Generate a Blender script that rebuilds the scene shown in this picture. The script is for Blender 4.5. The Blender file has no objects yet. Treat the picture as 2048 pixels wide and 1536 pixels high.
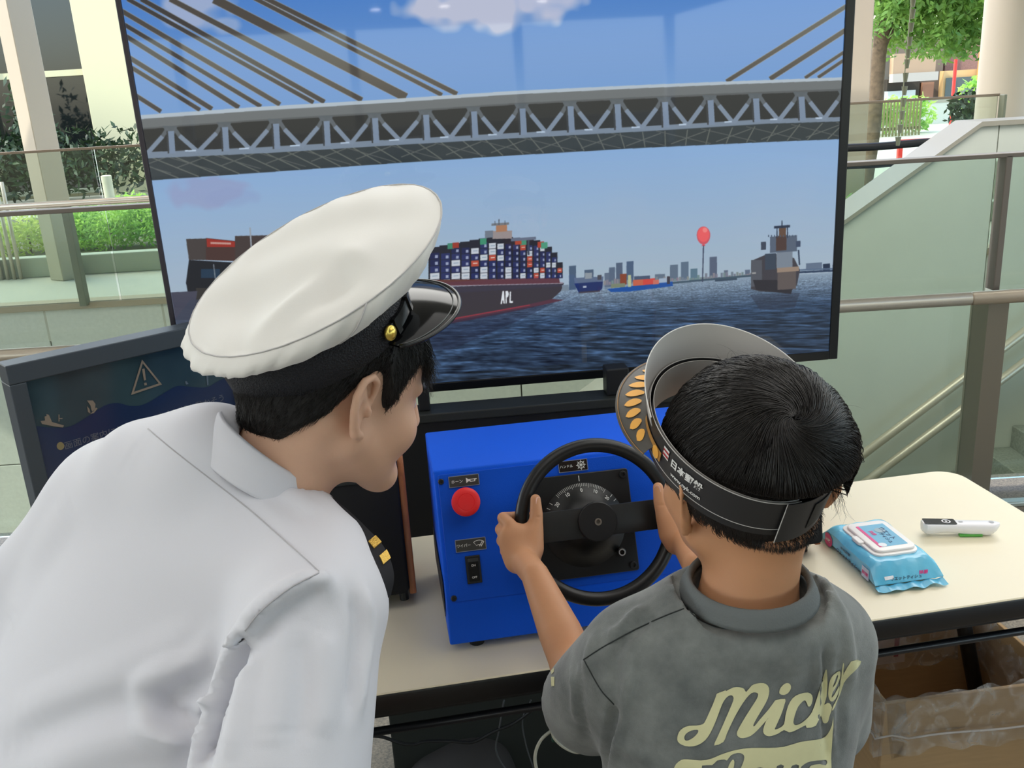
import bpy, bmesh, math, random
import numpy as np
from mathutils import Vector, Matrix
from mathutils.bvhtree import BVHTree
from mathutils.geometry import delaunay_2d_cdt
import openvdb
random.seed(7); RNG = np.random.default_rng(7)
scene = bpy.context.scene
COL = scene.collection
# ------------------------------------------------------------------ camera
FPX = 1830.0
CAMZ = 1.45
_d = np.array([347., -5882., -FPX]); _d /= np.linalg.norm(_d)
_up = -_d
_f = np.array([0, 0, -1.]); _f = _f - _up * _f.dot(_up); _f /= np.linalg.norm(_f)
RW = np.array([np.cross(_f, _up), _f, _up])          # world = RW @ camera-space
CAM = np.array([0, 0, CAMZ])
cd = bpy.data.cameras.new('camera'); cam = bpy.data.objects.new('camera', cd); COL.objects.link(cam)
cd.sensor_width = 36; cd.lens = FPX / 2048 * 36; cd.clip_start = .05; cd.clip_end = 300
cam.matrix_world = Matrix([[*RW[0], 0], [*RW[1], 0], [*RW[2], CAMZ], [0, 0, 0, 1]])
scene.camera = cam
# ------------------------------------------------------------------ colour management
vs = scene.view_settings
vs.view_transform = 'Standard'; vs.look = 'None'; vs.gamma = 1; vs.use_curve_mapping = False
vs.exposure = 0.0
# ------------------------------------------------------------------ sky, sun, lights of the hall and an added fill light
w = bpy.data.worlds.new('sky'); scene.world = w; w.use_nodes = True
nt = w.node_tree; nt.nodes.clear()
sky = nt.nodes.new('ShaderNodeTexSky'); sky.sky_type = 'NISHITA'; sky.sun_disc = False
sky.sun_elevation = math.radians(58); sky.sun_rotation = math.radians(-60); sky.air_density = 1.2; sky.dust_density = 2.5; sky.ozone_density = 1
bg = nt.nodes.new('ShaderNodeBackground'); bg.inputs[1].default_value = 0.72
wo = nt.nodes.new('ShaderNodeOutputWorld')
nt.links.new(sky.outputs[0], bg.inputs[0]); nt.links.new(bg.outputs[0], wo.inputs[0])

def lamp(name, kind, loc, rot, energy, size=1, sy=None, color=(1, 1, 1), **kw):
    l = bpy.data.lights.new(name, kind); l.energy = energy; l.color = color
    if kind == 'AREA':
        l.shape = 'RECTANGLE'; l.size = size; l.size_y = sy or size
    if kind == 'SUN': l.angle = math.radians(1.0)
    o = bpy.data.objects.new(name, l); o.location = loc; o.rotation_euler = [math.radians(a) for a in rot]; COL.objects.link(o)
    return o
lamp('sun', 'SUN', (0, 0, 20), (48, 0, -64), 3.4, color=(1, .96, .88))
lamp('overhead_area_light', 'AREA', (-1.6, -0.6, 3.35), (0, 0, 0), 44, 3.4, 3.0, color=(1, .985, .96))
lamp('overhead_area_light', 'AREA', (1.8, 1.2, 3.35), (0, 0, 0), 38, 2.6, 2.4, color=(1, .98, .94))

lamp('overhead_area_light', 'AREA', (1.5, 4.3, 3.4), (0, 0, 0), 190, 6.0, 2.0, color=(1, .99, .95))  # unseen lamp added over the stair void to brighten the parapet wall
# ------------------------------------------------------------------ helpers
def lin(c):
    c = np.array(c[:3], float) / 255.
    return tuple(np.where(c <= .04045, c / 12.92, ((c + .055) / 1.055) ** 2.4)) + (1.,)
def C3(px, py, dep):                    # world point seen at a pixel, dep metres along the optical axis
    return CAM + RW @ (np.array([(px - 1024) / FPX, (768 - py) / FPX, -1.]) * dep)
def cdir(x, y, z): return RW @ np.array([x, y, z], float)
def ray(px, py): r = RW @ np.array([px - 1024, 768 - py, -FPX]); return r / np.linalg.norm(r)
def onz(px, py, z): r = ray(px, py); return CAM + r * ((z - CAMZ) / r[2])
def onY(px, py, Y): r = ray(px, py); return CAM + r * (Y / r[1])
def onpl(px, py, A, n): r = ray(px, py); return CAM + r * ((np.array(A) - CAM).dot(n) / r.dot(n))
def unit(v): v = np.array(v, float); return v / np.linalg.norm(v)
def V(*a): return np.array(a, float)

def tagp(o, label=None, cat=None, group=None, kind=None):
    if label: o['label'] = label
    if cat: o['category'] = cat
    if group: o['group'] = group
    if kind: o['kind'] = kind
    return o
def root(name, loc, label, cat, group=None, rz=0.):
    o = bpy.data.objects.new(name, None); o.empty_display_size = .05; COL.objects.link(o)
    o.location = Vector([float(c) for c in loc]); o.rotation_euler = (0, 0, rz)
    return tagp(o, label, cat, group)
def wloc(o):
    v = Vector(o.location)
    while o.parent is not None: o = o.parent; v = v + o.location
    return v
def mk(name, vf, mat, parent=None, smooth=False, label=None, kind=None, local=False, origin=None):
    """one mesh object from (verts, faces); world coordinates unless local"""
    v, f = vf[0], vf[1]
    v = np.asarray(v, float).reshape(-1, 3)
    if origin is None:
        origin = V(0, 0, 0) if local else V((v[:, 0].min() + v[:, 0].max()) / 2, (v[:, 1].min() + v[:, 1].max()) / 2, v[:, 2].min())
    me = bpy.data.meshes.new(name)
    if isinstance(f, np.ndarray) and f.ndim == 2:
        n, k = f.shape
        me.vertices.add(len(v)); me.vertices.foreach_set('co', (v - origin).astype(np.float32).ravel())
        me.loops.add(n * k); me.loops.foreach_set('vertex_index', f.astype(np.int32).ravel())
        me.polygons.add(n); me.polygons.foreach_set('loop_start', np.arange(0, n * k, k, dtype=np.int32))
        me.update(calc_edges=True)
    else:
        me.from_pydata([tuple(p) for p in (v - origin)], [], [tuple(int(i) for i in q) for q in f]); me.update()
    if smooth is True: me.polygons.foreach_set('use_smooth', [True] * len(me.polygons))
    mats = mat if isinstance(mat, (list, tuple)) else [mat]
    for m in mats: me.materials.append(m)
    if smooth == 'auto':
        me.polygons.foreach_set('use_smooth', [True] * len(me.polygons)); me.set_sharp_from_angle(angle=math.radians(35))
    o = bpy.data.objects.new(name, me); COL.objects.link(o)
    if parent is not None:
        o.parent = parent
        o.location = Vector(origin.tolist()) if local else Vector(origin.tolist()) - wloc(parent)
    else: o.location = Vector(origin.tolist())
    if label: o['label'] = label
    if kind: o['kind'] = kind
    return o
def join(*ms):
    vs_, fs = [], []; n = 0
    for v, f in ms:
        v = np.asarray(v, float).reshape(-1, 3); vs_.append(v); fs += [tuple(int(i) + n for i in q) for q in f]; n += len(v)
    return np.vstack(vs_), fs
def from_bm(bm):
    bm.verts.ensure_lookup_table(); v = [tuple(x.co) for x in bm.verts]; f = [[q.index for q in p.verts] for p in bm.faces]; bm.free(); return np.array(v), f
def frame(o, x, y, z):
    """maps local (a,b,c) to o + a x + b y + c z"""
    M = np.array([x, y, z], float)
    return lambda vf: (np.asarray(vf[0]) @ M + np.array(o, float), vf[1])
def box(x0, x1, y0, y1, z0, z1, bev=0., seg=2):
    bm = bmesh.new(); bmesh.ops.create_cube(bm, size=1)
    for v in bm.verts: v.co = ((x0 + x1) / 2 + v.co.x * (x1 - x0), (y0 + y1) / 2 + v.co.y * (y1 - y0), (z0 + z1) / 2 + v.co.z * (z1 - z0))
    if bev > 0: bmesh.ops.bevel(bm, geom=bm.edges[:], offset=bev, segments=seg, profile=.5, affect='EDGES')
    return from_bm(bm)
def prism(pts, h0, h1, bev=0., seg=2):
    """2D outline (ccw, xy) extruded from z=h0 to h1"""
    bm = bmesh.new(); vs0 = [bm.verts.new((p[0], p[1], h0)) for p in pts]; f = bm.faces.new(vs0)
    r = bmesh.ops.extrude_face_region(bm, geom=[f])
    for e in r['geom']:
        if isinstance(e, bmesh.types.BMVert): e.co.z = h1
    bmesh.ops.recalc_face_normals(bm, faces=bm.faces[:])
    if bev > 0:
        es = [e for e in bm.edges if abs(e.verts[0].co.z - e.verts[1].co.z) < 1e-6]
        bmesh.ops.bevel(bm, geom=es, offset=bev, segments=seg, profile=.5, affect='EDGES')
    return from_bm(bm)
def rrect(w_, h_, r, n=5, cx=0, cy=0):
    pts = []
    for (sx, sy, a0) in ((1, 1, 0), (-1, 1, 90), (-1, -1, 180), (1, -1, 270)):
        for i in range(n + 1):
            a = math.radians(a0 + 90 * i / n); pts.append((cx + sx * (w_ / 2 - r) + r * math.cos(a), cy + sy * (h_ / 2 - r) + r * math.sin(a)))
    return pts
def basis(t):
    t = unit(t); a = V(0, 0, 1) if abs(t[2]) < .9 else V(1, 0, 0); x = unit(np.cross(t, a)); return x, np.cross(t, x)
def tube(pts, r, n=10, cap=True, closed=False):
    pts = np.asarray(pts, float); m = len(pts); rs = np.broadcast_to(np.asarray(r, float), (m,))
    if closed: tan = np.roll(pts, -1, 0) - np.roll(pts, 1, 0)
    else: tan = np.gradient(pts, axis=0)
    x, y = basis(tan[0]); vs_ = []
    for i in range(m):
        t = unit(tan[i]); x = unit(x - t * x.dot(t)); y = np.cross(t, x)
        for k in range(n):
            a = 2 * math.pi * k / n; vs_.append(pts[i] + rs[i] * (x * math.cos(a) + y * math.sin(a)))
    f = []
    for i in range(m if closed else m - 1):
        j = (i + 1) % m
        for k in range(n): f.append((i * n + k, i * n + (k + 1) % n, j * n + (k + 1) % n, j * n + k))
    if cap and not closed: f.append(tuple(range(n))[::-1]); f.append(tuple((m - 1) * n + k for k in range(n)))
    return np.array(vs_), f
def lathe(prof, n=32, cap=True):
    """prof [(r,z)...] around z"""
    vs_ = []; f = []
    for r, z in prof:
        for k in range(n): a = 2 * math.pi * k / n; vs_.append((r * math.cos(a), r * math.sin(a), z))
    for i in range(len(prof) - 1):
        for k in range(n): f.append((i * n + k, i * n + (k + 1) % n, (i + 1) * n + (k + 1) % n, (i + 1) * n + k))
    if cap:
        if prof[0][0] > 1e-6: f.append(tuple(range(n))[::-1])
        if prof[-1][0] > 1e-6: f.append(tuple((len(prof) - 1) * n + k for k in range(n)))
    return np.array(vs_), f
def smooth_path(pts, n=8):
    P = [np.array(p, float) for p in pts]; P = [2 * P[0] - P[1]] + P + [2 * P[-1] - P[-2]]; out = []
    for i in range(1, len(P) - 2):
        for k in range(n):
            t = k / n; a, b, c, d = P[i - 1:i + 3]
            out.append(.5 * (2 * b + (c - a) * t + (2 * a - 5 * b + 4 * c - d) * t * t + (3 * b - a - 3 * c + d) * t ** 3))
    out.append(P[-2]); return np.array(out)
# ------------------------------------------------------------------ materials
MATS = {}
def mat(name, col=(200, 200, 200), rough=.5, metal=0., spec=.5, var=0., vscale=8., bump=0., bscale=60., emit=None, estr=1., coat=0., sheen=0., col2=None, stretch=(1, 1, 1), alpha=1., sss=0., trans=0., detail=4.):
    if name in MATS: return MATS[name]
    m = bpy.data.materials.new(name); m.use_nodes = True; n = m.node_tree; b = n.nodes['Principled BSDF']
    c1 = lin(col); b.inputs['Base Color'].default_value = c1
    b.inputs['Roughness'].default_value = rough; b.inputs['Metallic'].default_value = metal
    b.inputs['Specular IOR Level'].default_value = spec; b.inputs['Coat Weight'].default_value = coat
    b.inputs['Sheen Weight'].default_value = sheen; b.inputs['Alpha'].default_value = alpha; b.inputs['Transmission Weight'].default_value = trans
    if sss: b.inputs['Subsurface Weight'].default_value = sss; b.inputs['Subsurface Radius'].default_value = (1, .35, .2); b.inputs['Subsurface Scale'].default_value = .008
    if var or bump or col2:
        tc = n.nodes.new('ShaderNodeTexCoord'); mp = n.nodes.new('ShaderNodeMapping'); mp.inputs['Scale'].default_value = stretch
        n.links.new(tc.outputs['Object'], mp.inputs[0])
    if var or col2:
        nz = n.nodes.new('ShaderNodeTexNoise'); nz.inputs['Scale'].default_value = vscale; nz.inputs['Detail'].default_value = detail; nz.inputs['Roughness'].default_value = .6
        n.links.new(mp.outputs[0], nz.inputs['Vector'])
        rp = n.nodes.new('ShaderNodeValToRGB'); e = rp.color_ramp.elements; e[0].position = .32; e[1].position = .68
        if col2: e[0].color = c1; e[1].color = lin(col2)
        else:
            e[0].color = tuple(x * (1 - var) for x in c1[:3]) + (1,); e[1].color = tuple(min(1, x * (1 + var)) for x in c1[:3]) + (1,)
        n.links.new(nz.outputs[0], rp.inputs[0]); n.links.new(rp.outputs[0], b.inputs['Base Color'])
    if bump:
        nb = n.nodes.new('ShaderNodeTexNoise'); nb.inputs['Scale'].default_value = bscale; nb.inputs['Detail'].default_value = 5
        n.links.new(mp.outputs[0], nb.inputs['Vector'])
        bp = n.nodes.new('ShaderNodeBump'); bp.inputs['Strength'].default_value = min(1, bump); bp.inputs['Distance'].default_value = .002
        n.links.new(nb.outputs[0], bp.inputs['Height']); n.links.new(bp.outputs[0], b.inputs['Normal'])
    if emit: b.inputs['Emission Color'].default_value = lin(emit); b.inputs['Emission Strength'].default_value = estr
    MATS[name] = m; return m
def leafmat(name, c1, c2, sc=3.):
    m = mat(name, c1, .5, col2=c2, vscale=sc); n = m.node_tree; b = n.nodes['Principled BSDF']; out = n.nodes['Material Output']
    tr = n.nodes.new('ShaderNodeBsdfTranslucent'); mx = n.nodes.new('ShaderNodeMixShader'); mx.inputs[0].default_value = .45
    n.links.new(b.inputs['Base Color'].links[0].from_socket, tr.inputs[0]); n.links.new(b.outputs[0], mx.inputs[1]); n.links.new(tr.outputs[0], mx.inputs[2]); n.links.new(mx.outputs[0], out.inputs[0]); return m
def glass(name, tint=(205, 228, 212), refl=.09):
    if name in MATS: return MATS[name]
    m = bpy.data.materials.new(name); m.use_nodes = True; n = m.node_tree; n.nodes.clear()
    t = n.nodes.new('ShaderNodeBsdfTransparent'); t.inputs[0].default_value = lin(tint)
    g = n.nodes.new('ShaderNodeBsdfGlossy'); g.inputs['Roughness'].default_value = .02
    fr = n.nodes.new('ShaderNodeFresnel'); fr.inputs[0].default_value = 1.5
    mx = n.nodes.new('ShaderNodeMixShader'); o = n.nodes.new('ShaderNodeOutputMaterial')
    n.links.new(fr.outputs[0], mx.inputs[0]); n.links.new(t.outputs[0], mx.inputs[1]); n.links.new(g.outputs[0], mx.inputs[2]); n.links.new(mx.outputs[0], o.inputs[0])
    MATS[name] = m; return m
# ------------------------------------------------------------------ signed distance modelling
class SDF:
    def __init__(s, lo, hi, vox):
        s.lo = np.array(lo, np.float32); s.vox = vox
        s.n = np.ceil((np.array(hi) - s.lo) / vox).astype(int) + 1
        ax = [(s.lo[i] + np.arange(s.n[i], dtype=np.float32) * vox) for i in range(3)]
        s.X = ax[0][:, None, None]; s.Y = ax[1][None, :, None]; s.Z = ax[2][None, None, :]
        s.d = np.full(s.n, 9., np.float32)
    def P(s): return s.X, s.Y, s.Z
    def cap(s, a, b, ra, rb=None):
        rb = ra if rb is None else rb
        a = np.array(a, np.float32); ba = np.array(b, np.float32) - a; L = float(ba.dot(ba)) + 1e-12
        px, py, pz = s.X - a[0], s.Y - a[1], s.Z - a[2]
        t = np.clip((px * ba[0] + py * ba[1] + pz * ba[2]) / L, 0, 1)
        return np.sqrt((px - t * ba[0]) ** 2 + (py - t * ba[1]) ** 2 + (pz - t * ba[2]) ** 2) - (ra + (rb - ra) * t)
    def ell(s, c, r, M=None):
        """M rows = local axes in world"""
        c = np.array(c, np.float32); M = np.eye(3, dtype=np.float32) if M is None else np.array(M, np.float32)
        px, py, pz = s.X - c[0], s.Y - c[1], s.Z - c[2]; q = [px * M[i][0] + py * M[i][1] + pz * M[i][2] for i in range(3)]
        k0 = np.sqrt(sum((q[i] / r[i]) ** 2 for i in range(3))); k1 = np.sqrt(sum((q[i] / r[i] ** 2) ** 2 for i in range(3))) + 1e-9
        return k0 * (k0 - 1) / k1
    def half(s, c, n_):
        n_ = unit(n_); return (s.X - c[0]) * n_[0] + (s.Y - c[1]) * n_[1] + (s.Z - c[2]) * n_[2]
    def cyl(s, c, n_, r, h0, h1):
        n_ = unit(n_); a = (s.X - c[0]) * n_[0] + (s.Y - c[1]) * n_[1] + (s.Z - c[2]) * n_[2]
        q = np.sqrt(np.maximum((s.X - c[0]) ** 2 + (s.Y - c[1]) ** 2 + (s.Z - c[2]) ** 2 - a * a, 0)) - r
        return np.maximum(q, np.maximum(h0 - a, a - h1))
    def add(s, d, k=.01):
        if k <= 0: s.d = np.minimum(s.d, d); return s
        h = np.maximum(k - np.abs(s.d - d), 0) / k; s.d = np.minimum(s.d, d) - h * h * k * .25; return s
    def sub(s, d, k=.01):
        h = np.maximum(k - np.abs(s.d + d), 0) / max(k, 1e-6); s.d = np.maximum(s.d, -d) + h * h * k * .25; return s
    def path(s, pts, r, k=.01, sub=False):
        rs = np.broadcast_to(np.asarray(r, float), (len(pts),)); d = None
        for i in range(len(pts) - 1):
            c = s.cap(pts[i], pts[i + 1], rs[i], rs[i + 1]); d = c if d is None else np.minimum(d, c)
        return s.sub(d, k) if sub else s.add(d, k)
    def mesh(s, smooth=1):
        g = openvdb.FloatGrid(1.0); g.copyFromArray(np.ascontiguousarray(np.clip(s.d, -3 * s.vox, 3 * s.vox) / s.vox)); 
        p, t, q = g.convertToPolygons(0.0, 0.0)
        p = np.asarray(p) * s.vox + s.lo; q = np.asarray(q).astype(int)
        # outward winding
        a, b, c = p[q[:, 0]], p[q[:, 1]], p[q[:, 2]]; vol = np.einsum('ij,ij->i', a, np.cross(b, c)).sum()
        if vol < 0: q = q[:, ::-1]
        if len(t): q = [tuple(x) for x in q] + [tuple(x) for x in t]
        return p, q
def bvh(vf): return BVHTree.FromPolygons([tuple(map(float, p)) for p in vf[0]], [tuple(map(int, q)) for q in vf[1]])
def hit(tree, px, py, lift=.0008):
    r = ray(px, py); h = tree.ray_cast(Vector(CAM), Vector(r))
    if h[0] is None: return None
    return np.array(h[0]) - r * 0 + np.array(h[1]) * lift * (1 if Vector(r).dot(h[1]) < 0 else -1)
def inpoly(pt, loops):
    x, y = pt; c = False
    for L in loops:
        for i in range(len(L)):
            x1, y1 = L[i - 1]; x2, y2 = L[i]
            if (y1 > y) != (y2 > y) and x < (x2 - x1) * (y - y1) / (y2 - y1) + x1: c = not c
    return c
def flat_poly(loops, step, curve=True):
    """2D triangulation of loops (even-odd) with inner grid points so that it can be laid on a curved surface"""
    L2 = []
    for L in loops:
        P = []; n = len(L)
        for i in range(n):
            a, b = np.array(L[i], float), np.array(L[(i + 1) % n], float); m = max(1, int(np.linalg.norm(b - a) / step))
            for k in range(m): P.append(tuple(a + (b - a) * k / m))
        L2.append(P)
    vs_ = []; es = []
    for P in L2:
        s0 = len(vs_); vs_ += P; es += [(s0 + i, s0 + (i + 1) % len(P)) for i in range(len(P))]
    xs = [p[0] for p in vs_]; ys = [p[1] for p in vs_]
    x = min(xs) + step * .5
    while x < max(xs):
        y = min(ys) + step * .5
        while y < max(ys):
            if inpoly((x, y), L2): vs_.append((x, y))
            y += step
        x += step
    r = delaunay_2d_cdt([Vector(p) for p in vs_], es, [], 0, 1e-6)
    out = [tuple(v) for v in r[0]]; fs = []
    for t in r[2]:
        c = np.mean([out[i] for i in t], 0)
        if inpoly(c, L2): fs.append(tuple(t))
    return out, fs
def closed_smooth(L, n=4):
    P = [np.array(p, float) for p in L]; m = len(P); out = []
    for i in range(m):
        a, b, c, d = P[i - 1], P[i], P[(i + 1) % m], P[(i + 2) % m]
        for k in range(n):
            t = k / n; out.append(tuple(.5 * (2 * b + (c - a) * t + (2 * a - 5 * b + 4 * c - d) * t * t + (3 * b - a - 3 * c + d) * t ** 3)))
    return out
def on_surface(loops, tree, step, lift=.001):
    """a print or patch lying on a surface: each point of the outline is dropped on the mesh"""
    v2, f = flat_poly(loops, step); P = []; ok = []
    for x, y in v2:
        h = hit(tree, x, y, lift); ok.append(h is not None); P.append(h if h is not None else V(0, 0, 0))
    F = []
    for t in f:
        if not all(ok[i] for i in t): continue
        a, b, c = (P[i] for i in t)
        if max(np.linalg.norm(a - b), np.linalg.norm(b - c), np.linalg.norm(c - a)) > .06: continue
        nn = np.cross(b - a, c - a); F.append(t if nn.dot(a - CAM) < 0 else t[::-1])
    return np.array(P), F
def ribbon(path_px, tree, width, lift=.0008, n=6):
    """narrow strip along a line on a surface (seam); width in metres"""
    pts = smooth_path(path_px, n); H = [hit(tree, x, y, lift) for x, y in pts]; H = [h for h in H if h is not None]
    if len(H) < 3: return None
    H = np.array(H); return tube(H, width / 2, 6)
_TC = {}
def text2d(s, size=1., bold=0., res=3):
    """2D triangles of a text, centred at the origin, 'size' high"""
    key = (s, bold, res)
    if key not in _TC:
        cu = bpy.data.curves.new('tmp', 'FONT'); cu.body = s; cu.size = 1; cu.align_x = 'CENTER'; cu.align_y = 'CENTER'; cu.offset = bold; cu.resolution_u = res
        o = bpy.data.objects.new('tmp', cu); COL.objects.link(o); bpy.context.view_layer.update()
        me = o.to_mesh(); v = np.array([tuple(x.co) for x in me.vertices]).reshape(-1, 3); f = [tuple(p.vertices) for p in me.polygons]
        o.to_mesh_clear(); bpy.data.objects.remove(o); bpy.data.curves.remove(cu); _TC[key] = (v, f)
    v, f = _TC[key]; v = v.copy()
    if len(v): c = (v.min(0) + v.max(0)) / 2; v = v - c
    return v * size, f
# ================================================================== THE SETTING
M_stone = mat('speckled_granite', (150, 138, 120), .45, col2=(96, 86, 76), vscale=170, detail=2, bump=.1)
M_slab = mat('pale_slab', (208, 205, 194), .6, var=.05, vscale=30, bump=.15, bscale=90)
M_pave = mat('pale_paving', (184, 180, 164), .7, var=.04, vscale=6)
M_cream = mat('cream_render', (214, 206, 176), .7, var=.03, vscale=3)
M_beige = mat('beige_metal', (190, 172, 150), .5)
M_parapet = mat('parapet_panel', (206, 208, 196), .55, var=.02, vscale=4)
M_cope = mat('parapet_coping', (160, 154, 140), .5)
M_steel = mat('brushed_steel', (204, 192, 174), .34, metal=.45, var=.05, vscale=60, stretch=(1, 12, 12))
M_steel2 = mat('painted_steel', (120, 112, 104), .45, metal=.3)
M_dwin = mat('dark_window_glass', (26, 30, 28), .06, spec=.8)
M_white = mat('hall_white_paint', (232, 230, 224), .8)
M_soil = mat('planter_soil', (96, 92, 70), .9, var=.3, vscale=20, bump=.5)
M_leafb = leafmat('leaf_bright', (206, 236, 120), (104, 170, 62))
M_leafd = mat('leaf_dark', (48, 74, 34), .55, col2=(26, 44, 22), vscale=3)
M_leafm = leafmat('leaf_mid', (150, 188, 90), (70, 118, 48), 2.2)
M_bark = mat('bark', (92, 78, 58), .9, var=.3, vscale=14, bump=.6, bscale=25)
M_glass = glass('balustrade_glass', (232, 240, 234))
M_glass2 = glass('far_balustrade_glass', (238, 244, 238))
M_black = mat('matt_black', (14, 15, 17), .5)
M_gloss = mat('gloss_black', (10, 11, 13), .16, spec=.6)
SY = 3.16      # edge of the floor, void beyond; far side of the void at FY
FY = 7.65
def struct(name, vf, m, **k): return mk(name, vf, m, kind='structure', **k)
fl = struct('floor', box(-9, 9, -22.5, SY, -.25, 0), M_stone)
struct('wall_back', box(-9, 9, -22.7, -22.5, 0, .9), M_white)
for x_ in (-8.85, -4.5, 0, 4.5, 8.85): struct('trim_1', box(x_ - .12, x_ + .12, -22.65, -22.4, 0, 3.45), M_white)
struct('ceiling', box(-9, 9, -22.7, 7.9, 3.45, 3.6), M_white)
struct('ground', box(-40, 40, FY, 70, -.3, 0), M_pave)
# far side of the stair void, clad in slabs
wv = struct('wall_far', box(-14, 14, FY + .05, FY + .2, -4, -.02), mat('slab_joint', (110, 108, 98), .9))
xs = np.arange(-7.92, 3.2, 1.0)
for i, x0 in enumerate(xs):
    for k, (z0, z1) in enumerate(((-.56, -.03), (-1.4, -.57), (-2.24, -1.41))):
        mk('slab', box(x0 + .006, x0 + .994, FY, FY + .06, z0, z1, .004, 1), M_slab, wv)
mk('coping', box(-14, 14, FY - .03, FY + .2, -.03, .02, .004, 1), mat('coping_brown', (168, 150, 126), .6), wv)
struct('wall_void_floor', box(-14, 14, SY, FY + .1, -4.1, -4), M_slab)
# ---- near balustrade (glass, top rail, round handrail, posts with bracket plates)
nb = root('glass_balustrade', (0, 3.1, 0), 'glass balustrade with steel top rail and round handrail just behind the television', 'balustrade')
YB = 3.05
pr0, pr1 = onY(1700, 331, YB), onY(2048, 304, YB); pl_ = onY(150, 429, YB)
zt = (pr0[2] + pr1[2]) / 2
mk('top_rail', box(-4.6, 4.6, YB - .03, YB + .03, zt - .007, zt + .007, .002), M_steel2, nb)
hp0, hp1 = onY(1683, 618, YB - .12), onY(2048, 585, YB - .12)
zh = (hp0[2] + hp1[2]) / 2
mk('handrail', tube([(-4.6, YB - .12, zh), (1.52, YB - .12, zh)], .022, 14), M_steel, nb, True)
mk('handrail', tube([(1.525, YB - .12, zh), (4.6, YB - .12, zh)], .0225, 14), M_steel, nb, True)
PX5 = onY(2010, 317, YB)[0]
for px_ in (-4.05, -2.45, -.85, .6, PX5, 3.3):
    p = mk('post', box(px_ - .011, px_ + .011, YB - .03, YB + .03, zh, zt, .003), M_steel2, nb)
    q = mk('post_bracket', prism([(px_ - .064, YB - .11), (px_ + .004, YB - .11), (px_ + .016, YB + .03), (px_ - .052, YB + .03)], 0, zh - .02, .002, 1), mat('bracket_steel', (132, 124, 110), .4, metal=.6), nb)
edges = [-4.6, -4.05, -2.45, -.85, .6, PX5, 3.3, 4.6]
for a, b in zip(edges[:-1], edges[1:]):
    mk('pane', box(a + .02, b - .02, YB + .006, YB + .016, .03, zt - .008), M_glass, nb)
mk('base_channel', box(-4.6, 4.6, YB - .17, YB - .13, 0, .018, .004), mat('channel_alu', (196, 204, 196), .35, metal=.7), nb)
# ---- far balustrade
fb = root('glass_balustrade', (-3, FY, 0), 'far glass balustrade with thin top edge across the stair void', 'balustrade')
YF = FY + .02
zt2 = onY(150, 298, YF)[2]; zh2 = onY(150, 404, YF)[2]
X1 = onY(1997, 210, YF)[0]
for a, b in zip(np.linspace(-6.2, X1, 8)[:-1], np.linspace(-6.2, X1, 8)[1:]):
    mk('pane', box(a + .01, b - .01, YF, YF + .012, .02, zt2 - .012), M_glass2, fb)
mk('top_rail', box(-6.2, X1, YF - .012, YF + .024, zt2 - .012, zt2 + .008, .003), mat('thin_rail', (132, 116, 98), .4, metal=.5), fb)
mk('handrail', tube([(-6.2, YF - .1, zh2), (2.2, YF - .1, zh2)], .026, 12), M_steel, fb, True)
px0 = onz(178, 602, .02)
for x in (px0[0], px0[0] + 2.1, px0[0] + 4.2, px0[0] - 2.1, X1):
    mk('post', box(x - (.03 if x < X1 else .012), x + (.03 if x < X1 else .012), YF - .1, YF - .02, 0, zh2 if x < X1 else zt2, .005), mat('olive_post', (120, 122, 102), .5, metal=.3), fb)
# ---- stair wall at the right with sloping coping, handrails and steps
WY = 6.0
c0, c1, c2 = onY(1650, 466, WY), onY(1962, 243, WY), onY(2300, 228, WY)
sl = (c1[2] - c0[2]) / (c1[0] - c0[0])
xl = c0[0] - 2.0
top = [(xl, c0[2] - 2.0 * sl), (c1[0], c1[2]), (c1[0] + 3.5, c1[2])]
bot = -3.4
pw = root('stair_parapet', (c1[0], WY, bot), 'pale sloping parapet wall of the staircase behind the balustrade at the right', 'parapet')
jx = [xl, onY(1999, 250, WY)[0], c1[0] + 1.9, c1[0] + 3.5]
def tz(x): return top[0][1] + (x - xl) * sl if x < c1[0] else c1[2]
for a, b in zip(jx[:-1], jx[1:]):
    pts = [(a + .004, bot), (b - .004, bot), (b - .004, tz(b) - .02)] + ([(c1[0], c1[2] - .02)] if a < c1[0] < b else []) + [(a + .004, tz(a) - .02)]
    v, f = prism(pts, 0, .22); v = v[:, [0, 2, 1]] + V(0, WY, 0); mk('panel', (v, [q[::-1] for q in f]), M_parapet, pw)
cw = .34
v, f = prism([(xl, tz(xl) - .03), (c1[0], c1[2] - .03), (jx[-1], c1[2] - .03), (jx[-1], c1[2]), (c1[0], c1[2]), (xl, tz(xl))], -.02, cw)
mk('coping', (v[:, [0, 2, 1]] + V(0, WY, 0), [q[::-1] for q in f]), M_cope, pw)
for (a, b) in (((1705, 925), (2120, 610)), ((1705, 984), (2120, 671))):
    p, q = onY(*a, WY - .12), onY(*b, WY - .12); d = q - p
    mk('stair_handrail', tube([p - d * .6, q + d * .2], .03, 12), M_steel, pw, True)
st = root('staircase', (1.5, 5.3, -3.5), 'grey granite steps rising to the right below the balustrade', 'stairs')
s0 = onY(1984, 912, WY - .15); s1 = onY(1982, 962, WY - .15)
hgt, trd = .16, .16 / max(.3, (onY(2048, 665, WY)[2] - onY(1705, 925, WY)[2]) / (onY(2048, 665, WY)[0] - onY(1705, 925, WY)[0]))
for k in range(-9, 5):
    x0 = s0[0] + k * trd; z1 = s0[2] + k * hgt
    mk('step', box(x0, x0 + trd + .35, 4.35, WY, z1 - .2, z1, .006, 1), mat('step_granite', (132, 136, 124), .7, var=.25, vscale=60), st)

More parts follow.
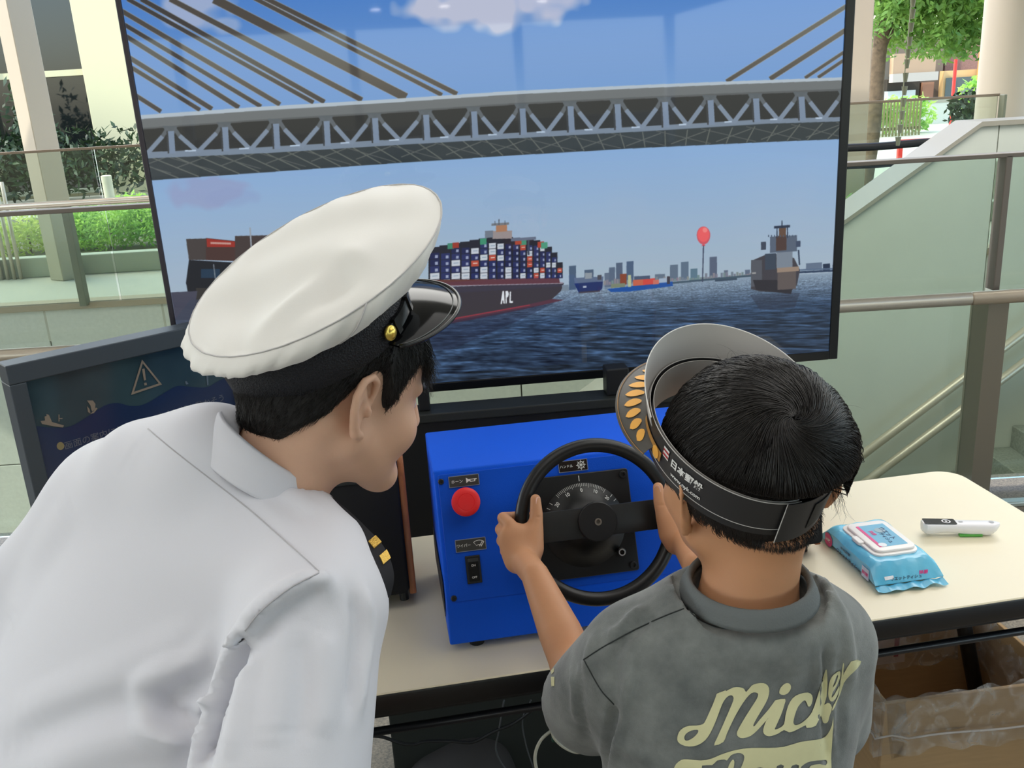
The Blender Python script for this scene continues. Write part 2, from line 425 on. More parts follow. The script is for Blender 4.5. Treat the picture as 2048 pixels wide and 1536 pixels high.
# ---- left: facade across the court
FYB = 20.
bl = root('office_facade', (-8, FYB, 0), 'pale office facade with tall dark windows at the upper left', 'building')
def fx(px, py): return onY(px, py, FYB)[0]
def fz(px, py): return onY(px, py, FYB)[2]
zs = fz(200, 374)
mk('wall_base', box(-16, -3, FYB, FYB + .5, 0, zs), M_cream, bl)
mk('window_sill', box(-16, -3, FYB - .12, FYB + .3, zs - .1, zs, .01), mat('sill_grey', (150, 156, 140), .6), bl)
xa = [fx(18, 60) - 2.2, fx(33, 200), fx(200, 120) + .02]
for i, x in enumerate((fx(-110, 100), fx(200, 120), fx(200, 120) + 2.1, fx(200, 120) + 4.2)):
    mk('pillar', box(x - .3, x + .62, FYB - .25, FYB + .3, zs - .25, 6.5, .02), mat('sunlit_pillar', (206, 198, 154), .7), bl)
xs_ = [fx(-110, 100), fx(200, 120), fx(200, 120) + 2.1, fx(200, 120) + 4.2]
zb = fz(130, 146)
for a, b in zip(xs_[:-1], xs_[1:]):
    for (z0, z1) in ((zs, zb - .05), (zb + .05, zb + 2.3)):
        g_ = mk('window', box(a + .3, b - .3, FYB + .1, FYB + .14, z0, z1), M_dwin, bl)
        mk('glazing_bar', box((a + b) / 2 - .04, (a + b) / 2 + .04, FYB + .02, FYB + .12, z0, z1), mat('bar_grey', (96, 104, 92), .6), g_)
    mk('transom', box(a + .3, b - .3, FYB - .02, FYB + .14, zb - .06, zb + .06), mat('sunlit_pillar', (206, 198, 154), .7), bl)
# ---- slender square column left of the television
qc = onz(136, 557, 0)
cmb = frame(qc, (math.cos(-.62), math.sin(-.62), 0), (-math.sin(-.62), math.cos(-.62), 0), (0, 0, 1))
tagp(mk('square_column', cmb(box(-.115, .115, -.115, .115, 0, 3.45, .006, 1)), mat('column_putty', (184, 172, 150), .6)), 'slender square putty column standing beside the planter at the left', 'column')
# ---- flat pillar and round column at the right
a, b = onY(1712, 0, 9.), onY(1750, 0, 9.)
tagp(mk('flat_pillar', box(a[0] - .05, b[0], 9., 9.3, 0, 3.45, .01), mat('pinkish_pillar', (192, 178, 160), .6)), 'pale flat pillar right beside the upper right edge of the television', 'column')
rc = onY(2016, 100, 8.6)
v, f = lathe([(.225, 0), (.225, 3.45)], 40)
tagp(mk('round_column', (v + V(rc[0], 8.6, 0), f), mat('round_col', (190, 178, 158), .5), smooth='auto'), 'round cream column standing behind the stair parapet at the far right', 'column')
# ---- planter, shrubs, bollard and pipe fence at the left
k0 = onz(310, 548, 0)[1] + .22
def leafcloud(name, blobs, n, size, m, parent=None, kind=None, **kk):
    vs_ = []; tot = sum(b[1][0] * b[1][1] * b[1][2] for b in blobs)
    for c, r in blobs:
        k = max(8, int(n * r[0] * r[1] * r[2] / tot))
        d = RNG.normal(size=(k, 3)); d /= np.linalg.norm(d, axis=1)[:, None]; rad = RNG.random((k, 1)) ** .45
        P = np.array(c) + d * rad * np.array(r)
        a = RNG.normal(size=(k, 3)); a /= np.linalg.norm(a, axis=1)[:, None]
        b_ = np.cross(a, RNG.normal(size=(k, 3))); b_ /= np.linalg.norm(b_, axis=1)[:, None]
        s = size * (.6 + .8 * RNG.random((k, 1)))
        vs_.append(np.stack([P - a * s, P - b_ * s * .38, P + a * s, P + b_ * s * .38], 1).reshape(-1, 3))
    v = np.vstack(vs_); f = np.arange(len(v)).reshape(-1, 4)
    o = mk(name, (v, f), m, parent, **kk)
    if kind: o['kind'] = kind
    return o
pt = root('planter', (-3.6, k0, 0), 'long stone planter curb with soil in front of the facade', 'planter')
mk('curb', box(-9, -1.0, k0, k0 + .16, 0, .2, .01), mat('curb_stone', (180, 182, 166), .7), pt)
mk('soil', box(-9, -1.0, k0 + .16, k0 + 5, -.05, .13), M_soil, pt)
def shrub(name, px, py, Y, blobs, n, size, m, label, group=None):
    c = onY(px, py, Y); c[2] = .1
    r_ = root(name, c, label, 'shrub', group)
    mk('stem', tube([c, c + V(.02, 0, .25)], .015, 6), M_bark, r_)
    leafcloud('foliage', [(c + V(*b[0]), b[1]) for b in blobs], n, size, m, r_, kind='stuff')
shrub('shrub', 222, 490, k0 + .9, [((0, 0, .27), (.45, .35, .27)), ((.25, .15, .36), (.3, .3, .26)), ((-.32, .1, .28), (.28, .3, .28)), ((.55, 0, .24), (.3, .3, .26))], 5200, .030, M_leafb, 'bright green leafy shrub in the planter beside the television edge')
shrub('shrub', 60, 500, k0 + .9, [((0, 0, .25), (.5, .4, .26)), ((.4, .1, .24), (.3, .3, .24)), ((-.5, .1, .27), (.4, .3, .27))], 3000, .03, leafmat('leaf_yellow', (232, 236, 140), (140, 170, 70)), 'yellow-green shrub behind the thin steel pipes')
for i, (px, n) in enumerate(((-40, 0), (30, 0), (130, 0), (215, 0))):
    pass
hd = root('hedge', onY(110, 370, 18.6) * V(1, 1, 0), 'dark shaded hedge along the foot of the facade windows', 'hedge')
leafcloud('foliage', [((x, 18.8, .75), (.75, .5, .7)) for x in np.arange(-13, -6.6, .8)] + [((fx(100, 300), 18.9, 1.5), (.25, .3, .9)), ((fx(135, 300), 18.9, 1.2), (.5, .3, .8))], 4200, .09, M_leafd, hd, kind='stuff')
bo = onY(212, 352, 14.5)
v, f = lathe([(.075, 0), (.075, bo[2] - .1), (.078, bo[2] - .1), (.078, bo[2]), (.06, bo[2] + .012), (0, bo[2] + .012)], 20)
tagp(mk('bollard', (v + V(bo[0], 14.5, 0), f), M_cream, smooth='auto'), 'short cream bollard rising behind the bright shrub', 'bollard')
for i in range(6):
    p = onz(18 + i * 13 - 40, 561 - i * .5, 0); 
    tagp(mk('fence_pipe', tube([(p[0], p[1], 0), (p[0] - .0, p[1] + .02, .98 - .02 * (i % 2))], .019, 8), M_steel, smooth=True), 'thin upright steel pipe in the row left of the square column', 'post', 'row of thin steel pipes at the left')
# ---- right: tree, houses, fence, pole, rain chain, hedge, barrier
tp = onz(1722, 330, 0)
tr = root('street_tree', (onY(1745, 200, 13.)[0], 13., 0), 'broad leafy street tree over the pavement at the upper right', 'tree')
t0 = onY(1733, 325, 13.); t0[2] = 0; t1 = onY(1757, 120, 13.); t2 = onY(1800, 40, 13.)
mk('trunk', tube(smooth_path([t0, (t0 + t1) / 2 + V(.03, 0, 0), t1, t1 + V(.05, 0, .8)]), [.095] * 25, 10), M_bark, tr, True)
mk('branch', tube(smooth_path([t1, (t1 + t2) / 2 + V(0, 0, .1), t2, t2 + V(.5, 0, .4)]), .05, 8), M_bark, tr, True)
bl_ = []
for (px, py, rr) in ((1790, 20, .5), (1850, 10, .6), (1920, 20, .6), (1965, 30, .45), (1800, 70, .35), (1860, 70, .45), (1930, 80, .42), (1765, 70, .3), (1900, 100, .28), (1955, 70, .35), (1770, 110, .15), (1830, 110, .16), (1850, -60, .9), (1950, -60, .8), (1780, -60, .7)):
    c = onY(px, py, 12.6 + RNG.random() * 1.2); bl_.append((c, (rr, rr, rr * .7)))
leafcloud('crown', bl_, 13000, .055, M_leafm, tr, kind='stuff')
ch = root('rain_chain', onY(1818, 100, 6.9) * V(1, 1, 0) + V(0, 0, .9), 'hanging rain chain of small metal cups in front of the street tree', 'chain')
for i, (px, py) in enumerate(((1826, -25), (1826, 5), (1825, 28), (1822, 55), (1819, 83), (1816, 108), (1814, 128), (1811, 155), (1809, 182), (1807, 205), (1804, 231), (1800, 258), (1796, 283))):
    p = onY(px, py, 6.9); v, f = lathe([(.013, -.030), (.020, .028), (.0215, .032), (.0, .032)], 12)
    mk('cup', (v + p, f), mat('chain_metal', (132, 134, 112), .35, metal=.6), ch, smooth='auto')
c_a, c_b = onY(1826, -30, 6.9), onY(1796, 290, 6.9); mk('chain_rod', tube([c_a, c_b], .004, 6), mat('chain_metal'), ch)
HY = 32.
def hb(x0, y0, x1, y1, dY=0., th=.3):
    a, b = onY(x0, y0, HY + dY), onY(x1, y1, HY + dY); return box(min(a[0], b[0]), max(a[0], b[0]), HY + dY, HY + dY + th, min(a[2], b[2]), max(a[2], b[2]))
h1 = root('townhouse', (onY(1830, 180, HY)[0], HY, 0), 'brown and beige townhouse with balcony behind the street tree', 'building')
mk('wall', hb(1725, 60, 1876, 262, 1.2, 1.5), mat('house_brown', (122, 108, 90), .8), h1)
mk('balcony', hb(1788, 108, 1870, 148), mat('house_beige', (168, 142, 112), .7), h1)
mk('balcony_slab', hb(1786, 148, 1876, 160, -.1), mat('house_white', (170, 164, 150), .7), h1)
mk('louvre', hb(1758, 112, 1787, 158, .3), mat('louvre_grey', (98, 96, 86), .7), h1)
mk('garage', hb(1775, 160, 1838, 192, .9), mat('garage_dark', (60, 56, 46), .8), h1)
mk('door', hb(1846, 165, 1866, 196, .8), mat('house_door', (150, 110, 84), .7), h1)
mk('window', hb(1776, 183, 1830, 200, .6), mat('pale_glass', (190, 204, 200), .2), h1)
h2 = root('townhouse', (onY(1930, 180, HY)[0], HY, 0), 'brick house with cream rounded shopfront behind the red pole', 'building')
mk('wall', hb(1896, 60, 2075, 262, 1.6, 1.5), mat('house_brick', (150, 112, 96), .8, var=.15, vscale=30), h2)
mk('shopfront', hb(1888, 142, 1968, 205, .6), mat('shop_cream', (206, 172, 116), .7), h2)
mk('window', hb(1893, 156, 1963, 193, .5, .05), mat('shop_glass', (78, 92, 90), .2), h2)
mk('drainpipe', hb(1967, 100, 1972, 205, .2), mat('shop_orange', (206, 138, 70), .6), h2)
hw = root('garden_wall', (onY(1850, 205, HY)[0], 28, 0), 'low pale garden wall in front of the houses', 'wall')
a, b = onY(1740, 205, 29.), onY(2100, 195, 29.); mk('coping', box(a[0], b[0], 29, 29.3, a[2] - .12, a[2], .01), M_cope, hw); mk('masonry', box(a[0], b[0], 29.02, 29.28, 0, a[2] - .12), mat('wall_pale', (200, 200, 190), .8), hw)
fe = root('garden_fence', (onY(1790, 230, 24.)[0], 24, 0), 'yellow-lit upright fence in front of the garden wall', 'fence')
for i in range(16):
    p = onY(1742 + i * 6.6, 228, 24.); mk('picket', box(p[0] - .02, p[0] + .02, 24, 24.04, 0, onY(1790, 203, 24.)[2]), mat('fence_olive', (120, 116, 70), .7), fe)
mk('rail', box(onY(1738, 220, 24.)[0], onY(1846, 220, 24.)[0], 24.04, 24.08, .15, .22), mat('fence_olive'), fe)
leafcloud('foliage', [((x, 25, .5), (.5, .4, .5)) for x in np.arange(onY(1742, 230, 25.)[0], onY(1846, 230, 25.)[0], .6)], 900, .1, M_leafb, fe, kind='stuff')
p, q = onY(1912, 118, 16.), onY(1901, 254, 16.)
tagp(mk('red_pole', tube([(p[0], 16, 0), (p[0], 16, p[2])], .028, 10), mat('red_paint', (214, 54, 44), .5), smooth='auto'), 'tall thin red pole on the pavement beside the round column', 'pole')
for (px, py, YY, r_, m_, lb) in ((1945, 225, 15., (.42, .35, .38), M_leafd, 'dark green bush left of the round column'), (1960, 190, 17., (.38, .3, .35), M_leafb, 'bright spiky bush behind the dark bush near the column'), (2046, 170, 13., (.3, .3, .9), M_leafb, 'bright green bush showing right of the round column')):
    c = onY(px, py, YY); g0 = c.copy(); g0[2] = 0
    s_ = root('bush', g0, lb, 'bush'); mk('stem', tube([g0, c], .03, 6), M_bark, s_)
    leafcloud('foliage', [(c, r_)], 700, .07, m_, s_, kind='stuff')
a, b = onY(1790, 278, 11.), onY(1872, 293, 11.)
tagp(mk('road_barrier', join(box(a[0] + .05, b[0] + .3, 11, 11.05, b[2] + .02, b[2] + .1), box(a[0] + .05, a[0] + .1, 11, 11.05, 0, b[2] + .02), box(b[0] + .2, b[0] + .25, 11, 11.05, 0, b[2] + .02)), mat('red_paint')), 'red road barrier board low behind the escalator rails', 'barrier')
lo_ = root('ground_plants', (onY(1800, 320, 8.6)[0], 8.6, 0), 'small leafy plants beyond the escalator handrails', 'plants')
leafcloud('foliage', [((x, 8.8, .22), (.22, .15, .22)) for x in np.arange(onY(1725, 330, 8.8)[0], onY(1880, 330, 8.8)[0], .25)], 700, .04, M_leafm, lo_, kind='stuff')
for (za, lbl) in ((0., 'upper'), (-.13, 'lower')):
    p = onY(1640, 302, 7.1) + V(0, 0, za); q = onY(1885, 283, 7.1) + V(0, 0, za)
    tagp(mk('escalator_handrail', tube(smooth_path([p - V(2, 0, .9), p - V(.5, 0, .12), p, (p + q) / 2, q, q + V(.3, 0, -.05)]), .03, 10), M_black, smooth=True), f'{lbl} of two black escalator handrails right of the television', 'handrail')
# ================================================================== TELEVISION
TA = V(-.708, 1.885, .845); TAng = math.radians(4.4)
TU = V(math.cos(TAng), math.sin(TAng), 0); TN = V(-TU[1], TU[0], 0)       # TN points away from the viewer
TW, TH = 1.455, .845
FT = frame(TA, TU, TN, (0, 0, 1))
tv = root('television', TA + TU * TW / 2, 'large wide television showing container ships under a cable-stayed bridge', 'television')
mk('rear_housing', FT(box(.01, TW - .01, .02, .06, .01, TH - .01, .01)), M_black, tv)
M_bez = mat('bezel_black', (16, 17, 20), .3)
M_bezs = mat('bezel_side_metal', (66, 62, 70), .35, metal=.5)
mk('bezel_left', FT(box(0, .011, -.004, .03, 0, TH, .002)), M_bezs, tv)
mk('bezel_right', FT(box(TW - .02, TW, -.004, .03, 0, TH, .002)), M_bez, tv)
mk('bezel_bottom', FT(box(.011, TW - .02, -.004, .03, 0, .02, .002)), M_bez, tv)
mk('bezel_top', FT(box(.011, TW - .02, -.004, .03, TH - .012, TH, .002)), M_bez, tv)
sx0, sx1, sz0, sz1 = .011, TW - .02, .02, TH - .012
def scr(px, py):
    px = np.asarray(px, float); py = np.asarray(py, float)
    r = np.stack([px - 1024, 768 - py, np.full(px.shape, -FPX)], -1) @ RW.T
    t = (TA - CAM).dot(TN) / (r @ TN); p = CAM + r * t[..., None] - TA
    return np.stack([(p @ TU - sx0) / (sx1 - sx0), 1 - (p[..., 2] - sz0) / (sz1 - sz0)], -1)   # u right, v down 0..1
SS = 2; CW, CH = 1480 * SS, 836 * SS
img = np.zeros((CH, CW, 3), np.float32)
def cpx(pts): p = scr([q[0] for q in pts], [q[1] for q in pts]); return p * [CW, CH]
def fillc(P, col, alpha=1.):
    x0, y0 = np.floor(P.min(0)).astype(int); x1, y1 = np.ceil(P.max(0)).astype(int) + 1
    x0, y0 = max(x0, 0), max(y0, 0); x1, y1 = min(x1, CW), min(y1, CH)
    if x1 <= x0 or y1 <= y0: return
    X, Y = np.meshgrid(np.arange(x0, x1) + .5, np.arange(y0, y1) + .5); m = np.zeros(X.shape, bool)
    for i in range(len(P)):
        ax, ay = P[i - 1]; bx, by = P[i]
        if ay == by: continue
        m ^= ((ay > Y) != (by > Y)) & (X < (bx - ax) * (Y - ay) / (by - ay) + ax)
    s = img[y0:y1, x0:x1]; s[m] = s[m] * (1 - alpha) + np.array(col, np.float32) * alpha
def pg(pts, col, alpha=1.): fillc(cpx(pts), col, alpha)
def ln(a, b, w_, col, alpha=1.):
    a, b = np.array(a, float), np.array(b, float); d = b - a; n_ = V(-d[1], d[0]) / np.linalg.norm(d) * w_ / 2; pg([a + n_, b + n_, b - n_, a - n_], col, alpha)
def rc_(x0, y0, x1, y1, col, alpha=1., sk=-.07): pg([(x0, y0), (x1, y0 + (x1 - x0) * sk), (x1, y1 + (x1 - x0) * sk), (x0, y1)], col, alpha)
def vnoise(X, Y, seed):
    g = np.random.default_rng(seed).random((256, 256)).astype(np.float32)
    xi = np.floor(X).astype(int); yi = np.floor(Y).astype(int); fx_ = X - xi; fy_ = Y - yi; fx_ = fx_ * fx_ * (3 - 2 * fx_); fy_ = fy_ * fy_ * (3 - 2 * fy_)
    a = g[yi & 255, xi & 255]; b = g[yi & 255, (xi + 1) & 255]; c = g[(yi + 1) & 255, xi & 255]; d = g[(yi + 1) & 255, (xi + 1) & 255]
    return (a * (1 - fx_) + b * fx_) * (1 - fy_) + (c * (1 - fx_) + d * fx_) * fy_
# sky and water, painted on rows/columns of the picture (horizon falls slightly to the left)
XX, YY_ = np.meshgrid(np.arange(CW, dtype=np.float32) / CW, np.arange(CH, dtype=np.float32) / CH)
hl, hr = scr([400], [606])[0], scr([1670], [545])[0]
HOR = hl[1] + (XX - hl[0]) * (hr[1] - hl[1]) / (hr[0] - hl[0])
t = np.clip(YY_ / HOR, 0, 1)[..., None]
sky_ = np.array([70, 126, 204]) * (1 - t) + np.array([192, 214, 232]) * t
sky_ = np.where(t > .55, sky_ * (1 - (t - .55) * .3), sky_)
cl = vnoise(XX * 9, YY_ * 7, 1) * .5 + vnoise(XX * 21, YY_ * 17, 2) * .3 + vnoise(XX * 50, YY_ * 40, 3) * .2
low = np.clip((t[..., 0] - .55) * 2.2, 0, 1) * np.clip((cl - .42) * 2.5, 0, 1)
sky_ = sky_ * (1 - low[..., None] * .35) + np.array([172, 186, 206]) * low[..., None] * .35
def puff(px, py, rx, ry, col, st=1., seed=5):
    c = scr([px], [py])[0]; q = (((XX - c[0]) / rx) ** 2 + ((YY_ - c[1]) / ry) ** 2)
    n_ = vnoise(XX * 26, YY_ * 18, seed) * .6 + vnoise(XX * 70, YY_ * 45, seed + 1) * .4
    a = np.clip((1.25 - q - (1 - n_) * 1.1) * 2.4, 0, 1)[..., None] * st; return a, np.array(col)
for args in ((985, 5, .14, .085, (196, 200, 222), .95, 11), (1110, -5, .07, .05, (186, 194, 222), .9, 15), (395, 15, .06, .07, (176, 186, 214), .8, 21), (455, 50, .035, .03, (170, 184, 214), .6, 25), (405, 385, .07, .05, (150, 150, 190), .5, 31), (460, 395, .05, .03, (140, 156, 200), .4, 35)):
    a, c = puff(*args); sky_ = sky_ * (1 - a) + c * a
img[:] = sky_
dep = np.clip((YY_ - HOR) / (1 - HOR), 1e-3, 1); D = 1 / (dep + .06)
warp = vnoise(XX * D * 9, D * 9, 50) * 1.6
wn = vnoise(XX * D * 34 + warp, D * 22 + warp, 51) * .5 + vnoise(XX * D * 80, D * 52 + 3 + warp, 53) * .32 + vnoise(XX * D * 170, D * 120, 55) * .18; wn = .5 + (wn - .5) * 1.25 + np.clip(wn - .62, 0, 1) * .8
base = np.array([140, 160, 180]) * (1 - np.clip(dep * 2.6, 0, 1))[..., None] + np.array([56, 80, 112]) * np.clip(dep * 2.6, 0, 1)[..., None]
base = base * (1 - .4 * dep[..., None])
water = base * (1 + (wn[..., None] - .5) * (1.0 + .9 * dep[..., None]))
far = np.clip(dep * 12, 0, 1)[..., None]; water = water * far + base * (1 - far)
img[:] = np.where((YY_ > HOR)[..., None], np.clip(water, 4, 220), img)
# bridge cables
for a, b, w_ in (((270, 190), (322, 223), 8), ((255, 113), (424, 218), 9), ((258, 132), (400, 220), 8), ((248, 70), (478, 215), 9), ((245, 47), (522, 213), 8), ((240, 20), (560, 209), 9), ((255, -2), (627, 205), 8), ((282, -2), (649, 204), 9), ((340, -2), (724, 200), 10), ((428, -2), (812, 195), 17), ((508, -4), (884, 190), 8), ((530, -4), (914, 188), 9), ((1453, 163), (1706, 4), 8), ((1540, 158), (1704, 52), 9), ((1610, 156), (1702, 95), 6), ((1636, 155), (1700, 112), 6)):
    dk = (72, 68, 62) if a[0] > 300 or a[0] < 245 else (58, 56, 54)
    ln(a, b, w_ + 2, (150, 158, 168)); ln(a, b, w_, dk)
# deck, truss, soffit
dk_t = [(270, 233), (512, 216), (768, 201), (1024, 184), (1280, 172), (1450, 165), (1700, 156)]
def yoff(L, d0, d1): n_ = len(L); return [(x, y + d0 + (d1 - d0) * (x - 270) / 1430) for x, y in L]
low_e = [(270, 363), (512, 346), (768, 328), (1024, 311), (1280, 296), (1536, 284), (1710, 277)]
chord = [(270, 305), (512, 295), (768, 280), (1024, 266), (1280, 253), (1536, 238), (1710, 233)]
pg(yoff(dk_t, 4, 4) + low_e[::-1], (38, 40, 40)); ylow = lambda x: np.interp(x, [p[0] for p in low_e], [p[1] for p in low_e])
pg(yoff(chord, 6, 4) + low_e[::-1], (46, 54, 58))
for i in range(34):                                                     # soffit lattice
    x = 250 + i * 45; f_ = (x - 270) / 1440; y0 = 312 - 70 * f_ + 1; y1 = ylow(x) ; dx = 105 * (1 - f_ * 1.35)
    y1 = ylow(x + dx) - 1; ln((x, y0), (x + dx, y1), 2.2, (96, 102, 96))
for i in range(17):
    x = 262 + i * 90; f_ = (x - 270) / 1440; y0 = 312 - 70 * f_; ln((x, y0 + 28), (x + 70, y0 + 2), 1.8, (92, 98, 94))
    ln((x - 30, y0 + 2), (x + 80, min(y0 + 34, ylow(x + 80) - 2)), 1.6, (84, 90, 88))
pg(yoff(dk_t, 5, 4) + yoff(dk_t, 26, 24)[::-1], (104, 110, 112))
pg(yoff(dk_t, 24, 21) + yoff(dk_t, 27, 25)[::-1], (84, 88, 90))
pg(yoff(dk_t, -2, -2) + yoff(dk_t, 6, 4)[::-1], (176, 190, 202))
pg(yoff(chord, 0, 0) + yoff(chord, 13, 9)[::-1], (118, 134, 152))
nx = [245, 342, 450, 552, 653, 750, 852, 948, 1045, 1141, 1235, 1330, 1421, 1512, 1603, 1692, 1780]
ycz = lambda x: np.interp(x, [p[0] for p in chord], [p[1] for p in chord])
ytz = lambda x: np.interp(x, [p[0] for p in dk_t], [p[1] for p in dk_t]) + 24
for i, x in enumerate(nx):
    yt, yb = ytz(x), ycz(x) + 5
    pg([(x - 17, yt), (x + 13, yt), (x + 7, yt + 16), (x - 9, yt + 16)], (84, 92, 98))
    for s_ in (-1, 1):
        if 0 <= i + s_ < len(nx):
            xb = (x + nx[i + s_]) / 2; ybb = ycz(xb) + 4; ln((x + s_ * 6, yt + 4), (x + s_ * 20 * 1., yt + 4 + (ybb - yt) * .38), 8, (88, 96, 102)); ln((x + s_ * 17, yt + 4 + (ybb - yt) * .3), (xb, ybb), 9, (122, 138, 158))
    ln((x, yt + 10), (x + 3, yb), 12, (120, 138, 162)); ln((x - 8, yt + 10), (x - 5, yb), 3, (52, 56, 60))
    xc = x + 28; ln((xc, ycz(xc) + 1), (xc + 22, ycz(xc + 22) + 1), 3, (184, 204, 226))
# far skyline
for (x0, y0, x1, y1, c) in ((1138, 532, 1152, 580, (70, 90, 116)), (1169, 540, 1187, 560, (74, 92, 116)), (1209, 546, 1224, 575, (92, 108, 130)), (1218, 535, 1230, 572, (84, 100, 124)), (1232, 526, 1245, 570, (78, 94, 118)), (1253, 523, 1267, 568, (72, 92, 122)), (1340, 530, 1356, 562, (92, 110, 130)), (1362, 524, 1377, 560, (90, 110, 132)), (1381, 538, 1395, 560, (88, 118, 136)), (1419, 514, 1434, 556, (84, 96, 118)), (1310, 549, 1330, 566, (96, 112, 132)), (1490, 540, 1500, 552, (90, 104, 126)), (1448, 541, 1456, 554, (94, 106, 126))): rc_(x0, y0, x1, y1, c)
for i in range(70):
    x = 1150 + i * 5.2; h_ = 3 + 9 * RNG.random(); yb = 574 - (x - 1150) * .06; rc_(x, yb - h_, x + 4.5, yb, (108 + 30 * RNG.random(), 120 + 20 * RNG.random(), 138)) if x > 1205 else None
ln((1300, 570), (1505, 551), 4, (64, 84, 100)); ln((1430, 561), (1474, 558), 4, (58, 74, 92)); ln((1590, 545), (1675, 541), 4, (46, 62, 88)); rc_(1612, 527, 1644, 539, (96, 112, 136)); rc_(1646, 528, 1660, 541, (34, 46, 70)); rc_(1665, 530, 1676, 540, (70, 86, 110))
ln((1600, 540), (1676, 537), 3, (84, 104, 132))
# left ship, dark stack of containers
pg([(372, 478), (412, 477), (412, 520), (378, 520)], (66, 60, 58)); pg([(412, 476), (470, 482), (470, 522), (412, 520)], (70, 48, 44)); pg([(413, 477), (470, 483), (470, 494), (414, 494)], (150, 44, 34))
rc_(421, 484, 462, 488, (196, 150, 140), 1, .03); pg([(470, 472), (560, 470), (560, 545), (470, 522)], (64, 54, 52)); ln((500, 455), (503, 500), 3, (150, 160, 172)); pg([(378, 520), (560, 530), (560, 640), (385, 640), (372, 565)], (26, 28, 34))
rc_(402, 538, 440, 556, (30, 52, 74), 1, .0); ln((427, 528), (431, 560), 2, (120, 130, 140)); rc_(392, 576, 440, 610, (50, 48, 46), 1, 0)
pg([(335, 585), (395, 582), (385, 640), (340, 640)], (66, 68, 84)); pg([(380, 600), (560, 590), (560, 720), (345, 720), (350, 640)], (60, 66, 84), .8)
# large container ship
pg([(850, 575), (1128, 566), (1122, 582), (1102, 600), (1060, 612), (940, 634), (850, 650)], (58, 52, 52)); pg([(850, 645), (940, 630), (1060, 608), (1105, 598), (1128, 600), (1060, 616), (940, 640), (850, 656)], (84, 50, 58)); ln((860, 646), (1060, 610), 2, (150, 54, 60))
ln((862, 572), (1126, 566), 3, (150, 140, 150)); pg([(856, 560), (1118, 556), (1120, 566), (856, 572)], (92, 52, 48))
pal = [(36, 44, 92)] * 6 + [(196, 204, 214)] * 4 + [(178, 72, 56)] * 1 + [(28, 34, 74)] * 2
ax_ = 860.; k_ = 0
R2 = np.random.default_rng(12)
while ax_ < 1116:
    wd = 22 - (ax_ - 860) * .045; f_ = (ax_ - 860) / 256; ht = 13.4 - 3.0 * f_
    yb = 560 - 3 * f_; ytop = np.interp(ax_, [860, 985, 1060, 1085, 1105, 1118], [500, 478, 484, 492, 512, 536])
    n_ = int((yb - ytop) / ht); rc_(ax_ - 3, ytop - 5, ax_ + wd, yb, (30, 32, 42))
    for r_ in range(n_):
        c = pal[R2.integers(len(pal))]; y = yb - (r_ + 1) * ht
        rc_(ax_, y, ax_ + wd * .86, y + ht * .93, c)
        if c[0] < 60: rc_(ax_ + wd * .45, y + ht * .3, ax_ + wd * .72, y + ht * .75, (150, 160, 190))
        elif c[0] > 150: rc_(ax_ + wd * .2, y + ht * .35, ax_ + wd * .7, y + ht * .5, (226, 210, 200) if c[0] < 190 else (140, 160, 180))
    ax_ += wd
for (x, c) in ((895, (60, 130, 104)), (960, (58, 140, 108)), (905, (150, 50, 40)), (1040, (60, 140, 112)), (1075, (166, 60, 44)), (1082, (70, 150, 120)), (1030, (170, 64, 46))): rc_(x, np.interp(x, [860, 985, 1060, 1085], [492, 474, 480, 486]) , x + 13, np.interp(x, [860, 985, 1060, 1085], [503, 486, 492, 498]), c)
rc_(985, 462, 1024, 478, (150, 140, 140), 1, -.02); rc_(992, 450, 1014, 464, (168, 120, 90)); rc_(983, 447, 1018, 452, (110, 116, 124)); ln((998, 438), (998, 450), 2, (80, 88, 98)); ln((990, 442), (990, 450), 1.5, (80, 88, 98)); ln((1010, 441), (1010, 450), 1.5, (80, 88, 98)); rc_(1022, 477, 1072, 483, (96, 108, 130)); ln((1057, 480), (1057, 510), 4, (60, 68, 86)); rc_(970, 462, 986, 476, (110, 120, 134))
for L in (((1001, 608), (1005, 582), (1008, 582), (1009.5, 607), (1007, 607), (1006.6, 601), (1005, 601), (1004, 608)), ((1011, 607), (1011, 582), (1016, 582), (1018, 588), (1016, 594), (1013.6, 595), (1013.6, 607)), ((1018.6, 606), (1019.6, 583), (1022, 583), (1021.6, 602), (1026, 602), (1025.6, 606))): pg(L, (226, 232, 238))
# middle ships
pg([(1148, 556), (1207, 553), (1205, 575), (1198, 582), (1158, 585), (1150, 570)], (88, 104, 134)); pg([(1149, 567), (1206, 563), (1204, 578), (1198, 583), (1158, 586), (1152, 575)], (28, 44, 96)); rc_(1170, 546, 1184, 558, (140, 150, 160)); rc_(1195, 550, 1203, 560, (70, 70, 80)); rc_(1166, 572, 1173, 576, (170, 180, 200)); ln((1158, 585), (1200, 582), 3, (60, 54, 66))
pg([(1214, 578), (1258, 573), (1345, 563), (1346, 572), (1260, 583), (1222, 584)], (30, 78, 158)); rc_(1240, 548, 1253, 570, (130, 64, 44)); rc_(1222, 568, 1250, 576, (120, 132, 110)); rc_(1256, 550, 1262, 574, (180, 190, 150)); rc_(1266, 560, 1290, 572, (196, 96, 72)); rc_(1286, 558, 1310, 570, (206, 70, 62)); rc_(1306, 560, 1318, 569, (200, 110, 96)); rc_(1318, 557, 1334, 566, (160, 178, 200)); rc_(1334, 553, 1340, 568, (60, 56, 66)); rc_(1268, 553, 1300, 560, (70, 84, 110))
rc_(1124, 570, 1137, 582, (120, 136, 150))
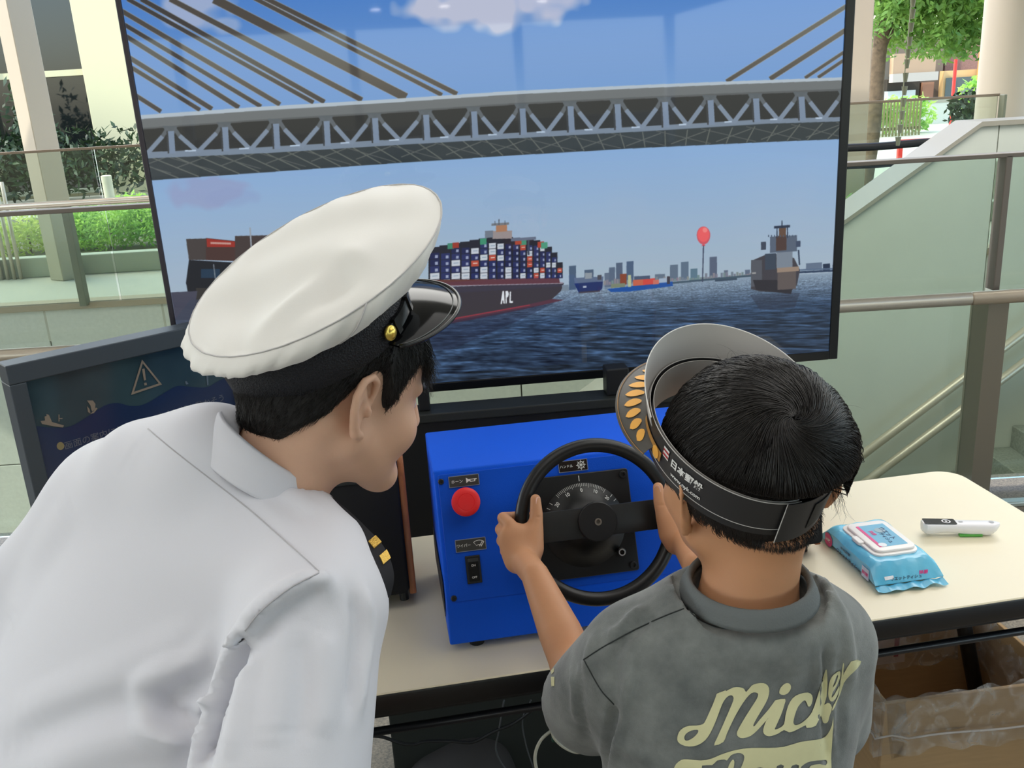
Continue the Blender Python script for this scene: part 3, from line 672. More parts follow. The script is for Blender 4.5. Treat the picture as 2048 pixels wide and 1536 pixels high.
# tanker at the right
pg([(1502, 522), (1530, 510), (1560, 508), (1588, 516), (1600, 540), (1594, 570), (1580, 585), (1520, 583), (1502, 578)], (62, 60, 66)); pg([(1502, 520), (1524, 520), (1524, 570), (1502, 574)], (80, 84, 92)); pg([(1506, 560), (1590, 560), (1582, 588), (1512, 580)], (44, 42, 48)); rc_(1553, 505, 1585, 536, (120, 132, 146)); rc_(1540, 474, 1594, 506, (84, 96, 114)); rc_(1552, 472, 1573, 502, (74, 56, 50)); rc_(1558, 456, 1572, 474, (96, 72, 58)); rc_(1548, 452, 1580, 457, (42, 52, 72)); ln((1564, 441), (1564, 456), 2, (36, 44, 62)); ln((1554, 452), (1554, 476), 2, (40, 50, 70)); ln((1575, 450), (1575, 476), 2, (40, 50, 70)); rc_(1522, 484, 1532, 500, (60, 68, 84)); rc_(1592, 482, 1601, 494, (60, 72, 96)); rc_(1554, 536, 1598, 545, (150, 130, 114)); rc_(1555, 545, 1592, 580, (92, 84, 82)); ln((1597, 500), (1599, 530), 3, (50, 62, 84)); rc_(1530, 508, 1552, 540, (56, 66, 82)); rc_(1504, 545, 1512, 548, (160, 160, 160))
for i in range(10): ln((1537 + i * 6, 470), (1537 + i * 6, 474), 2, (70, 84, 104))
pg([(1500, 590), (1600, 585), (1590, 615), (1520, 620)], (40, 46, 62), .5); pg([(860, 650), (1110, 605), (1040, 640), (900, 700), (860, 700)], (30, 34, 52), .45)
# balloon
cb = [(1407 + 13.5 * math.cos(a), 470 + (17 if math.sin(a) < 0 else 19) * math.sin(a)) for a in np.linspace(0, 2 * math.pi, 40)[:-1]]
pg(cb, (206, 84, 96)); pg([(1407 + 11.5 * math.cos(a), 469 + 15 * math.sin(a)) for a in np.linspace(0, 2 * math.pi, 30)[:-1]], (238, 92, 96)); pg([(1410 + 5 * math.cos(a), 460 + 5 * math.sin(a)) for a in np.linspace(0, 2 * math.pi, 20)[:-1]], (246, 130, 128)); pg([(1407, 486), (1411, 492), (1403, 492)], (214, 80, 90)); ln((1407, 491), (1405, 564), 2.4, (62, 70, 92))
im2 = img.reshape(CH // SS, SS, CW // SS, SS, 3).mean((1, 3)) / 255. * .92 + .035  # raised black level: haze of screen reflections put into the picture colours
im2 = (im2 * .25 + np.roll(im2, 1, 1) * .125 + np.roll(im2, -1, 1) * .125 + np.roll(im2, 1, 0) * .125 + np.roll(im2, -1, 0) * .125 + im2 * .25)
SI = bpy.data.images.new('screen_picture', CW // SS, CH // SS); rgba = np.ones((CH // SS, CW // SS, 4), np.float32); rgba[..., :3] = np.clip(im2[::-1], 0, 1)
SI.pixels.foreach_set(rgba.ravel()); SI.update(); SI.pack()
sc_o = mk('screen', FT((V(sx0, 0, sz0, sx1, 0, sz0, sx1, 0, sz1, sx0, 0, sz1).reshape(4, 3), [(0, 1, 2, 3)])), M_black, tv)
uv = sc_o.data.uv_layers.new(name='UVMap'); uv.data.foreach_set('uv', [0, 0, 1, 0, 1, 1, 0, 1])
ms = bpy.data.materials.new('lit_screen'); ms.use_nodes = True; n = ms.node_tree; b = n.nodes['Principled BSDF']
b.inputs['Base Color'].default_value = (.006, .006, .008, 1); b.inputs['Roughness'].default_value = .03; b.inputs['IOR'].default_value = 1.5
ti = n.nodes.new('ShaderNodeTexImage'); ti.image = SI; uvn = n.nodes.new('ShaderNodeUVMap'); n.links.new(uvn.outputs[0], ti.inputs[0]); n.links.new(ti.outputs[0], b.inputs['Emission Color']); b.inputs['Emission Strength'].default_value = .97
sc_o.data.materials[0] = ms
# brackets and black cabinet that carries the television
cab = root('television_stand', (0, 1.8, 0), 'black stand cabinet under the television behind the blue box', 'stand')
cf = frame((0, 1.64, 0), (math.cos(TAng), math.sin(TAng), 0), (-math.sin(TAng), math.cos(TAng), 0), (0, 0, 1))
zc = .842
for (px, w_) in ((1235, .024), (846, .012)):
    p = onY(px, 775, 1.84); q = (p[0] * math.cos(TAng) + (p[1] - 1.64) * math.sin(TAng))
    mk('bracket', cf(box(q - w_, q + w_, .175, .22, zc, .9, .003)), M_black, cab)
mk('cabinet_top', cf(box(-.46, .50, .155, .225, zc - .02, zc, .003)), mat('cabinet_top_sheen', (40, 43, 42), .3), cab)  # black top coloured paler than the body to carry its greenish reflection
mk('cabinet_body', cf(box(-.455, .49, .16, .22, .42, zc - .02, .003)), M_black, cab)
mk('lower_panel', cf(box(-.30, .62, .02, .3, .0, .42, .003)), mat('panel_green_sheen', (30, 34, 31), .5), cab)  # black panel with greenish reflected light put into its colour

# ================================================================== INFORMATION BOARD at the left
BZ = 1.06
b0 = onz(10, 733, BZ); b1 = onz(365, 657, BZ); BU = unit((b1 - b0) * V(1, 1, 0)); BN = V(-BU[1], BU[0], 0)
bd = root('notice_display', b0 * V(1, 1, 0) + V(0, 0, .3), 'low dark information display with warning triangle behind the officer', 'display')
BL = .44; FB = frame(b0 - V(0, 0, 0), BU, BN, (0, 0, 1)); BH = .62
M_fr = mat('frame_gunmetal', (62, 70, 78), .42, metal=.3)
mk('frame_top', FB(box(0, BL, 0, .05, -.035, 0, .002)), M_fr, bd)
mk('frame_left', FB(box(0, .028, 0, .05, -BH, -.035, .002)), M_fr, bd)
mk('frame_right', FB(box(BL - .028, BL, 0, .05, -BH, -.035, .002)), M_fr, bd)
mk('frame_bottom', FB(box(0, BL, 0, .05, -BH - .03, -BH, .002)), M_fr, bd)
mk('rear_housing', FB(box(.01, BL - .01, .052, .09, -BH, -.01, .01)), mat('housing_grey', (92, 98, 94), .5), bd)
M_pan = bpy.data.materials.new('notice_print'); M_pan.use_nodes = True; n = M_pan.node_tree; b = n.nodes['Principled BSDF']; b.inputs['Roughness'].default_value = .12
tc = n.nodes.new('ShaderNodeTexCoord'); nz = n.nodes.new('ShaderNodeTexNoise'); nz.inputs['Scale'].default_value = 7; rp = n.nodes.new('ShaderNodeValToRGB'); rp.color_ramp.elements[0].color = lin((38, 56, 64)); rp.color_ramp.elements[1].color = lin((54, 74, 82)); rp.color_ramp.elements[0].position = .35; rp.color_ramp.elements[1].position = .7
n.links.new(tc.outputs['Object'], nz.inputs[0]); n.links.new(nz.outputs[0], rp.inputs[0]); n.links.new(rp.outputs[0], b.inputs['Base Color'])
pan = mk('panel', FB(box(.026, BL - .026, .012, .02, -BH, -.033)), M_pan, bd)
BP = b0 + BN * .0115
def onb(px, py, l=0.): return onpl(px, py, BP - BN * l, BN)
def bprint(name, loops, m, l, parent=pan, step=9):
    v, f = flat_poly(loops, step); P = np.array([onb(x, y, l) for x, y in v]); return mk(name, (P, [t if np.dot(np.cross(P[t[1]] - P[t[0]], P[t[2]] - P[t[0]]), BN) < 0 else t[::-1] for t in f]), m, parent)
M_wave = mat('wave_navy', (30, 46, 78), .15); M_tan = mat('print_tan', (128, 116, 104), .3); M_pale = mat('print_grey', (84, 98, 112), .3)
wave = smooth_path([(56, 850), (100, 855), (140, 853), (180, 830), (210, 811), (235, 806), (262, 812), (290, 808), (330, 785), (355, 772), (385, 774), (415, 774), (445, 758), (500, 740)], 5)
bprint('wave', [[tuple(p) for p in wave] + [(520, 1000), (130, 1100), (90, 1010)]], M_wave, .0006, step=30)
def tri(s): c = V(292, 758); P = [V(284, 719), V(324, 769), V(262, 790)]; return [tuple(c + (p - c) * s) for p in P]
bprint('warning_triangle', [closed_smooth([tuple(p) for q in tri(1.0) for p in [q]] , 1), tri(.80)], M_tan, .001)
bprint('exclamation_mark', [[(284, 738), (289, 737), (292, 760), (288, 761)], [(288, 766), (293, 765), (294, 770), (289, 771)]], M_tan, .001, step=5)
bprint('ship_icon', [[(81, 842), (90, 841), (89, 833), (93, 832), (93, 828), (98, 830), (102, 839), (104, 844), (128, 851), (126, 855), (110, 853), (84, 848)], [(117, 829), (119, 829), (119, 836), (125, 836), (125, 838), (119, 838), (119, 843), (117, 843)]], M_tan, .001, step=6)
bprint('sailboat_icon', [[(174, 801), (186, 801), (191, 808), (190, 817), (186, 824), (183, 820), (181, 811)], [(174, 812), (179, 818), (181, 827), (176, 824)], [(181, 828), (192, 815), (195, 817), (188, 826)]], M_tan, .001, step=6)
bprint('lighthouse_icon', [[(412, 745), (416, 744), (417, 770), (414, 771)], [(370, 763), (373, 762), (377, 768), (372, 769)]], M_pale, .001, step=6)
bprint('bullet', [[(121 + 7.5 * math.cos(a), 892 + 8 * math.sin(a)) for a in np.linspace(0, 6.283, 24)[:-1]]], mat('bullet_gold', (130, 118, 84), .3), .001, step=8)
tp0, tp1 = onb(131, 898, .001), onb(448, 800, .001)
tx = unit(tp1 - tp0); tl = np.linalg.norm(tp1 - tp0); tzv = np.cross(tx, BN) * -1; tzv = unit(np.cross(BN, tx)) * -1 if np.cross(BN, tx)[2] < 0 else unit(np.cross(BN, tx))
v, f = text2d('画面の案内にしたがって安全に船を動かそう'); wd_ = v[:, 0].max() - v[:, 0].min(); s_ = tl / wd_
P = np.array([(tp0 + tp1) / 2 + tx * a * s_ + tzv * (b_ * s_ + .006) for a, b_, _ in v]); mk('notice_text', (P, f), mat('text_blue_grey', (92, 96, 104), .3), pan)
mk('stand_leg', FB(box(.05, .1, .02, .05, -BZ, -BH - .03)), M_fr, bd); mk('stand_leg', FB(box(BL - .1, BL - .05, .02, .05, -BZ, -BH - .03)), M_fr, bd)

# ceiling downlights of the hall, mirrored as small spots in the upper part of the screen
def mirror_hit(px, py, z):
    r = ray(px, py); t = (TA - CAM).dot(TN) / r.dot(TN); p = CAM + r * t; r2 = r - 2 * r.dot(TN) * TN; return p + r2 * ((z - p[2]) / r2[2])
for px, py in ((751, 19), (1084, 2), (889, 12), (1157, 168), (1362, 136)):
    q = mirror_hit(px, py, 3.44)
    if not (-22 < q[1] < 1.5): print('far downlight', q); continue
    a_, b_ = lathe([(.13, 3.43), (.13, 3.45), (.115, 3.45)], 20, cap=False); d_ = mk('downlight', (a_ + V(q[0], q[1], 0), b_), M_white)
    tagp(d_, 'round ceiling downlight behind the viewer mirrored as a spot in the screen', 'light', 'ceiling downlights behind the viewer')
    a_, b_ = lathe([(.115, 3.44), (0, 3.44)], 20, cap=False); mk('lens', (a_ + V(q[0], q[1], 0), b_), mat('lamp_lens', (255, 250, 240), .5, emit=(255, 246, 232), estr=40), d_)
# ================================================================== FOLDING TABLE
TZ = .70; ang = math.radians(8.6)
U8 = V(math.cos(ang), math.sin(ang), 0); W8 = V(-math.sin(ang), math.cos(ang), 0)
TO = V(.742, 1.194, TZ); FTb = frame(TO, U8, W8, (0, 0, 1))
S0, S1, DP = -1.61, .192, .455
tb = root('folding_table', (.1, 1.3, 0), 'long folding table with cream top and black frame', 'table')
M_top = mat('cream_laminate', (240, 229, 200), .38, var=.012, vscale=5, bump=.02, bscale=300)
v, f = prism(rrect(S1 - S0, DP, .045, 7, (S0 + S1) / 2, DP / 2), -.012, 0, .0015, 1); mk('tabletop', FTb((v, f)), M_top, tb, 'auto')
v, f = prism(rrect(S1 - S0 + .003, DP + .003, .046, 7, (S0 + S1) / 2, DP / 2), -.034, -.0015, .003, 2); mk('edge_band', FTb((v, f)), mat('black_edging', (17, 16, 18), .35), tb, 'auto')
mk('apron', FTb(box(S0 + .08, S1 - .08, .03, .045, -.06, -.03, .002)), M_black, tb)
mk('shelf_rail', FTb(tube([(S0 + .2, .045, -.092), (S1 - .075, .045, -.092), (S1 - .06, .05, -.092)], .0065, 10)), mat('rail_black', (18, 20, 26), .3), tb, True)
for y in (.12, .2, .28, .36): mk('shelf_rod', FTb(tube([(S0 + .2, y, -.092), (S1 - .08, y, -.092)], .003, 6)), M_black, tb, True)
for s in (S1 - .012, S0 + .12):
    sg = 1 if s > 0 else -1
    for y0_ in (.06, .39): mk('leg', FTb(tube([(s - sg * .05, y0_, -.035), (s + sg * .10, y0_ + (.03 if y0_ < .2 else -.03), -TZ + .03)], .015, 10)), M_black, tb, True)
    mk('foot', FTb(box(s + sg * .10 - .02, s + sg * .10 + .02, .02, .43, -TZ, -TZ + .035, .006)), M_black, tb)
    mk('cross_bracket', FTb(box(s - sg * .05 - .018, s - sg * .05 + .018, .03, .42, -.07, -.034, .004)), M_black, tb)

# ================================================================== BLUE CONTROLLER BOX
LE = math.radians(22); a8 = math.radians(8)
BUx = V(math.cos(a8), math.sin(a8), 0); BW = V(-BUx[1], BUx[0], 0); Zv = V(0, 0, 1)
BO = V(-.110, 1.137, .712)                                # bottom front left corner
crz = .064; face = .190; W_B = .43
fy, fz_ = face * math.sin(LE), face * math.cos(LE); dtop = .165
FB8 = frame(BO, BUx, BW, Zv)
M_blue = mat('blue_powder_coat', (6, 92, 232), .5, spec=.2, bump=.12, bscale=700, var=.02, vscale=4)
M_blued = mat('blue_panel_coat', (8, 84, 212), .5, spec=.2, bump=.12, bscale=700)
bx = root('control_box', BO + BUx * .2, 'bright blue control box with sloping front panel on the table', 'control box')
prof = [(0, 0), (0, crz), (fy, crz + fz_), (fy + dtop, crz + fz_), (fy + dtop, 0)]
bm = bmesh.new(); A = [bm.verts.new((0, p[0], p[1])) for p in prof]; B_ = [bm.verts.new((W_B, p[0], p[1])) for p in prof]
bm.faces.new(A); bm.faces.new(B_[::-1])
for i in range(5): bm.faces.new((A[i - 1], B_[i - 1], B_[i], A[i]))
bmesh.ops.recalc_face_normals(bm, faces=bm.faces[:]); bmesh.ops.bevel(bm, geom=bm.edges[:], offset=.003, segments=3, profile=.5, affect='EDGES')
mk('housing', FB8(from_bm(bm)), M_blue, bx, 'auto')
PO = BO + Zv * crz; PU = BUx; PV = unit(Zv * math.cos(LE) + BW * math.sin(LE)); PNn = np.cross(PU, PV)      # outward (towards the viewer)
if PNn.dot(CAM - PO) < 0: PNn = -PNn
FP = frame(PO, PU, PV, PNn)
def onp(px, py, l=0.): q = onpl(px, py, PO + PNn * l, PNn) - PO; return q.dot(PU), q.dot(PV)
mk('front_panel', FP(prism(rrect(W_B - .012, face - .010, .004, 3, W_B / 2, face / 2 - .001), .0, .0022, .0006, 1)), M_blued, bx, 'auto')
for s, t in ((.010, .174), (.011, .010), (W_B - .010, .174), (W_B - .011, .010)):
    sc = mk('screw', FP(tuple([(lambda q: (q[0] + V(s, t, .0022), q[1]))(lathe([(.0042, 0), (.0042, .002), (.0034, .003), (.002, .003), (.0018, .0015), (0, .0015)], 16))][0])), M_black, bx, 'auto')
for s, t in ((.04, .02), (W_B - .04, .02), (.04, fy + dtop - .03), (W_B - .04, fy + dtop - .03)):
    v, f = lathe([(.011, -.0125), (.012, 0)], 16); mk('rubber_foot', FB8((v + V(s, t, .0), f)), M_black, bx)
# slotted plate at the left side
mk('side_flange', FB8(box(-.002, -.001, .03, fy + dtop - .02, .03, crz + .02)), mat('dark_seam', (30, 34, 44), .5), bx)
M_lab = mat('label_grey', (66, 66, 64), .25); M_labb = mat('label_black', (20, 20, 22), .25); M_rim = mat('label_rim', (150, 160, 176), .3, metal=.3); M_ink = mat('label_ink', (232, 232, 228), .4); M_blk = mat('panel_black', (22, 24, 26), .42)
def flat(name, loops, z, m, parent, step=.05, h=0., F=FP):
    v, f = flat_poly(loops, step)
    return mk(name, F((np.array([(x, y, z) for x, y in v]), [t for t in f])), m, parent)
def circ(cx, cy, r, n_=28): return [(cx + r * math.cos(t), cy + r * math.sin(t)) for t in np.linspace(0, 2 * math.pi, n_ + 1)[:-1]]
def thick(pts, w_):
    P = np.array(pts, float); d = np.gradient(P, axis=0); n_ = np.stack([-d[:, 1], d[:, 0]], 1); n_ /= np.linalg.norm(n_, axis=1)[:, None]; return [tuple(p) for p in P + n_ * w_ / 2] + [tuple(p) for p in (P - n_ * w_ / 2)[::-1]]
def label(cx, cy, w_, h_, m, txt, tx_, tsize, rot=0.):
    l = mk('label_plate', FP(prism(rrect(w_, h_, .0008, 2, cx, cy), .0022, .0036, 0)), M_rim, bx)
    mk('label_face', FP(prism(rrect(w_ - .0016, h_ - .0016, .0006, 2, cx, cy), .0036, .0038, 0)), m, l)
    v, f = text2d(txt, tsize * .78, .008); mk('label_text', FP((v + V(tx_ - .0015, cy, .0041), f)), M_ink, l)
    return l
def mid(*q): q = [onp(*p) for p in q]; return np.mean(q, 0)
c = mid((895, 953), (960, 970), (956, 945), (899, 978)); l = label(c[0], c[1], .0435, .0160, M_lab, 'ホーン', c[0] - .0085, .0072)
hx, hy = c[0] + .0105, c[1]
flat('horn_icon', [[(hx - .0075, hy + .004), (hx - .004, hy + .0016), (hx + .0078, hy + .0018), (hx + .0078, hy + .0006), (hx + .006, hy + .0004), (hx + .0052, hy - .0022), (hx - .0015, hy - .0024), (hx - .0035, hy - .001), (hx - .0075, hy - .0036)], [(hx - .0015, hy + .0006), (hx + .0042, hy + .0006), (hx + .004, hy - .0012), (hx - .001, hy - .0012)]], .0041, M_ink, l)
c = mid((908, 1080), (974, 1098), (970, 1072), (912, 1106)); l = label(c[0], c[1], .0435, .0175, M_lab, 'ワイパー', c[0] - .0085, .0066)
wx, wy = c[0] + .0115, c[1]
arc = lambda r, a0, a1, n_=10: [(wx + r * math.cos(t), wy - .007 + r * math.sin(t)) for t in np.radians(np.linspace(a0, a1, n_))]
o_ = arc(.0125, 128, 52) + arc(.0055, 52, 128); i_ = arc(.0117, 125, 55) + arc(.0063, 55, 125)
flat('wiper_icon', [o_, i_], .0041, M_ink, l); flat('wiper_blades', [thick([(wx + .0005, wy - .0035), (wx + .0055, wy + .0035)], .001), thick([(wx + .0028, wy - .004), (wx + .0075, wy + .0025)], .001)], .0041, M_ink, l)
c = mid((1114, 925), (1176, 938), (1174, 916), (1117, 947)); l = label(c[0], c[1], .043, .0165, M_labb, 'ハンドル', c[0] - .0085, .0062)
hx, hy = c[0] + .0115, c[1]
loops = [circ(hx, hy, .0052), circ(hx, hy, .0042)]; flat('helm_icon', loops, .0041, M_ink, l); flat('helm_icon_hub', [circ(hx, hy, .0015, 12)], .0041, M_ink, l)
for k in range(8):
    t = k * math.pi / 4; flat('helm_spoke', [thick([(hx + .001 * math.cos(t), hy + .001 * math.sin(t)), (hx + .0072 * math.cos(t), hy + .0072 * math.sin(t))], .0007)], .00412, M_ink, l)
# red mushroom button
c = onp(932, 1004, .02)
v, f = lathe([(.0125, .002), (.0125, .012), (.017, .013), (.0198, .015), (.0204, .018), (.0196, .0215), (.0165, .0235), (.0120, .0240), (.0115, .0236), (.011, .0241), (.006, .0244), (0, .0245)], 48)
mk('horn_button', FP((v + V(c[0], c[1], 0), f)), mat('button_red', (246, 40, 44), .4), bx, 'auto', label='round red push button')
# rocker switch
q = [onp(*p) for p in ((928, 1114), (960, 1110), (965, 1162), (934, 1167))]; c = np.mean(q, 0)
sw = mk('switch', FP(box(c[0] - .0105, c[0] + .0105, c[1] - .0195, c[1] + .0195, .002, .0055, .001)), M_blk, bx)
mk('rocker', FP((lambda q_: (q_[0] + V(0, 0, 0), q_[1]))(prism([(c[0] - .0075, c[1] - .016), (c[0] + .0075, c[1] - .016), (c[0] + .0075, c[1] + .016), (c[0] - .0075, c[1] + .016)], .005, .0078, .0008))), M_gloss, sw)
mk('rocker_notch', FP(box(c[0] - .0075, c[0] + .0075, c[1] + .011, c[1] + .016, .0075, .0092, .0006)), mat('notch_grey', (52, 54, 56), .4), sw)
for s, y in (('ON', .006), ('OFF', -.0105)): v, f = text2d(s, .0042, .01); mk('switch_text', FP((v + V(c[0], c[1] + y, .0082), f)), M_ink, sw)
# black dial plate with dome and graduations
DC = V(.207, .090); pl = mk('dial_plate', FP(prism(rrect(.146, .147, .004, 4, *DC), .002, .009, .001, 1)), M_blk, bx, 'auto')
for sx_ in (-1, 1):
    for sy_ in (-1, 1):
        v, f = lathe([(.0052, 0), (.0052, .003), (.0046, .0036), (.0026, .0036), (.0024, .0015), (0, .0015)], 18); mk('bolt', FP((v + V(DC[0] + sx_ * .0645, DC[1] + sy_ * .065, .009), f)), M_black, pl, 'auto')
v, f = lathe([(.0600, .009), (.0600, .0098), (.0592, .0102), (.054, .0125), (.045, .021), (.032, .031), (.02, .036), (0, .037)], 56); mk('dial_dome', FP((v + V(*DC, 0), f)), mat('dome_black', (16, 17, 18), .36), pl, 'auto')
def tick(t, r0, r1, w_, z0, z1): d = V(math.sin(t), math.cos(t)); p0, p1 = DC + d * r0, DC + d * r1; n_ = V(d[1], -d[0]) * w_ / 2; return np.array([(*(p0 + n_), z0), (*(p0 - n_), z0), (*(p1 - n_), z1), (*(p1 + n_), z1)]), [(0, 1, 2, 3)]
tk = [tick(0, .0625, .0705, .0012, .0094, .0094)]
for k in range(-15, 16):
    r1 = .0594; r0 = .0552 if k % 5 else .0535; tk.append(tick(math.radians(k * 2.5), r0, r1, .0005, .0119 + (.0593 - r0) * .2, .0105))
for t in (-52, -60, 50, 58): tk.append(tick(math.radians(t), .0545, .0594, .0008, .0130, .0105))
mk('graduations', FP(join(*tk)), M_ink, pl)
for s, t in (('10', -24), ('0', 0), ('10', 24), ('20', -48), ('20', 46)):
    v, f = text2d(s, .0068, .02); t = math.radians(t); r = .0500; M2 = np.array([[math.cos(t), -math.sin(t)], [math.sin(t), math.cos(t)]]); w2 = v[:, :2] @ M2 + DC + V(math.sin(t), math.cos(t)) * r
    mk('dial_number', FP((np.column_stack([w2, .0178 + (.05 - np.linalg.norm(w2 - DC, axis=1)) * .75]), f)), M_ink, pl)
v, f = lathe([(.0062, 0), (.0062, .006), (.005, .007), (.0034, .007), (.003, .003), (0, .003)], 20); q = onp(1243, 1104, .012); mk('locking_knob', FP((v + V(q[0], q[1], .009), f)), M_blk, pl, 'auto')
v, f = lathe([(.0050, 0), (.0034, 0)], 20, cap=False); mk('knob_ring', FP((v + V(q[0], q[1], .0163), f)), mat('ring_grey', (190, 190, 190), .3), pl)
# ---- steering wheel
sw_ = root('steering_wheel', PO + PU * DC[0] + PV * DC[1] + PNn * .03, 'black steering wheel with flat bar spoke mounted on the blue box', 'steering wheel')
OFF = .066
wl_, wr_, wt_, wb_ = (onp(*p, OFF) for p in ((1028, 1043), (1357, 1043), (1190, 875), (1190, 1215)))
WC = V(onp(1192, 1043, OFF + .008)[0], onp(1192, 1043, OFF + .008)[1])
print('WHEEL', WC, 'plate', DC, wl_, wr_, wt_, wb_)
RW_ = ((wr_[0] - wl_[0]) / 2 + (wt_[1] - wb_[1]) / 2) / 2; WCx = V((wl_[0] + wr_[0]) / 2, (wt_[1] + wb_[1]) / 2)
rt = .0098; Rm = RW_ - rt
FWh = frame(PO + PU * WCx[0] + PV * WCx[1] + PNn * OFF, PU, PV, PNn)
tt = np.linspace(0, 2 * math.pi, 97)[:-1]
v, f = tube([(Rm * math.cos(t), Rm * math.sin(t), 0) for t in tt], rt, 18, closed=True); mk('rim', FWh((v, f)), mat('wheel_rubber', (20, 21, 22), .36, spec=.5, bump=.05, bscale=500), sw_, True)
hh = .0205
v, f = prism([(-Rm + .004, -hh), (Rm - .004, -hh), (Rm - .004, hh), (-Rm + .004, hh)], -.006, .0, .0012, 2); mk('spoke', FWh((v, f)), mat('spoke_black', (30, 32, 33), .42), sw_, 'auto')
v, f = lathe([(.0, -.002), (.0265, -.002), (.0275, .001), (.0272, .005), (.026, .006), (0, .006)], 40); mk('hub_cap', FWh((v, f)), mat('hub_black', (18, 19, 21), .4), sw_, 'auto')
v, f = lathe([(.005, .006), (.005, .0074), (.003, .0074), (.0026, .006), (0, .006)], 18); mk('centre_screw', FWh((v, f)), mat('screw_steel', (150, 146, 138), .3, metal=.8), sw_, 'auto')
v, f = lathe([(.016, -OFF + .034), (.016, -.006)], 20); mk('column', FWh((v - V(*(WCx - DC), 0) * 0, f)), M_black, sw_, 'auto')
WHEEL = (PO + PU * WCx[0] + PV * WCx[1] + PNn * OFF, PU, PV, PNn, Rm, rt)

# ================================================================== BOOKSHELF SPEAKERS
M_wood = mat('cherry_veneer', (176, 108, 62), .4, col2=(140, 80, 44), vscale=9, stretch=(14, 14, 1.2), detail=6); M_spk = mat('speaker_black', (34, 36, 36), .45); M_gr = mat('grille_cloth', (9, 10, 12), .85)
def speaker(A, u, label_, w_=.146, logo=True, gm=.022):
    wv_ = V(-u[1], u[0], 0); tl = math.radians(10); up = unit(V(0, 0, 1) * math.cos(tl) + wv_ * math.sin(tl)); inn = unit(np.cross(up, u)) * 1.
    if inn.dot(wv_) < 0: inn = -inn
    F = frame(A, u, inn, up); Hh = .225; Dd = .15
    s_ = root('speaker', A + u * w_ / 2 + wv_ * .06, label_, 'speaker', 'pair of bookshelf speakers')
    mk('cabinet', F(box(.010, w_ - .010, .004, Dd, .012, Hh - .006, .002)), M_spk, s_)
    pr = [(0.006, 0.004), (Dd, 0.004), (Dd, Hh), (.022, Hh), (0.0, Hh - .035)]
    for x in (0, w_ - .011):
        v, f = prism(pr, 0, .011, .002, 2); v = np.stack([v[:, 2] + x, v[:, 0], v[:, 1]], 1); mk('side_panel', F((v, f)), M_wood, s_, 'auto')
    g = prism(rrect(w_ - gm, Hh - .022, .010, 5, w_ / 2, Hh / 2 - .002), 0, .012, .004, 3); v = g[0]; v = np.stack([v[:, 0], -v[:, 2] + .006, v[:, 1]], 1); gr = mk('grille', F((v, [q[::-1] for q in g[1]])), M_gr, s_, 'auto')
    g = prism(rrect(w_ - .034, .014, .005, 4, w_ / 2, Hh - .027), 0, .004, .0015, 2); v = g[0]; v = np.stack([v[:, 0], -v[:, 2] - .0045, v[:, 1]], 1); mk('grille_ridge', F((v, [q[::-1] for q in g[1]])), mat('ridge_grey', (34, 38, 38), .6), gr, 'auto')
    if logo: v, f = text2d('EDIFIER', .011); mk('logo_text', F((np.stack([v[:, 0] + w_ / 2, v[:, 0] * 0 - .0075, v[:, 1] + .026], 1), f)), mat('logo_silver', (170, 168, 160), .4), gr)
    for x in (.02, w_ - .02):
        for y in (.03, Dd - .02): v, f = lathe([(.007, -.012), (.007, .013)], 10); mk('foot', F((v + V(x, y, 0), f)), M_black, s_)
    return s_
r_ = onz(836, 1207, .705); us = U8
spA = r_ - us * .146; speaker(spA + V(0, 0, .012), us, 'black fronted bookshelf speaker with wooden sides left of the blue box', logo=False)
r_ = onz(1645, 1108, .705); speaker(r_ - us * .146 + V(0, 0, .012), us, 'black bookshelf speaker half hidden behind the boy, beside the wet wipes', gm=.002)

# ================================================================== WET WIPES PACKET
q = [onz(*p, TZ) for p in ((1640, 1085), (1762, 1192), (1884, 1166), (1748, 1052))]
wo_ = (q[0] + q[1] + q[2] + q[3]) / 4; wu = unit((q[1] - q[0]) + (q[2] - q[3])); wv2 = np.cross(Zv, wu)            # u along the length (towards the viewer), v to the right
Lw, Ww, Hw = .178, .107, .043; Zw = V(0, 0, .84)
wp = root('wet_wipes_packet', wo_, 'sky blue packet of wet wipes with white flip lid on the table', 'wipes')
M_film = mat('blue_film', (92, 184, 222), .22, spec=.6, bump=.5, bscale=28, col2=(122, 204, 234), vscale=14)
bm = bmesh.new(); nx_, ny_ = 40, 24; G = {}
def wrap(s, t, side):
    # s,t in -1..1, side +1 top / -1 bottom
    pin = np.clip((abs(s) - .74) / .26, 0, 1); hgt_ = Hw / 2 * (1 - pin ** 1.2) * (1 - max(0, abs(t) - .8) ** 1.5 * 5.5) ; hgt_ = max(hgt_, .0006)
    wv_ = Ww / 2 * (1 + .06 * pin); rip = .0016 * math.sin(9 * s + 4 * t) * math.sin(7 * t + 3 * s) + .0016 * pin * math.sin(t * 16 + s * 5)
    z = .0225 * (1 - .45 * pin) + side * hgt_ + (rip if side > 0 else 0)
    return (s * Lw / 2, t * wv_, max(z, .0008))
for side in (1, -1):
    for i in range(nx_ + 1):
        for j in range(ny_ + 1): G[side, i, j] = bm.verts.new(wrap(-1 + 2 * i / nx_, -1 + 2 * j / ny_, side))
for side in (1, -1):
    for i in range(nx_):
        for j in range(ny_):
            q_ = [G[side, i, j], G[side, i + 1, j], G[side, i + 1, j + 1], G[side, i, j + 1]]; bm.faces.new(q_ if side > 0 else q_[::-1])
for i in range(nx_):
    for j, fl_ in ((0, 1), (ny_, -1)):
        q_ = [G[1, i, j], G[-1, i, j], G[-1, i + 1, j], G[1, i + 1, j]]; bm.faces.new(q_ if fl_ > 0 else q_[::-1])
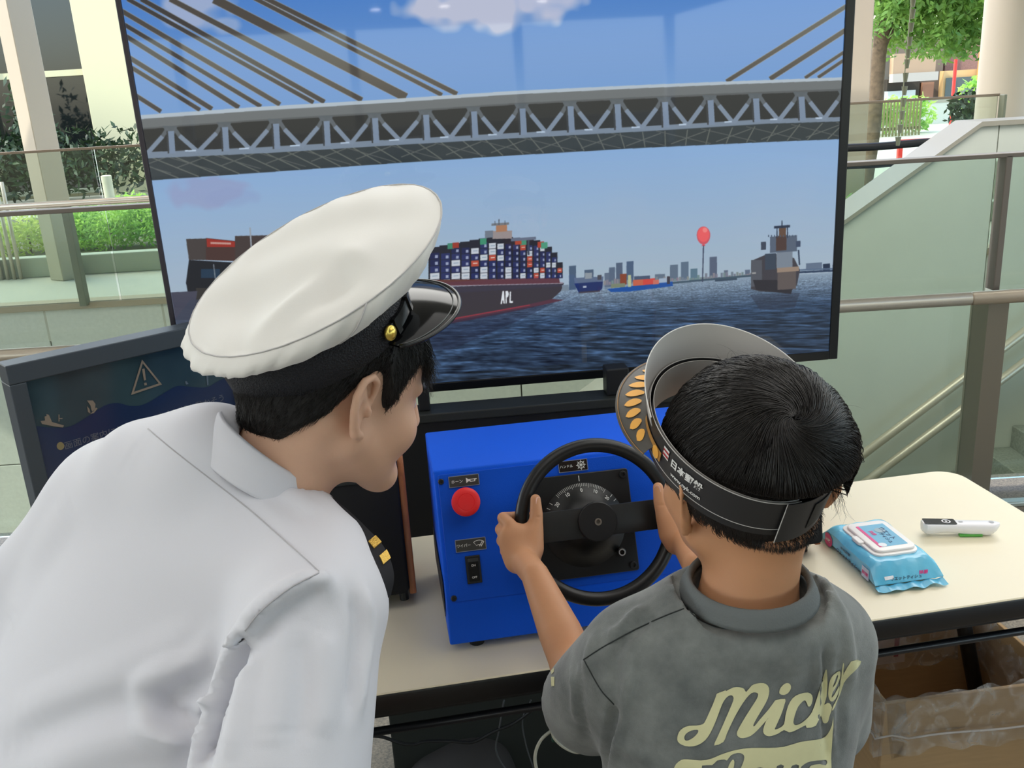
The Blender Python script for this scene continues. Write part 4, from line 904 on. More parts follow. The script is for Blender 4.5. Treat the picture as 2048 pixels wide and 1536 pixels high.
for j in range(ny_):
    for i, fl_ in ((0, -1), (nx_, 1)):
        q_ = [G[1, i, j], G[-1, i, j], G[-1, i, j + 1], G[1, i, j + 1]]; bm.faces.new(q_ if fl_ > 0 else q_[::-1])
bmesh.ops.recalc_face_normals(bm, faces=bm.faces[:])
FW = frame(wo_, wu, wv2, Zw); vf = from_bm(bm); vfw = FW(vf); mk('wrapper', vfw, M_film, wp, 'auto')
for s in (-1, 1):
    P = []; 
    for i in range(25): t = -1 + 2 * i / 24; P += [(s * Lw / 2 * .99, t * Ww / 2 * 1.05, .0095 + .0015 * math.sin(t * 14)), (s * (Lw / 2 + .012 + .002 * math.sin(t * 9)), t * Ww / 2 * 1.08, .006 + .003 * math.sin(t * 11 + s))]
    mk('sealed_end', FW((P, [(2 * i, 2 * i + 2, 2 * i + 3, 2 * i + 1)[:: s] for i in range(24)])), M_film, wp, True)
M_lid = mat('lid_white', (244, 240, 236), .3)
mk('lid_base', FW(prism(rrect(.112, .078, .016, 6, -.002, .001), .042, .0475, .0015, 2)), M_lid, wp, 'auto')
ld = mk('flip_lid', FW(prism(rrect(.100, .070, .013, 6, -.002, .003), .0475, .0525, .002, 3)), M_lid, wp, 'auto')
mk('lid_catch', FW(prism(rrect(.024, .010, .003, 3, .000, -.037), .044, .051, .001, 1)), M_lid, wp, 'auto')
Fd = lambda vf_: FW(vf_)
mk('lid_print', FW(prism(rrect(.074, .044, .001, 2, -.001, .006), .0526, .0528)), mat('print_sky', (104, 180, 214), .4), ld)
mk('lid_stripe', FW(prism(rrect(.074, .005, .001, 2, -.001, -.0178), .0528, .0530)), mat('print_pink', (226, 40, 130), .4), ld)
flat('lid_badge', [circ(.030, -.012, .0065)], .0532, mat('print_white', (238, 240, 244), .4), ld, F=FW); flat('lid_badge', [circ(-.016, .010, .0085)], .0532, mat('print_grey_blue', (150, 176, 188), .4), ld, F=FW)
def wtext(s, x, y, z, size, m, par, F=None, bold=.02):
    v, f = text2d(s, size, bold); return mk('packet_text', FW((np.stack([x + v[:, 0], y + v[:, 1], v[:, 0] * 0 + z], 1), f)), m, par)
wtext('ウエット', -.004, .016, .0533, .011, mat('ink_navy', (30, 60, 110), .5), ld); wtext('ティシュ', .010, .006, .0533, .009, mat('ink_navy'), ld); wtext('除菌', -.010, -.006, .0533, .008, mat('print_pink'), ld)
Ms = mat('ink_dark', (20, 40, 70), .5)
def side_text(s, x, zz, size, m, rows=0.):
    v, f = text2d(s, size, .02); P = np.stack([x + v[:, 0], v[:, 0] * 0 - Ww / 2 - .0012, zz + v[:, 1]], 1); mk('side_text', FW((P, f)), m, wp)
side_text('99.9%除菌', -.006, .024, .007, Ms); side_text('ウエットティシュ', .004, .013, .0095, Ms)
v = np.array([(x, -Ww / 2 - .0009, z) for x, z in circ(-.062, .017, .014, 20)]); mk('side_badge', FW((v, [tuple(range(20))])), mat('print_magenta', (206, 50, 130), .4), wp); side_text('50枚', -.062, .017, .008, mat('print_white'))
v = np.array([(x, -Ww / 2 - .0009, z) for x, z in ((.045, .006), (.066, .006), (.066, .028), (.045, .028))]); mk('side_patch', FW((v, [(0, 1, 2, 3)])), mat('print_lilac', (206, 214, 232), .4), wp); side_text('除菌', .0555, .016, .009, mat('print_pink'))
tw = bvh(vfw)
for s, x, y, size, m in (('ウエットティシュ', 1812, 1155, 8, Ms), ('除菌', 1847, 1144, 9, mat('print_pink')),):
    v, f = text2d(s, size, .02); P = [hit(tw, x + a, y - b_ + a * -.12, .0008) for a, b_, _ in v]
    if all(p is not None for p in P): mk('end_text', (P, f), m, wp)
vp, fp = on_surface([[(1768, 1154), (1786, 1151), (1788, 1158), (1770, 1161)]], tw, 5, .0008); 
if len(fp): mk('end_patch', (vp, fp), mat('print_white'), wp)

# ================================================================== WHITE HANDHELD DEVICE
a, b = onz(1842, 1069, TZ), onz(1996, 1068, TZ); du = unit(b - a); dv = np.cross(Zv, du); dc = (a + b) / 2 + V(0, 0, 0)
dL = np.linalg.norm(b - a)
hd_ = root('handheld_device', dc, 'slim white handheld device with black display lying on the table', 'device')
FD = frame(dc, du, dv, Zv * 1.2); M_dev = mat('device_white', (240, 238, 240), .25)
bm = bmesh.new(); rings = []
for i in range(25):
    t = i / 24; x = (t - .5) * dL; wd2 = .0135 * min(1, (t / .05 + .55) if t < .03 else 1, (1 - max(0, (t - .88) / .12) ** 2.2 * .75)); z0 = .001 + .004 * math.sin(min(1, t * 1.6) * math.pi) * (t < .62) + (max(0, t - .86) / .14) ** 1.5 * .011; z1 = .021 - .003 * t; 
    if t < .06: z0 += (.06 - t) / .06 * .006
    rr = []
    for k in range(16):
        a_ = 2 * math.pi * k / 16; cx_, cz_ = math.copysign(abs(math.cos(a_)) ** .55, math.cos(a_)), math.copysign(abs(math.sin(a_)) ** .55, math.sin(a_)); rr.append(bm.verts.new((x, cx_ * wd2 * (1 - .18 * (cz_ < 0)), (z0 + z1) / 2 + cz_ * (z1 - z0) / 2)))
    rings.append(rr)
for i in range(24):
    for k in range(16): bm.faces.new((rings[i][k], rings[i][(k + 1) % 16], rings[i + 1][(k + 1) % 16], rings[i + 1][k]))
bm.faces.new(rings[0][::-1]); bm.faces.new(rings[-1]); bmesh.ops.recalc_face_normals(bm, faces=bm.faces[:])
mk('casing', FD(from_bm(bm)), M_dev, hd_, 'auto')
def dflat(name, loops, m, par, z0=.0213, step=.02): v, f = flat_poly(loops, step); return mk(name, FD((np.array([(x, y, z0 - .003 * (x / dL + .5)) for x, y in v]), f)), m, par)
ds = dflat('display', [rrect(dL * .42, .0205, .003, 4, -dL * .275, 0)], mat('display_black', (34, 34, 32), .12), hd_, step=.01)
dflat('dial_ring', [circ(-dL * .19, 0, .0072), circ(-dL * .19, 0, .0052)], mat('device_white'), ds, .0216); dflat('dial_mark', [circ(-dL * .19, 0, .0022, 10)], mat('device_white'), ds, .0216)
dflat('button', [rrect(.007, .0045, .0015, 3, dL * .0, .0)], mat('device_grey', (170, 170, 174), .4), hd_, .0214); dflat('end_spot', [circ(dL * .40, .001, .0042)], mat('device_grey'), hd_, .0214)
mk('green_grip', FD(box(-dL * .03, dL * .27, -.0118, -.004, .0005, .0042, .0012)), mat('grip_green', (90, 176, 76), .4), hd_)

# ================================================================== UNDER THE TABLE
M_card = mat('cardboard', (170, 138, 98), .8, var=.05, vscale=12, stretch=(1, 1, 12)); M_cardi = mat('cardboard_inner', (120, 92, 62), .85, var=.06, vscale=10)
tbx = root('cardboard_bin', (.8, 1.5, 0), 'open brown cardboard box used as a bin under the table', 'box')
KX0, KX1, KY0, KY1, KZ = .622, .985, 1.365, 1.655, .405; ty = .008
ka = math.radians(6); KU = V(math.cos(ka), math.sin(ka), 0); KW = V(-KU[1], KU[0], 0)
k0_ = onz(1770, 1408, KZ); FK = frame(k0_ * V(1, 1, 0), KU, KW, Zv); kw, kd = .345, .27
for n_, bb in (('front_wall', (0, kw, 0, ty, 0, KZ)), ('back_wall', (0, kw, kd - ty, kd, 0, KZ)), ('left_wall', (0, ty, ty, kd - ty, 0, KZ)), ('right_wall', (kw - ty, kw, ty, kd - ty, 0, KZ)), ('bottom', (ty, kw - ty, ty, kd - ty, .0, .012))): mk(n_, FK(box(*bb, .001, 1)), M_card, tbx)
mk('shipping_label', FK(box(.05, .19, kd - ty - .001, kd - ty, KZ - .115, KZ - .01)), mat('label_paper', (196, 180, 176), .7), tbx)
mk('label_stamp', FK(box(.165, .175, kd - ty - .0016, kd - ty - .001, KZ - .1, KZ - .02)), mat('stamp_pink', (150, 60, 80), .7), tbx)
# plastic liner folded over the rim
m = bpy.data.materials.new('clear_film'); m.use_nodes = True; n = m.node_tree; n.nodes.clear()
t_ = n.nodes.new('ShaderNodeBsdfTransparent'); t_.inputs[0].default_value = (.93, .93, .92, 1); g_ = n.nodes.new('ShaderNodeBsdfPrincipled'); g_.inputs['Base Color'].default_value = (.8, .78, .76, 1); g_.inputs['Roughness'].default_value = .2
nz = n.nodes.new('ShaderNodeTexNoise'); nz.inputs['Scale'].default_value = 26; nz.inputs['Detail'].default_value = 4; nz.inputs['Distortion'].default_value = 1.2; tc = n.nodes.new('ShaderNodeTexCoord'); n.links.new(tc.outputs['Object'], nz.inputs[0])
bp = n.nodes.new('ShaderNodeBump'); bp.inputs['Strength'].default_value = .9; bp.inputs['Distance'].default_value = .01; n.links.new(nz.outputs[0], bp.inputs['Height']); n.links.new(bp.outputs[0], g_.inputs['Normal'])
rp = n.nodes.new('ShaderNodeValToRGB'); rp.color_ramp.elements[0].position = .45; rp.color_ramp.elements[0].color = (.1, .1, .1, 1); rp.color_ramp.elements[1].position = .7; rp.color_ramp.elements[1].color = (.38, .38, .38, 1); n.links.new(nz.outputs[0], rp.inputs[0])
mx = n.nodes.new('ShaderNodeMixShader'); o_ = n.nodes.new('ShaderNodeOutputMaterial'); n.links.new(rp.outputs[0], mx.inputs[0]); n.links.new(t_.outputs[0], mx.inputs[1]); n.links.new(g_.outputs[0], mx.inputs[2]); n.links.new(mx.outputs[0], o_.inputs[0]); M_filmc = m
bag = root('bin_liner', k0_ * V(1, 1, 0) + V(.1, .1, KZ - .1), 'clear plastic bag folded over the rim of the cardboard box', 'bag')
N_ = 132; per = []; 
for i in range(N_):
    t = i / N_ * 4; e = int(t); r_ = t - e; per.append([(r_ * kw, 0), (kw, r_ * kd), (kw - r_ * kw, kd), (0, kd - r_ * kd)][e])
per = np.array(per); cen = V(kw / 2, kd / 2); outw = per - cen; outw /= np.abs(outw).max(1)[:, None]
rows = [(-.020, -.12), (-.014, -.05), (-.006, -.008), (.0, .010), (.007, .004), (.011, -.03), (.013, -.062), (.010, -.068), (.014, -.074), (.012, -.105)]
P = []
for ri, (o, z) in enumerate(rows):
    for i in range(N_):
        wob = .0035 * math.sin(i * .9 + ri * 1.7) + .003 * math.sin(i * .37 + ri); zz = KZ + z + .006 * math.sin(i * .31 + ri * .5) * (ri > 6) + .003 * math.sin(i * .8) + (.004 * math.sin(i * 1.1) if ri == 3 else 0)
        d_ = np.sign(outw[i]) * (np.abs(outw[i]) > .97); oo = o + wob * (abs(o) > .005); pp = per[i] + d_ * oo; P.append((pp[0], pp[1], zz))
F_ = [(r * N_ + i, r * N_ + (i + 1) % N_, (r + 1) * N_ + (i + 1) % N_, (r + 1) * N_ + i) for r in range(len(rows) - 1) for i in range(N_)]
mk('film', FK((P, F_)), M_filmc, bag, True)
v, f = tube([(x + np.sign(x - kw / 2) * .014 if abs(outw[i][0]) > .97 else x, y + np.sign(y - kd / 2) * .014 if abs(outw[i][1]) > .97 else y, KZ - .07 + .004 * math.sin(i * .2)) for i, (x, y) in enumerate(per)], .0022, 6, closed=True); mk('tie_fold', FK((v, f)), mat('film_fold', (214, 206, 200), .25, alpha=.7), bag, True)
# cables and things lying under the table
def cable(name, pts, r, m, label_, cat='cable', n_=10): o = mk(name, tube(smooth_path(pts, n_), r, 8), m, smooth=True); return tagp(o, label_, cat)
M_cb = mat('cable_black', (18, 18, 20), .5); M_cw = mat('cable_ivory', (196, 190, 170), .5)
def cz(px, py, Y=1.45): return onY(px, py, Y)
cable('power_cable', [cz(640, 1492), cz(716, 1475), cz(760, 1473), cz(800, 1486), cz(828, 1489), cz(850, 1483), cz(900, 1482), cz(945, 1484), cz(990, 1462), cz(1030, 1445), cz(1070, 1415)], .0032, M_cb, 'black power cable sagging under the table from the left')
cable('thin_cable', [cz(1008, 1400), cz(998, 1460), cz(992, 1500), cz(1010, 1536), cz(1040, 1560)], .0016, mat('cable_grey', (70, 72, 74), .5), 'thin dark cable loop hanging under the blue box')
cable('thin_cable', [cz(1062, 1400), cz(1045, 1440), cz(1052, 1490), cz(1068, 1540)], .0014, mat('cable_grey'), 'thin dark cable hanging beside the ivory cable')
cable('ivory_cable', [cz(1102, 1380, 1.35), cz(1104, 1440, 1.35), cz(1110, 1478, 1.35), cz(1150, 1504, 1.35), cz(1195, 1496, 1.35)], .0030, M_cw, 'ivory cable curving to the right under the shirt sleeve')
cable('ivory_cable', [cz(1110, 1456, 1.37), cz(1082, 1480, 1.37), cz(1070, 1515, 1.37), cz(1078, 1560, 1.37)], .0030, M_cw, 'ivory cable dropping towards the floor beside the green plug')
p = cz(1116, 1466, 1.36); tagp(mk('terminal_plug', box(p[0] - .012, p[0] + .012, p[1] - .01, p[1] + .01, p[2] - .012, p[2] + .014, .002), mat('plug_green', (28, 66, 52), .5)), 'small dark green plug joining the ivory cables', 'plug')
g0 = onz(925, 1625, .0); S = SDF(g0 + V(-.16, -.12, -.02), g0 + V(.16, .22, .2), .007); S.add(S.ell(g0 + V(0, .05, .05), (.12, .1, .085)), 0); S.add(S.ell(g0 + V(.03, .06, .1), (.07, .07, .05)), .03); S.sub(S.half(g0, (0, 0, 1)) , .0)
tagp(mk('drawstring_bag', S.mesh(), mat('bag_grey', (52, 50, 50), .8, bump=.4, bscale=20), smooth=True), 'small dark rounded bag on the floor under the table', 'bag')
# ================================================================== PEOPLE: shared tools
M_skin = mat('skin', (212, 170, 144), .55, spec=.35, sss=.12, var=.04, vscale=22, bump=.08, bscale=240)
M_skinb = mat('skin_child', (200, 146, 108), .5, spec=.35, sss=.12, var=.03, vscale=20, bump=.05, bscale=240)
M_lip = mat('lip', (176, 104, 92), .4); M_eyew = mat('eye_white', (226, 222, 214), .2); M_iris = mat('iris_dark', (40, 26, 20), .15)
M_nail = mat('nail', (226, 176, 156), .3, spec=.6)
M_hair = mat('hair_black', (20, 17, 16), .38, spec=.5); M_hair2 = mat('hair_strand', (24, 20, 18), .40, spec=.5)
def depth(p): return -((np.asarray(p) - CAM) @ RW)[..., 2]
def pix(p): c = (np.asarray(p) - CAM) @ RW; return 1024 + FPX * c[..., 0] / -c[..., 2], 768 - FPX * c[..., 1] / -c[..., 2]
def hframe(F, U):
    F = unit(F); U = np.array(U, float); U = unit(U - F * F.dot(U)); R = np.cross(F, U); return RW @ R, RW @ F, RW @ U
class Head:
    def __init__(s, C0, F, U, k=1.): s.C = np.array(C0); s.R, s.F, s.U = hframe(F, U); s.k = k
    def p(s, r, f, u): return s.C + (s.R * r + s.F * f + s.U * u) * s.k
    def M(s): return np.array([s.R, s.F, s.U])
def head_sdf(S, H, neck_base, rn0=.052, rn1=.058, ear_out=0.):
    k = H.k; M = H.M()
    S.add(S.ell(H.p(0, -.012, .045), np.array((.076, .097, .088)) * k, M), 0)
    S.add(S.ell(H.p(0, .048, .045), np.array((.062, .048, .055)) * k, M), .02 * k)
    S.add(S.ell(H.p(0, .042, -.018), np.array((.060, .052, .068)) * k, M), .02 * k)
    for q in (-1, 1):
        S.add(S.cap(H.p(q * .052, .002, -.035), H.p(q * .012, .076, -.078), .022 * k, .017 * k), .022 * k)
        S.add(S.ell(H.p(q * .036, .066, -.020), np.array((.026, .024, .026)) * k, M), .02 * k)
        S.sub(S.ell(H.p(q * .031, .097, .012), np.array((.016, .012, .010)) * k, M), .012 * k)
        S.add(S.cap(H.p(q * .012, .095, .028), H.p(q * .046, .080, .028), .006 * k, .005 * k), .012 * k)
        S.add(S.ell(H.p(q * .031, .0775, .011), np.array((.0122, .0122, .0122)) * k, M), .003 * k)
        S.add(S.cap(H.p(q * .010, .101, -.020), H.p(q * .006, .106, -.018), .006 * k, .006 * k), .006 * k)
        # ear
        E = lambda f, u, o: H.p(q * (.0735 + o + (ear_out if q > 0 else 0)), f - .006, u)
        S.add(S.ell(E(-.004, .003, .006), np.array((.0045, .0135, .026)) * k, np.array([unit(H.R * q * .8 + H.F * .55), unit(H.F * .8 - H.R * q * .55), H.U])), .004 * k)
        hx_ = [E(.010, .004, -.001), E(.0135, .020, .002), E(.011, .032, .007), E(.001, .0375, .013), E(-.011, .032, .018), E(-.0175, .016, .020), E(-.0165, .000, .0185), E(-.0105, -.014, .014), E(-.004, -.024, .009), E(.005, -.026, .003)]
        S.path(hx_, np.array([.003, .0034, .0038, .004, .0042, .0044, .0044, .0046, .0058, .005]) * k, .004 * k)
        S.add(S.cap(E(-.009, .024, .013), E(-.0115, .0, .014), .0025 * k), .003 * k)
        S.sub(S.ell(E(.001, .000, .010), np.array((.0065, .0065, .011)) * k, M), .005 * k)
        S.add(S.ell(E(.009, -.001, .004), np.array((.004, .004, .006)) * k, M), .003 * k)
    S.add(S.cap(H.p(0, .098, .026), H.p(0, .112, -.012), .0065 * k, .0100 * k), .010 * k)
    S.add(S.ell(H.p(0, .086, -.045), np.array((.024, .016, .010)) * k, M), .012 * k)
    S.sub(S.cap(H.p(-.02, .106, -.0445), H.p(.02, .106, -.0445), .0022 * k), .006 * k)
    S.add(S.ell(H.p(0, .080, -.078), np.array((.018, .016, .014)) * k, M), .018 * k)
    S.add(S.cap(H.p(0, -.022, -.02), neck_base, rn0, rn1), .03 * k)
def face_parts(H, par, k=1.):
    for q in (-1, 1):
        v, f = from_bm_sphere(.0112 * H.k, 14); c = H.p(q * .031, .0790, .011); mk('eye', (v + c, f), M_eyew, par, True)
        v, f = from_bm_sphere(.006 * H.k, 10); mk('iris', (v + H.p(q * .031, .0852, .009), f), M_iris, par, True)
        mk('eyebrow', tube(smooth_path([H.p(q * .012, .1035, .0285), H.p(q * .028, .1005, .0335), H.p(q * .046, .086, .030)], 4), .0028 * H.k, 6), M_hair, par, True)
    mk('lips', tube(smooth_path([H.p(-.022, .094, -.046), H.p(-.008, .1035, -.0435), H.p(0, .1045, -.0455), H.p(.008, .1035, -.0435), H.p(.022, .094, -.046)], 5), [.0015] + [.0036] * 19 + [.0015], 8), M_lip, par, True)
def from_bm_sphere(r, n_=12):
    bm = bmesh.new(); bmesh.ops.create_uvsphere(bm, u_segments=n_ * 2, v_segments=n_, radius=r); return from_bm(bm)
def strands(paths, r0, r1):
    """paths (n,m,3) -> thin three sided tapering hairs"""
    P = np.asarray(paths); n_, m_, _ = P.shape; T = np.gradient(P, axis=1); T /= np.linalg.norm(T, axis=2)[..., None] + 1e-9
    a = np.cross(T, V(.3, .5, .81)); a /= np.linalg.norm(a, axis=2)[..., None] + 1e-9; b = np.cross(T, a)
    rad = (r0 + (r1 - r0) * np.linspace(0, 1, m_) ** 1.5)[None, :, None]
    vs_ = np.stack([P + rad * (a * math.cos(t) + b * math.sin(t)) for t in (0, 2.094, 4.189)], 2).reshape(-1, 3)
    i0 = np.arange(n_)[:, None, None] * m_ * 3 + np.arange(m_ - 1)[None, :, None] * 3; k = np.arange(3)[None, None, :]; k2 = (k + 1) % 3
    F_ = np.stack([i0 + k, i0 + k2, i0 + 3 + k2, i0 + 3 + k], -1).reshape(-1, 4); return vs_, F_
def fingers_hand(S, pts_list, palm, k=.006):
    """palm: list of capsules; pts_list: list of (joint points, radii) for four fingers and a thumb"""
    for (a, b, ra, rb) in palm: S.add(S.cap(a, b, ra, rb), .012)
    for P, rr in pts_list:
        d = None
        for i in range(len(P) - 1):
            c = S.cap(P[i], P[i + 1], rr[i], rr[i + 1]); d = c if d is None else np.minimum(d, c)
        S.add(d, k)
# ================================================================== OFFICER in white shirt and peaked cap
OF, OU = V(.75, -.13, -.65), V(.2, .96, .04)
Rt0, Ft0, Ut0 = hframe(OF, OU)
E0 = C3(733, 824, .945)
HO = Head(E0 - Rt0 * .079, OF, OU, 1.0)
NB = C3(540, 985, 1.005)
off = root('person', V(HO.C[0] - .2, HO.C[1] - .2, 0), 'person in white uniform shirt bending forward towards the blue box', 'person')
S = SDF(HO.C - V(.17, .17, .19), HO.C + V(.17, .17, .17), .0026)
head_sdf(S, HO, NB, .053, .060)
S.add(S.cap(HO.p(.045, -.035, -.02), C3(600, 965, .985), .02, .018), .02)
ncr0 = RW @ unit(V(-.366, .728, .58)); S.d = np.maximum(S.d, S.half(C3(629, 527, .962) - ncr0 * .020, ncr0)); ov, oq = S.mesh()
S2 = None
body = mk('body', (ov, oq), M_skin, off, True, label='head and neck with short cropped black hair')
face_parts(HO, body)
# hair: thin cropped cap whose lower edge follows the hairline
S = SDF(HO.C - V(.16, .16, .12), HO.C + V(.16, .16, .17), .0032)
X, Y, Z = S.P(); fc = (X - HO.C[0]) * HO.F[0] + (Y - HO.C[1]) * HO.F[1] + (Z - HO.C[2]) * HO.F[2]; uc = (X - HO.C[0]) * HO.U[0] + (Y - HO.C[1]) * HO.U[1] + (Z - HO.C[2]) * HO.U[2]
def hairline(f): return np.interp(f, [-.12, -.065, -.045, -.030, -.012, .004, .014, .022, .029, .036, .044, .060, .075, .10], [-.052, -.050, -.030, -.006, .026, .040, .038, .012, -.006, -.004, .024, .046, .058, .062])
th = np.clip((uc - hairline(fc)) * .55, -.01, .012)
S.add(S.ell(HO.p(0, -.012, .045), np.array((.076, .097, .088)), HO.M()), 0); S.add(S.ell(HO.p(0, .048, .045), np.array((.062, .048, .055)), HO.M()), .02)
S.add(S.cap(HO.p(0, -.022, -.02), NB, .053, .060), .03)
S.d = S.d - th + .0022
S.d = np.maximum(S.d, hairline(fc) - uc); S.d = np.maximum(S.d, S.half(C3(629, 527, .962) - ncr0 * .026, ncr0))
hv, hq = S.mesh(); hair = mk('hair', (hv, hq), mat('hair_matt', (17, 15, 15), .75), off, True)
ht = bvh((hv, hq)); me = hair.data; NV = np.zeros(len(hv) * 3, np.float32); me.vertices.foreach_get('normal', NV); NV = NV.reshape(-1, 3)
cand = np.where(((hv - C3(629, 527, .962)) @ ncr0 < -.045) & ((hv - HO.C) @ HO.U > hairline((hv - HO.C) @ HO.F) + .010))[0]; idx = RNG.choice(cand, 9000); P0 = hv[idx]; N0 = NV[idx]
fl_, ul_ = (P0 - HO.C) @ HO.F, (P0 - HO.C) @ HO.U
down = -HO.U[None] * .9 + HO.F[None] * np.where(fl_ > .02, .25, -.35)[:, None] + RNG.normal(size=(len(idx), 3)) * .12
down -= N0 * (down * N0).sum(1)[:, None]; down /= np.linalg.norm(down, axis=1)[:, None]
Lh = (.010 + .010 * RNG.random(len(idx)))[:, None]
pp = np.stack([P0 - N0 * .001 + (down * Lh) * t + N0 * (.0035 * math.sin(t * 2.2) * RNG.random((len(idx), 1))) for t in np.linspace(0, 1, 5)], 1)
mk('hair_strands', strands(pp, .00032, .00008), M_hair2, hair, kind='stuff')
# fringe falling under the peak
fr = []
for i in range(700):
    a = RNG.uniform(-.05, .066); p = HO.p(a, .088 - abs(a) * .35, .072 + RNG.uniform(-.01, .012)); L = RNG.uniform(.018, .042); cu = RNG.uniform(.2, 1)
    q = [p + (HO.F * .022 * t + HO.R * (.010 * t * (1 if a > 0 else .2)) - HO.U * L * t ** 1.2 - HO.F * cu * .012 * t * t + HO.R * RNG.normal() * .004 * t) for t in np.linspace(0, 1, 6)]; fr.append(q)
mk('fringe', strands(np.array(fr), .0004, .0001), M_hair2, hair, kind='stuff')

# ---- shirt
Rs, Ls = C3(640, 1205, .905), C3(238, 1010, 1.10)
sa = unit(Rs - Ls); chest = C3(405, 1150, 1.04); hips = C3(60, 1800, .97)
sp = unit(hips - chest); sp = unit(sp - sa * sp.dot(sa)); bk = np.cross(sa, sp); 
if bk.dot(CAM - chest) < 0: bk = -bk
MT = np.array([sa, bk, sp])
lo = np.min([C3(-250, 1900, .8), C3(780, 800, 1.2), C3(-200, 800, 1.2), C3(800, 1900, .75)], 0) - .06; hi = np.max([C3(-250, 1900, .8), C3(780, 800, 1.2), C3(-200, 800, 1.2), C3(800, 1900, .75)], 0) + .1
S = SDF(lo, hi, .0055)
S.add(S.ell(chest + sp * .02 - sa * .01, (.200, .115, .165), MT), 0)
S.add(S.ell(chest + sp * .17 + sa * -.01, (.195, .125, .22), MT), .06)
S.add(S.ell(chest + sp * .36 - bk * .01, (.185, .125, .2), MT), .06); S.add(S.ell(chest + sp * .50 + V(-.05, .0, .0), (.21, .17, .2), MT), .06)
S.add(S.cap(Ls, Rs, .072, .064), .05)                                 # shoulder girdle
S.add(S.cap(C3(430, 945, 1.0), C3(520, 1035, 1.0), .062, .058), .05)    # base of the neck
S.add(S.cap(C3(300, 945, 1.04), C3(420, 930, 1.01), .060, .060), .05)
ra = C3(618, 1232, .885); rb_ = C3(560, 1540, .835); rc2 = C3(552, 1640, .83)
d = np.minimum(S.cap(ra, rb_, .071, .082), S.cap(rb_, rc2, .082, .086)); 
S.add(d, .022)
S.add(S.cap(C3(548, 1015, 1.0), C3(640, 1120, .945), .046, .054), .03)
la = Ls; lb = C3(60, 1230, 1.12); d = S.cap(la, lb, .070, .080); S.add(d, .04)
# folds
S.path([C3(500, 1228, .80), C3(455, 1290, .80), C3(425, 1370, .80), C3(402, 1480, .80), C3(385, 1560, .79)], [.010, .014, .018, .020, .02], .02, sub=True)
S.path([C3(640, 1165, .825), C3(570, 1190, .82), C3(505, 1235, .815), C3(470, 1290, .81)], .010, .022)
for pts, r_, k_, sb in (
    ([C3(660, 1185, .80), C3(600, 1215, .80), C3(545, 1255, .80)], .007, .02, True),
    ([C3(470, 1330, .82), C3(420, 1310, .83), C3(350, 1330, .84), C3(290, 1370, .84)], .010, .035, False),
    ([C3(415, 1420, .82), C3(360, 1400, .83), C3(318, 1370, .84), C3(330, 1340, .84)], .010, .03, True),
    ([C3(410, 1470, .82), C3(340, 1450, .83), C3(260, 1470, .83), C3(150, 1520, .82)], .012, .04, False),
    ([C3(430, 1250, .85), C3(330, 1290, .86), C3(200, 1350, .86)], .008, .05, False),
    ([C3(725, 1180, .80), C3(735, 1260, .79), C3(722, 1350, .785), C3(712, 1450, .78)], .006, .02, False),
    ([C3(706, 1190, .79), C3(712, 1270, .78), C3(700, 1350, .775)], .006, .02, True),
    ([C3(640, 1290, .77), C3(650, 1380, .765), C3(640, 1480, .76)], .007, .03, False),
    ([C3(500, 1340, .79), C3(480, 1420, .78), C3(470, 1500, .775)], .007, .03, False)):
    dd = None
    # keep each fold on the cloth: snap to the present surface
    S.path(pts, r_, k_, sub=sb) if False else None
# collar ring
nax = unit(HO.p(0, -.022, -.02) - NB); cc = C3(522, 925, .995) ; x_, y_ = basis(nax)
ringp = lambda r, h: [cc + nax * h + (x_ * math.cos(t) + y_ * math.sin(t)) * r for t in np.linspace(0, 2 * math.pi, 25)]
S.sub(S.cap(NB + nax * .055, NB + nax * .3, .060, .064), .004)
sv, sq = S.mesh(); stree0 = bvh((sv, sq))
def bump_path(Vs, pts, rad, amp):
    """raise or sink the cloth along a line, smooth profile"""
    H_ = [hit(stree0, x, y, 0) for x, y in smooth_path(pts, 6)]; H_ = np.array([h for h in H_ if h is not None])
    if len(H_) < 2: return
    lo_, hi_ = H_.min(0) - rad * 1.2, H_.max(0) + rad * 1.2; m_ = np.where(((Vs > lo_) & (Vs < hi_)).all(1))[0]
    if not len(m_): return
    D_ = np.sqrt(((Vs[m_][:, None] - H_[None]) ** 2).sum(2)); j = D_.argmin(1); dm = D_.min(1); t = j / (len(H_) - 1)
    Vs_disp[m_] += amp * np.clip(1 - (dm / rad) ** 2, 0, 1) ** 2 * np.clip(np.minimum(t, 1 - t) * 5 + .25, 0, 1)
def normals(v, q):
    n_ = np.zeros_like(v); a, b, c, d_ = (v[q[:, i]] for i in range(4)); fn = np.cross(c - a, d_ - b)
    for i in range(4): np.add.at(n_, q[:, i], fn)
    return n_ / (np.linalg.norm(n_, axis=1)[:, None] + 1e-12)
sq = np.asarray([q for q in sq if len(q) == 4]); Vs_disp = np.zeros(len(sv))
